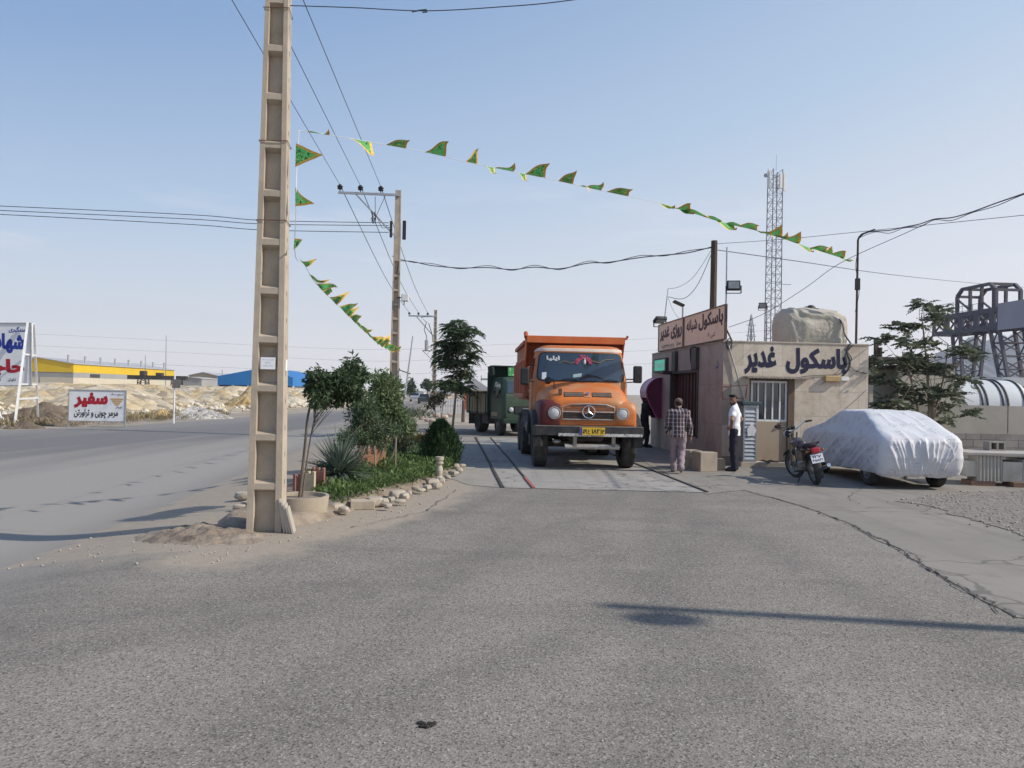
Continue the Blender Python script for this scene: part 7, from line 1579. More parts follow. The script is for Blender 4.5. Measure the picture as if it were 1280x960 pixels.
c=g(282,502); heap(c.x,c.y,3.2,3.5,2.0,M['ochre'],'ochre spoil heap below the blue shed, half behind the other',3)
c=g(312,509); heap(c.x,c.y,2.6,3,1.75,M['ochre'],'ochre spoil heap below the blue shed, nearest the concrete pole',5)
c=g(248,523); heap(c.x,c.y,2.2,1.8,.75,M['whitechips'],'low heap of white stone chips beside the thin white post',8)
c=g(203,523); heap(c.x,c.y,.9,.9,.55,M['ochre'],'small bright ochre heap left of the thin white post',11)
c=g(60,531); heap(c.x,c.y,1.7,1.3,.55,M['browndirt'],'low brown dirt mound between the two roadside signs',14)
c=g(28,528); heap(c.x,c.y+1.5,2.4,1.6,.95,M['browndirt'],'larger brown dirt mound behind the legs of the tall billboard',17)
c=g(78,522); heap(c.x,c.y+1,1.8,1.6,.75,M['browndirt'],'brown dirt mound behind the low white sign',19)
c=g(20,537); heap(c.x,c.y+.6,.9,.6,.35,M['browndirt'],'small pale brown mound at the road edge under the billboard',21)
# dry weeds along the verge
rng=R3(61); pos=[]
for k in range(120):
    y=rng.uniform(33,52); x=float(xl(y))-rng.uniform(.6,5.5); r=rng.uniform(.2,.6)
    for _ in range(26): pos.append((x+rng.normal()*r*.5,y+rng.normal()*r*.5,-.32+abs(rng.normal())*.10))
pos=np.array(pos); d=rng.normal(size=pos.shape)*.6; d[:,2]=abs(d[:,2])+.6; v,f=leaves(pos,d,.22+.2*rng.random(len(pos)),.04,rng)
M['dryweed']=leafmat('dry_weed',(.16,.13,.07),(.34,.28,.16),.15); tag(npmesh('dry_weeds',v,f,M['dryweed']),'dry yellow weeds along the verge of the left road','weeds',kind='stuff')
# ------------------------------------------------------------------ billboard and low sign
M['signwhite']=mat('sign_white',(.72,.73,.75),(.66,.67,.69),3,rough=.5,dirt=(.55,.54,.52),ds=1,dlo=.6,dhi=.9); M['ltblue']=mat('letter_blue',(.02,.04,.28),rough=.6); M['ltred']=mat('letter_red',(.36,.015,.03),rough=.6)
D=36.8; a=P(40,482,D); b=P(40,404,D); K=D/960.0
BB=thing('billboard',(a.x,a.y,-.3),'tall white billboard with blue and red lettering on white trestle legs','billboard'); o=V(BB.location)
px2=lambda x,y,off=0: P(x,y,D)-o+V((0,off,0))
mb=MB(); x0=px2(-95,440).x; mb.box(x0,px2(39,440).x,0,.08,px2(20,482).z,px2(20,404).z); pn=mb.build('panel',M['signwhite'],BB)
mb=MB(); 
for (p,q) in (((-95,404),(39,404)),((-95,482),(39,482)),((39,404),(39,482))):
    mb.bar(px2(*p,-.01),px2(*q,-.01),.06,.05)
mb.build('frame',M['galv'],BB)
def bbtext(s,x0,y0,x1,y1,m,off): a=px2(x0,y1,-.006);b=px2(x1,y0,-.006); lettering('lettering',s,m,pn,a,(1,0,0),(0,0,1),b.x-a.x,b.z-a.z,off)
bbtext('سنگبری',11,408.5,32,416,M['ltblue'],.03); bbtext('شهاب',-17,417,31,441,M['ltblue'],.06); bbtext('حاجی',-29,449,31,470,M['ltred'],.06); bbtext('تراورتن',10,472,20,477,M['ink'],.02); bbtext('فروش سنگ',-16,471.5,1,477.5,M['ink'],.02)
for k,(t_,l_,r_) in enumerate((((36.5,404),(18,534),(47.8,528)),((-48,404),(-66,534),(1.2,529)))):
    mb=MB(); tp=px2(*t_,-.12); tp2=px2(t_[0]+4,t_[1]+.5,.12)
    def gl(px,py): q=G(px,py,-.34); return V((q.x,q.y,q.z))-o
    l=gl(*l_) if k==0 else V((px2(l_[0],530).x,-.9,-.05)); r=gl(*r_) if k==0 else V((px2(1.2,500).x,.2,-.05))
    mb.bar(tp,l,.09,.09); mb.bar(tp2,r,.09,.09)
    for f in (.31,.60,.74) if k==0 else (.31,.6): mb.bar(tp.lerp(l,f),tp2.lerp(r,f),.08,.08)
    mb.bar(tp.lerp(tp2,.6),tp.lerp(l,.6).lerp(tp2.lerp(r,.6),.45),.07,.07); mb.build('trestle_leg',M['whitepaint'],BB)
D2=35.4; a=P(86,527,D2); LS=thing('sign_board',(a.x,a.y,-.3),'low white sign with red and black lettering and a gold stepped emblem','sign',R(5)); o2=V(LS.location); w=(P(153,510,D2)-P(86,510,D2)).length; zt=P(110,488.5,D2).z-o2.z; zb2=P(110,526,D2).z-o2.z
mb=MB(); mb.box(0,w,0,.05,zb2,zt); pn=mb.build('panel',M['signwhite'],LS)
mb=MB(); mb.box(-.04,0.0,-.02,.07,-.3,zt+.05); mb.box(w,w+.04,-.02,.07,-.3,zt+.05); mb.box(0,w,-.02,.07,zt,zt+.05); mb.box(0,w,-.02,.07,zb2-.04,zb2); mb.build('frame',M['galv'],LS)
def lst(s,u0,v0,u1,v1,m,off): lettering('lettering',s,m,pn,(w*u0,-.006,zb2+(zt-zb2)*v0),(1,0,0),(0,0,1),w*(u1-u0),(zt-zb2)*(v1-v0),off)
lst('سفیر',.08,.42,.69,.95,M['ltred'],.065); lst('مرمر چوبی و تراورتن',.09,.08,.88,.40,M['ink'],.03); lst('صنایع سنگ',.74,.84,.97,.94,M['ink'],.015); lst('کوروش',.83,.42,.95,.51,M['ink'],.015)
M['gold']=mat('gold_emblem',(.50,.27,.03),rough=.5)
for k in range(4):
    hw=.125-.025*k; z0=zb2+(zt-zb2)*(.76-.065*k); mb=MB(); mb.add([(w*(.855-hw),-.006,z0),(w*(.855-hw+.02),-.006,z0-(zt-zb2)*.042),(w*(.855+hw-.02),-.006,z0-(zt-zb2)*.042),(w*(.855+hw),-.006,z0)],[(0,1,2,3)]); mb.build('emblem_bar',M['gold'],pn)
q=G(217,530,-.33); t=thing('sign_post',(q.x,q.y,-.33),'thin white post with a small grey plate at the far verge','post'); hh=P(217,469,q.y).z+.33; mb=MB(); mb.cyl((0,0,0),(0,0,hh),.045,.045,7); mb.build('post',M['whitepaint'],t); za=P(217,485,q.y).z+.33; mb=MB(); mb.box(-.1,.32,-.06,-.045,za,za+.46); mb.build('plate',M['dustgrey'],t)
# ------------------------------------------------------------------ warehouses on the horizon
M['yellow']=mat('yellow_sheet',(.62,.42,.015),(.57,.38,.015),.3,rough=.5); M['greywall']=mat('grey_band',(.30,.30,.30),(.26,.26,.26),.2,rough=.8); M['creamwall']=cladding('cream_panels',1,(.55,.50,.40),(.51,.46,.37),(.44,.39,.30),6.0,9); M['creamgable']=mat('cream_gable',(.42,.35,.25),(.38,.31,.22),.2,rough=.9)
M['roofgrey']=mat('sheet_roof',(.42,.42,.43),(.36,.36,.37),.5,rough=.6); M['bluesheet']=mat('blue_sheet',(.02,.17,.45),(.018,.15,.40),.3,rough=.5); M['shadow_in']=mat('shed_shade',(.05,.05,.05),rough=.9)  # last one near-black: shade inside the sheds put into the colour
def P0(px,py,d): return P(px,py,d)
xr_=P(92,460,252).x; xL=P(0,460,252).x; xp=P(47,447,252).x; ze=P(92,455,252).z; zp=P(47,447,252).z; zy=P(92,465.5,252).z; zg=P(92,472,252).z; ye=327
WH=thing('warehouse',(0,0,0),'long warehouse with a yellow upper band and grey and cream walls','warehouse')
mb=MB(); mb.box(xL,xr_,252,ye,-.4,zg); mb.build('wall',M['creamwall'],WH)
mb=MB(); mb.box(xL+.02,xr_-.02,252.02,ye-.02,zg,zy); mb.build('grey_band',M['greywall'],WH)
mb=MB(); mb.prism([(xL,zy),(xr_,zy),(xr_,ze),(xp,zp),(xL,ze)],251.9,ye+.1,'y'); mb.build('yellow_band',M['yellow'],WH)
mb=MB(); mb.prism([(xL-.4,ze),(xp,zp),(xr_+.4,ze),(xr_+.4,ze+.22),(xp,zp+.25),(xL-.4,ze+.22)],251.5,ye+.5,'y'); mb.build('roof',M['roofgrey'],WH)
mb=MB(); mb.box(xr_,xr_+.15,262,268,zg+.3,zy-.3); mb.build('window',M['shadow_in'],WH)
mb=MB(); mb.box(xr_-11,xr_-10.6,251.7,252,-.3,zg); mb.build('gable_post',M['greywall'],WH)
for k in range(8):
    y=254+k*10; mb=MB(); mb.cyl((xp+9,y,zp-1),(xp+9,y,zp+1.2),.35,.45,8); mb.build('roof_vent',M['roofgrey'],WH)
xa=P(272,475,200).x; xb=P(366,475,200).x; xm_=(xa+xb)/2+1.5; ze2=P(272,470,200).z; zp2=P(331,460,200).z; zb3=P(300,481.5,200).z
BS=thing('blue_shed',(0,0,0),'shed with a bright blue gable behind the concrete pole','shed')
mb=MB(); mb.prism([(xa,zb3),(xb,zb3),(xb,ze2),(xm_,zp2),(xa,ze2)],200,235,'y'); mb.build('blue_gable',M['bluesheet'],BS); mb=MB(); mb.box(xa,xb,201,234,-.4,zb3); mb.build('shaded_bay',M['shadow_in'],BS)  # solid near-black block carries the shade of the open bay
for k in range(6):
    x=xa+(xb-xa)*k/5; mb=MB(); mb.box(x-.25,x+.25,200.1,200.6,-.4,zb3); mb.build('column',M['whitepaint'],BS)
def shed(px0,px1,ytop,ybase,d,dep,m,rm,label,gable=0,nm='shed'):
    x0=P(px0,480,d).x;x1=P(px1,480,d).x; zt=P((px0+px1)/2,ytop,d).z; t=thing(nm,((x0+x1)/2,d,-.4),label,'shed'); W_=x1-x0; H_=zt+.4
    mb=MB(); mb.prism([(-W_/2,0),(W_/2,0),(W_/2,H_-gable*.8-.2),(0,H_-.2),(-W_/2,H_-gable*.8-.2)],0,dep,'y'); mb.build('wall',m,t)
    mb=MB(); mb.prism([(-W_/2-.3,H_-gable*.8-.2),(0,H_-.2),(W_/2+.3,H_-gable*.8-.2),(W_/2+.3,H_-gable*.8),(0,H_+.02),(-W_/2-.3,H_-gable*.8)],-.4,dep+.4,'y'); mb.build('roof',rm,t); return t
shed(236,272,465,485,290,40,M['creamgable'],M['roofgrey'],'pale shed with a light roof between the yellow and blue sheds',1.6)
shed(224,252,471,485,270,15,M['greywall'],M['roofgrey'],'low grey shed at the end of the yellow warehouse',.6)
shed(366,386,471,485,230,30,M['creamgable'],M['roofgrey'],'beige shed just right of the near concrete pole',.5)
# yard crane before the warehouse
YC=thing('yard_crane',(P(196,480,190).x,190,-.4),'low dark gantry girder standing in front of the yellow warehouse','crane'); k=190/960; mb=MB(); zc=P(196,472,190).z+.4
mb.box(-36*k,38*k,-.5,.5,zc-.5,zc+.5); mb.build('girder',M['darksteel'],YC)
for xx in (-17,25):
    mb=MB(); lattice(mb,xx*k-1.2,xx*k+1.2,-1,1,0,zc-.5,4,.10,.2,.2); mb.build('leg',M['darksteel'],YC)
mb=MB(); mb.box(-20*k,-14*k,-.8,.8,zc+.5,zc+1.6); mb.box(0*k,7*k,-.8,.8,zc+.5,zc+1.2); mb.build('trolley',M['darksteel'],YC)
for (px,yt,d,lab) in ((207,419,250,'thin tall mast rising behind the yellow warehouse roof'),(181,444,240,'shorter thin mast on the near side of the yellow warehouse roof'),(277,462,210,'small distant pylon over the blue shed roof')):
    a=P(px,484,d);a.z=0;b=P(px+.8,yt,d); mb=MB(); mb.tube([a,b],[.16,.09],5); tag(mb.build('mast',M['lattice']),lab,'mast')
# ------------------------------------------------------------------ middle distance behind the trucks
PF=thing('picket_fence',(0,0,0),'low white picket fence beyond the side street','fence'); d=57; zt=P(560,500,d).z; x0=P(540,510,d).x; x1=P(580,510,d).x
mb=MB(); mb.box(x0,x1,d-.03,d+.03,zt-.12,zt); mb.box(x0,x1,d-.03,d+.03,.12,.24); mb.build('rail',M['whitepaint'],PF)
n=14
for k in range(n): x=x0+(x1-x0)*k/(n-1); mb=MB(); mb.box(x-.045,x+.045,d-.06,d-.03,.02,zt+.05); mb.build('picket',M['whitepaint'],PF)
x0=P(577,485,85).x; x1=P(612,485,85).x; t=thing('shelter',((x0+x1)/2,85,0),'grey gable-roofed shelter behind the flatbed truck','shelter'); w=x1-x0; z0=P(595,488,85).z; z1=P(595,474,85).z
mb=MB(); mb.prism([(-w/2-.3,z0),(w/2+.3,z0),(0,z1)],0,6,'y'); mb.build('roof',M['roofgrey'],t); mb=MB(); mb.box(-w/2,w/2,.3,5.5,0,z0); mb.build('wall',M['creamgable'],t)
t=thing('board_on_trunk',(P(584,510,42).x,42,0),'orange-red board fixed to a dark trunk behind the flatbed truck','board'); zt=P(584,489,42).z; zb_=P(584,512,42).z; mb=MB(); mb.box(-.16,.24,0,.05,zb_,zt); mb.build('board',M['orangeboard'],t); mb=MB(); mb.tube([(-.22,.06,0),(-.20,.05,zb_+.5)],.10,7); mb.build('trunk',M['bark'],t)
B=V((P(534,488,235).x,235,-.3)); cl=sub_clumps((0,0,3.4),(1.9,1.8,1.9),8,R3(70),.5); tree('tree',B,'round dark tree far down the road','tree',[([(0,0,0),(0,0,1.2),(.1,0,2.4)],.2,.15)],cl,900,.7,.4,M['leaf_dark'],71,.1,'bark',shell=.2)
B=V((P(514,488,190).x,190,-.3)); cl=[((0,0,z),(r,r,.9)) for z,r in ((1.6,1.5),(2.6,1.25),(3.5,.9),(4.3,.5))]; tree('conifer',B,'narrow conifer far down the road behind the leaning mast','tree',[([(0,0,0),(0,0,1),(0,0,4)],.16,.05)],cl,800,.6,.25,M['leaf_conifer'],72,.1,'bark',limbs=False,shell=.2)
shed(500,530,487.5,498,330,12,M['whitepaint'],M['roofgrey'],'pale building closing the far end of the road',.8)
shed(538,560,489,498,180,12,M['creamgable'],M['roofgrey'],'low pale building behind the distant pole',.8)
for (px,py,lab,cn) in ((529.5,505.5,'nearer of the two dark cars far down the road','car_dark'),(518,502,'farther of the two cars far down the road','car_grey')):
    q=G(px,py,-.2); t=thing('parked_car',(q.x,q.y,-.2),lab,'car',R(4),'cars far down the road'); m=mat(cn,(.05,.055,.065) if cn=='car_dark' else (.30,.31,.33),rough=.4)
    mb=MB(); mb.loft([[(-.8,y,.35),(.8,y,.35),(.82,y,.8),(.7,y,z),(-.7,y,z),(-.82,y,.8)] for y,z in ((0,.82),(.1,.92),(1.0,1.0),(3.2,1.0),(4.1,.85))]); mb.build('body',m,t,smooth=30)
    mb=MB(); mb.loft([[(-.7,.95,.98),(.7,.95,.98),(.7,3.3,.98),(-.7,3.3,.98)],[(-.55,1.45,1.42),(.55,1.45,1.42),(.55,2.8,1.42),(-.55,2.8,1.42)]]); mb.build('cabin',M['glassdark'],t)
    for sx in (-.7,.7):
        for y in (.75,3.2): mb=MB(); mb.cyl((sx-.1,y,.3),(sx+.1,y,.3),.3,.3,10); mb.build('wheel',M['black'],t)
# bricks and weeds heaped at the third pole and the pale side strip
rng=R3(73)
for i,(a,b,r) in enumerate(((541,530,.26),(534,527,.20),(549,528,.22),(556,523,.24),(527,524,.18),(563,520,.2),(545,521,.28))):
    q=G(a,b); o=rock(1,200+i).build('rubble_stone',mat('pinkish_rubble_%d'%i,(.40,.29,.24),(.46,.38,.31),4,rough=.95),smooth=35); o.scale=(r*1.2,r,r); o.location=(q.x,q.y,r*.4); tag(o,'pinkish lump of rubble heaped beyond the side street','rubble lump','rubble lumps beyond the side street')
pos=[]
for k in range(26):
    x=rng.normal(-6.2,.7); y=rng.normal(47,3)
    for _ in range(30): pos.append((x+rng.normal()*.3,y+rng.normal()*.3,.05+abs(rng.normal())*.22))
pos=np.array(pos); d_=rng.normal(size=pos.shape)*.6; d_[:,2]=abs(d_[:,2])+.5; v,f=leaves(pos,d_,.25,.06,rng); tag(npmesh('roadside_weeds',v,f,M['leaf_olive']),'dusty olive weeds on the verge beyond the side street','weeds',kind='stuff')
D=420; a=P(590,470,D); top=P(590,457,D).z; t=thing('pylon',(a.x,a.y,0),'tiny distant lattice pylon above the flatbed truck','pylon'); mb=MB(); lattice(mb,-2.4,2.4,-2.4,2.4,0,top,8,.18,.9,.9); mb.build('mast',M['lattice'],t); mb=MB(); mb.bar((-3,0,top-3),(3,0,top-3),.3,.3); mb.build('cross_arm',M['lattice'],t)
D=110; a=P(608,480,D); zt=P(608,473,D).z; t=thing('steel_frame',(a.x,a.y,0),'small steel frame on posts above the flatbed bed','frame'); mb=MB(); mb.box(-.8,.8,-.1,.1,zt-.25,zt); mb.box(-.8,-.7,-.1,.1,0,zt+.4); mb.box(.6,.7,-.1,.1,0,zt-.25); mb.build('steelwork',M['lattice'],t)
# ------------------------------------------------------------------ right: shed, yard wall, vault, crane, hills
M['shedwall']=mat('cream_plaster',(.46,.42,.35),(.40,.36,.30),1.5,rough=.9,dirt=(.32,.28,.23),ds=.9,dlo=.55,dhi=.8)
d=24.5; x0=P(1087,480,d).x; xo=P(1124,480,d).x; x1=P(1196,480,d).x; zr=P(1120,447,d).z; zw=P(1160,455,d).z
SH=thing('yard_shed',(x0,d,0),'cream shed with an open dark bay right of the office','shed',R(2)); W_=x1-x0
mb=MB(); mb.box(xo-x0,W_,0,.2,0,zw-.05); mb.box(0,.12,0,.2,0,zw-.05); mb.box(W_-.2,W_-.005,.2,5,0,zw-.05); mb.build('wall',M['shedwall'],SH)
mb=MB(); mb.box(.12,xo-x0,1.6,1.7,0,zw-.1); mb.box(.02,.10,.2,5,0,zw-.1); mb.build('dark_bay',M['shadow_in'],SH)  # near-black panels carry the shade inside the bay
mb=MB(); mb.box(-.3,W_*.62,-.35,5,zr-.12,zr); mb.box(W_*.6,W_+.1,-.1,5,zw-.05,zw+.03); mb.build('roof',mat('rusty_roof_sheet',(.10,.085,.075),(.16,.14,.12),3,rough=.8),SH)
a=P(1101,440,d); mb=MB(); mb.box(.42,.54,.5,.6,zr,P(1101,421,d).z); mb.build('chimney_post',M['wood'],SH); mb=MB(); mb.cyl((.60,.5,zr),(.60,.5,zr+.35),.06,.06,8); mb.build('vent_pipe',M['darksteel'],SH)
d=21.5; x0=P(1112,540,d).x; x1=23.0; zt=P(1235,507,d).z; YW=thing('yard_wall',(x0,d,0),'low yard wall, plastered above and bare concrete block below','wall'); W_=x1-x0
M['blockwork']=mat('concrete_block',(.27,.25,.23),(.22,.205,.19),3,rough=.95,bump=.4,bs=30)
mb=MB(); mb.box(0,W_,0,.2,.80,zt); mb.build('plastered_wall',mat('wall_plaster',(.40,.37,.325),(.36,.33,.29),1.2,rough=.95,dirt=(.30,.27,.23),ds=.7,dlo=.5,dhi=.75),YW)
mb=MB(); 
for k in range(6): mb.box(1.2+k*2.1,1.215+k*2.1,-.004,.0,.82,zt)
mb.build('joint',M['crack'],YW)
def blocks():
    m=newmat('block_courses'); nt=m.node_tree; p=nt.nodes['Principled BSDF']; t=N(nt,'TexCoord'); s=N(nt,'SeparateXYZ'); nt.links.new(t.outputs['Object'],s.inputs[0]); c=N(nt,'CombineXYZ'); nt.links.new(s.outputs[0],c.inputs[0]); nt.links.new(s.outputs[2],c.inputs[1])
    b=N(nt,'TexBrick'); nt.links.new(c.outputs[0],b.inputs[0]); b.inputs['Scale'].default_value=1; b.inputs['Mortar Size'].default_value=.012; b.inputs['Brick Width'].default_value=.42; b.inputs['Row Height'].default_value=.21
    b.inputs['Color1'].default_value=(.26,.24,.22,1); b.inputs['Color2'].default_value=(.20,.185,.17,1); b.inputs['Mortar'].default_value=(.12,.11,.10,1)
    x=mixc(nt,mathn(nt,'MULTIPLY',ramp(nt,noisen(nt,t.outputs['Object'],2.5,6),.5,.75),.6),b.outputs['Color'],(.33,.30,.26)); nt.links.new(x,p.inputs['Base Color']); p.inputs['Roughness'].default_value=.95; return m
mb=MB(); mb.box(0,W_,-.06,.2,0,.80); mb.build('block_courses',blocks(),YW)
# vaulted tank
d=27; c0=P(1185,507,d); c1=P(1262,507,d); L=(c1-c0).length; VT=thing('vaulted_tank',(c0.x,c0.y,0),'white barrel-vaulted cover with dark hoops behind the yard wall','tank cover',R(4)); r=.95; zc=P(1230,475,d).z-r
M['whitesheet']=mat('white_sheet',(.54,.56,.58),(.48,.50,.52),1,rough=.75)
rings=[[(x,-r*math.cos(q),zc+r*math.sin(q)) for q in np.linspace(0,PI,22)] for x in np.linspace(0,L,3)]+[[(L+.55*math.sin(w_),-r*math.cos(w_)*math.cos(q),zc+r*math.cos(w_)*math.sin(q)) for q in np.linspace(0,PI,22)] for w_ in (.3,.6,.9,1.2,1.45)]
mb=MB(); mb.loft(rings,closed=False); mb.build('vault',M['whitesheet'],VT,smooth=60)
for x in (.28*L,.36*L,.62*L,.70*L,.98*L): mb=MB(); mb.tube([(x,-(r+.012)*math.cos(q),zc+(r+.012)*math.sin(q)) for q in np.linspace(0,PI,22)],.035,5); mb.build('hoop',M['darksteel'],VT)
mb=MB(); mb.box(0,L+.3,-r,r,0,zc); mb.build('base',M['galv'],VT)
d=60; x0=P(1168,475,d).x; x1=P(1340,475,d).x; z1=P(1230,471,d).z; z0=P(1230,482,d).z; t=thing('white_roofed_hall',(x0,d,0),'flat white-roofed hall with blue cladding behind the vaulted cover','hall'); mb=MB(); mb.box(0,x1-x0,0,14,z0,z1); mb.build('roof_fascia',M['whitesheet'],t); mb=MB(); mb.box(.2,x1-x0-.2,.3,13.7,0,z0); mb.build('blue_wall',mat('blue_cladding',(.05,.12,.30),(.04,.10,.25),.6,rough=.6),t)
mb=MB(); 
for k in range(12): mb.box(.5+k*2.0,1.2+k*2.0,.26,.3,.4,z0-1.2)
mb.build('pale_panels',M['whitesheet'],t)
# gantry crane
M['cranegrey']=mat('crane_steel',(.085,.085,.105),(.11,.105,.12),1.2,rough=.65,dirt=(.16,.09,.075),ds=.6,dlo=.58,dhi=.75)
ca=P(1172,410,75); zc=ca.z; th=math.atan2(-.6,-14.5); GC=thing('gantry_crane',(ca.x,ca.y,0),'large grey steel gantry crane with lattice legs beyond the yard','crane',math.atan2(.9,14)+PI)
# local +y runs towards the camera along the girder
Lg=26; g0,g1=zc-.95,zc+.95
for sx in (-1.1,1.1):
    mb=MB(); mb.box(sx-.10,sx+.10,1.0,Lg,g1-.42,g1); mb.box(sx-.10,sx+.10,1.0,Lg,g0,g0+.42); n=12
    for k in range(n+1): y=1.0+k*(Lg-1)/n; mb.box(sx-.09,sx+.09,max(1.0,y-.34),min(Lg,y+.34),g0+.42,g1-.42)
    for k in range(n): y=1.0+k*(Lg-1)/n; mb.bar((sx,y+.42,g0+.45),(sx,y+(Lg-1)/n-.42,g1-.45),.12,.12); mb.bar((sx,y+.42,g1-.45),(sx,y+(Lg-1)/n-.42,g0+.45),.12,.12)
    mb.build('girder',M['cranegrey'],GC)
mb=MB(); 
for k in range(8): mb.box(-1.0,1.0,1.2+k*(Lg-2)/7-.12,1.2+k*(Lg-2)/7+.12,g0+.02,g0+.26)
mb.build('cross_ties',M['cranegrey'],GC)
mb=MB(); mb.box(1.22,1.28,10.2,22,g0-.1,g1+.25); mb.build('side_panel',mat('panel_lavender',(.31,.30,.34),(.28,.27,.31),.5,rough=.6),GC); mb=MB(); mb.box(-1.28,-1.22,10.2,22,g0-.1,g1+.25); mb.build('side_panel',M['cranegrey'],GC)
def frame_on_top(y0,y1,h,m):
    mb=MB()
    for sx in (-1.1,1.1):
        pts=[(sx,y0,g1),(sx,y0,g1+h*.72),(sx,y0+.7,g1+h),(sx,y1-.7,g1+h),(sx,y1,g1+h*.72),(sx,y1,g1)]
        for p,q in zip(pts[:-1],pts[1:]): mb.bar(p,q,.26,.26)
        for y in (y0+(y1-y0)*.35,y0+(y1-y0)*.65): mb.bar((sx,y,g1),(sx,y,g1+h),.22,.22)
        mb.bar((sx,y0,g1+h*.6),(sx,y0+(y1-y0)*.35,g1+.1),.14,.14)
    for y in (y0,y0+.7,y1-.7,y1): z=g1+(h*.72 if y in (y0,y1) else h); mb.bar((-1.1,y,z),(1.1,y,z),.22,.22)
    mb.build('machine_frame',m,GC)
frame_on_top(4.6,9.7,2.1,M['cranegrey']); frame_on_top(15.5,21,2.5,mat('red_oxide_steel',(.20,.075,.05),(.13,.10,.10),.8,rough=.7))
for (y,wt,wb,dx) in ((4.6,1.15,.55,0.0),(9.6,1.10,.95,-1.5)):
    mb=MB(); A_=[V((sx*wt,y+sy_*.55,g0)) for sx,sy_ in ((-1,-1),(1,-1),(1,1),(-1,1))]; B_=[V((dx+sx*wb,y+sy_*.45,0)) for sx,sy_ in ((-1,-1),(1,-1),(1,1),(-1,1))]; n=7
    for i in range(4):
        l=(i+1)%4; mb.bar(A_[i],B_[i],.24,.24)
        for j in range(n):
            t0,t1=j/n,(j+1)/n; p0=A_[i].lerp(B_[i],t0); p1=A_[l].lerp(B_[l],t0); q1=A_[l].lerp(B_[l],t1); q0=A_[i].lerp(B_[i],t1); mb.bar(p0,p1,.10,.10); mb.bar(*((p0,q1) if j%2 else (p1,q0)),.09,.09)
    mb.build('lattice_leg',M['cranegrey'],GC)
mb=MB(); 
for sx in (-1.2,1.2):
    for k in range(8): mb.bar((sx,-1.1+k*.75,g1),(sx,-1.1+k*.75,g1+1.0),.04,.04)
    mb.bar((sx,-1.1,g1+1.0),(sx,4.3,g1+1.0),.04,.04); mb.bar((sx,-1.1,g1+.5),(sx,4.3,g1+.5),.04,.04)
mb.bar((-1.2,-1.1,g1+1),(1.2,-1.1,g1+1),.04,.04); mb.build('railing',M['lattice'],GC); mb=MB(); mb.box(-1.2,1.2,-1.2,1.0,g1-.15,g1); mb.build('platform',M['cranegrey'],GC)
# hills
d=2300; rid=[(1020,492),(1080,478),(1120,468),(1160,452),(1178,438),(1200,430),(1216,420),(1232,427),(1246,418),(1262,421),(1280,412),(1300,418),(1330,404),(1380,420),(1440,405),(1520,430),(1600,455),(1700,470)]
vs=[];n=len(rid)*8; prof=[]
for i in range(n):
    t=i/(n-1)*(len(rid)-1); k=min(int(t),len(rid)-2); f=t-k; x=rid[k][0]+(rid[k+1][0]-rid[k][0])*f; y=rid[k][1]+(rid[k+1][1]-rid[k][1])*f; p=P(x,y,d); p.z+=noise.noise(V((i*.45,0,0)))*9+noise.noise(V((i*1.3,5,0)))*4; prof.append(p)
rows=[]
for j in range(14):
    s=j/13
    rows.append([(p.x+noise.noise(V((i*.3,s*5,1)))*30*(1-s),p.y-480*(1-s)*(1+.3*noise.noise(V((i*.2,0,7)))),-1+(p.z+1)*(s**1.15)*(1-.28*abs(noise.noise(V((i*.5,s*3,3))))*(1-s)*2)) for i,p in enumerate(prof)])
vs=[q for r_ in rows for q in r_]; b=len(vs); 
back=[[(p.x,p.y+400*k,-1+(p.z+1)*(1-k)) for p in prof] for k in (.5,1.0)]; rows+=back; vs=[q for r_ in rows for q in r_]
hl=npmesh('hills',vs,gridfaces(len(rows),n),mat('hill_rock',(.10,.105,.135),(.075,.08,.105),.01,rough=1),smooth=True); hl['kind']='structure'
# tree with pinnate leaves in front of the yard wall
M['leaf_ash']=leafmat('leaf_ash',(.065,.082,.052),(.155,.178,.115))
B=V((P(1160,560,20.3).x,20.3,0)); rng=R3(80); tips=[]
for (x,y,n_) in ((1150,384,10),(1180,392,9),(1140,405,9),(1168,402,10),(1120,412,8),(1105,428,9),(1135,428,11),(1160,425,12),(1190,430,9),(1215,445,8),(1098,452,10),(1125,450,13),(1150,450,13),(1178,455,12),(1200,470,9),(1095,475,12),(1112,480,12),(1138,478,12),(1165,482,12),(1190,492,9),(1100,500,13),(1125,505,12),(1150,505,12),(1178,510,9),(1210,480,6),(1200,518,7),(1110,520,10),(1185,530,8),(1165,465,12),(1140,462,12)):
    c=P(x+rng.normal()*5,y+rng.normal()*4,20.3+rng.normal()*.45)-B; tips.append((c,max(6,int(n_*1.7))))
rl=lambda x,y:P(x,y,20.3)-B
frond_tree('ash_tree',B,'airy many-stemmed tree with feathery leaves behind the covered car',[([(0,0,0),rl(1162,530),rl(1160,480),rl(1156,430),rl(1152,395)],.05,.015),([(-.1,.05,0),rl(1150,530),rl(1140,480),rl(1128,440)],.04,.015),([(.08,-.05,0),rl(1168,520),rl(1180,470),rl(1185,430)],.035,.012),([(.15,.0,0),rl(1166,525),rl(1166,500)],.07,.06)],tips,.0,.46,8,M['leaf_ash'],81,.03,.25,'barkpale',.010,.46,.25)
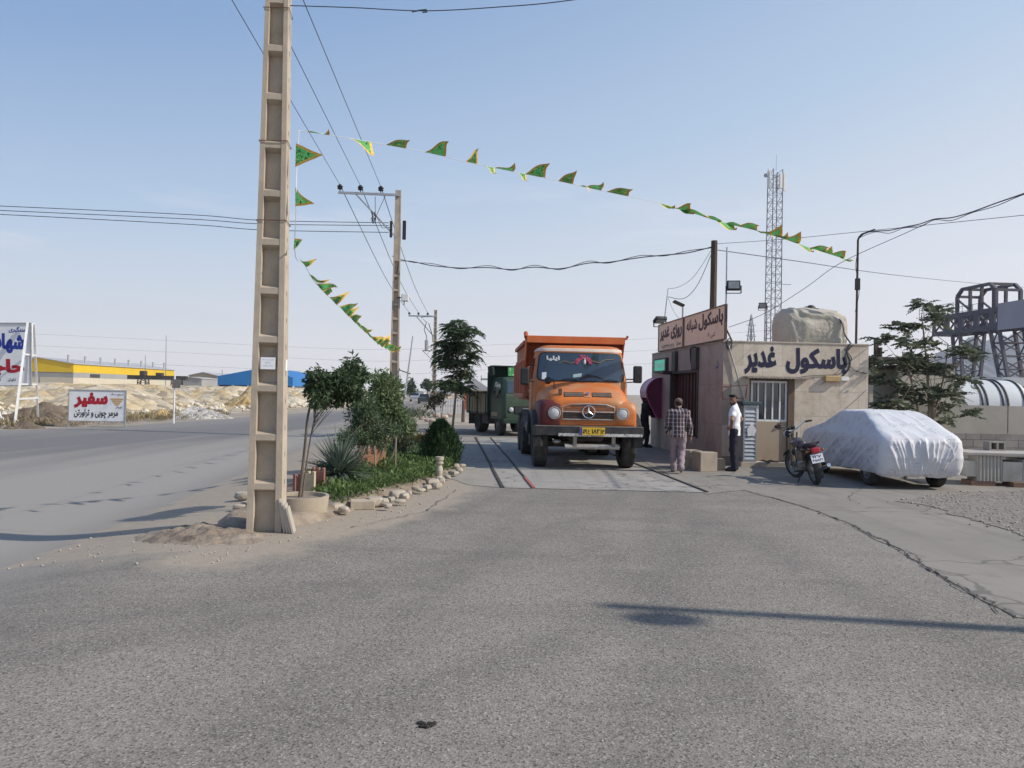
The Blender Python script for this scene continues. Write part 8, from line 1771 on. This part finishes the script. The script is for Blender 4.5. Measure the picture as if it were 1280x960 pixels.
# stacked slabs and cabinets by the wall
a=P(1210,572,15.4); ST=thing('slab_table',(a.x,a.y,0),'stone slab bench on ribbed and boxy supports at the right edge','bench',R(-6)); zt=P(1240,566,15.4).z
M['slab']=mat('grey_slab',(.40,.37,.33),(.34,.31,.28),2,rough=.8); M['cabwhite']=mat('off_white_box',(.48,.46,.42),(.42,.40,.36),3,rough=.7,dirt=(.30,.26,.21),ds=2,dlo=.55,dhi=.8)
mb=MB(); mb.box(-.02,1.75,0,1.0,zt-.055,zt); mb.build('slab_top',M['slab'],ST,bevel=.006)
mb=MB(); mb.box(.03,.25,.12,.7,.18,.50); mb.build('white_box',M['cabwhite'],ST,bevel=.01)
mb=MB(); n=40; pr=[(.22+.45*i/n,.06+.025*math.sin(i*1.05)) for i in range(n+1)]; mb.prism(pr+[(.67,.5),(.22,.5)],.10,zt-.055,'z'); mb.build('ribbed_support',M['cabwhite'],ST)
mb=MB(); mb.box(.70,1.08,.08,.7,.10,.50); mb.build('white_cabinet',M['cabwhite'],ST,bevel=.01); mb=MB(); mb.box(1.10,1.75,.10,.8,.10,.55); mb.build('pale_chest',M['whitesheet'],ST,bevel=.01)
mb=MB(); mb.box(.1,.55,.05,.5,0,.10); mb.box(.85,1.3,-.05,.4,0,.10); mb.build('brick_feet',mat('brick_feet',(.22,.13,.09),(.17,.11,.08),6,rough=.9),ST)
c=P(1243,559,16.2); t=thing('hollow_block',(c.x,c.y,zt),'grey hollow block standing on the back of the slab bench','block',R(4)); mb=MB(); w,h=.36,.19; 
for b_ in ((-w/2,-w/2+.04,0,h),(w/2-.04,w/2,0,h),(-.02,.02,.03,h-.03)): mb.box(b_[0],b_[1],-.1,.1,b_[2],b_[3])
mb.box(-w/2+.04,w/2-.04,-.1,.1,0,.03); mb.box(-w/2+.04,w/2-.04,-.1,.1,h-.03,h); mb.build('shell',M['blockwork'],t)
mb=MB(); mb.box(-w/2+.04,-.02,.06,.09,.03,h-.03); mb.build('web',M['blockwork'],t)
# street lamp post outside the picture whose long shadow crosses the foreground
tip=G(757,757); SUNH=V((SUND.x,SUND.y,0)).normalized(); hp_=8.2; Lh=hp_/math.tan(SUN_EL); top=tip+SUNH*Lh; base=V((top.x,top.y+.85,0))
t=thing('lamp_post',base,'leaning steel lamp post standing out of the picture to the right','lamp post'); tp=V((top.x-base.x,top.y-base.y,hp_)); mb=MB(); mb.tube([(0,0,0),tp],[.13,.07],8); mb.build('shaft',M['galv'],t)
mb=MB(); e=G(830,774); hz2=7.55; c=e+SUNH*(hz2/math.tan(SUN_EL)); c=V((c.x-base.x,c.y-base.y,hz2)); mb.sph(c,(.26,.18,.14),10,7); mb.bar(c,tp*.96,.04,.04); mb.build('lamp_head',M['black'],t)

# ------------------------------------------------------------------ render settings
vs_=SC.view_settings; vs_.view_transform='Standard'; vs_.look='None'; vs_.exposure=0.35; vs_.gamma=1; vs_.use_curve_mapping=False
cy=SC.cycles; cy.use_denoising=True; cy.denoiser='OPENIMAGEDENOISE'; cy.denoising_prefilter='ACCURATE'; cy.max_bounces=6; cy.diffuse_bounces=3; cy.glossy_bounces=3; cy.transparent_max_bounces=8; cy.volume_bounces=0; cy.sample_clamp_indirect=6
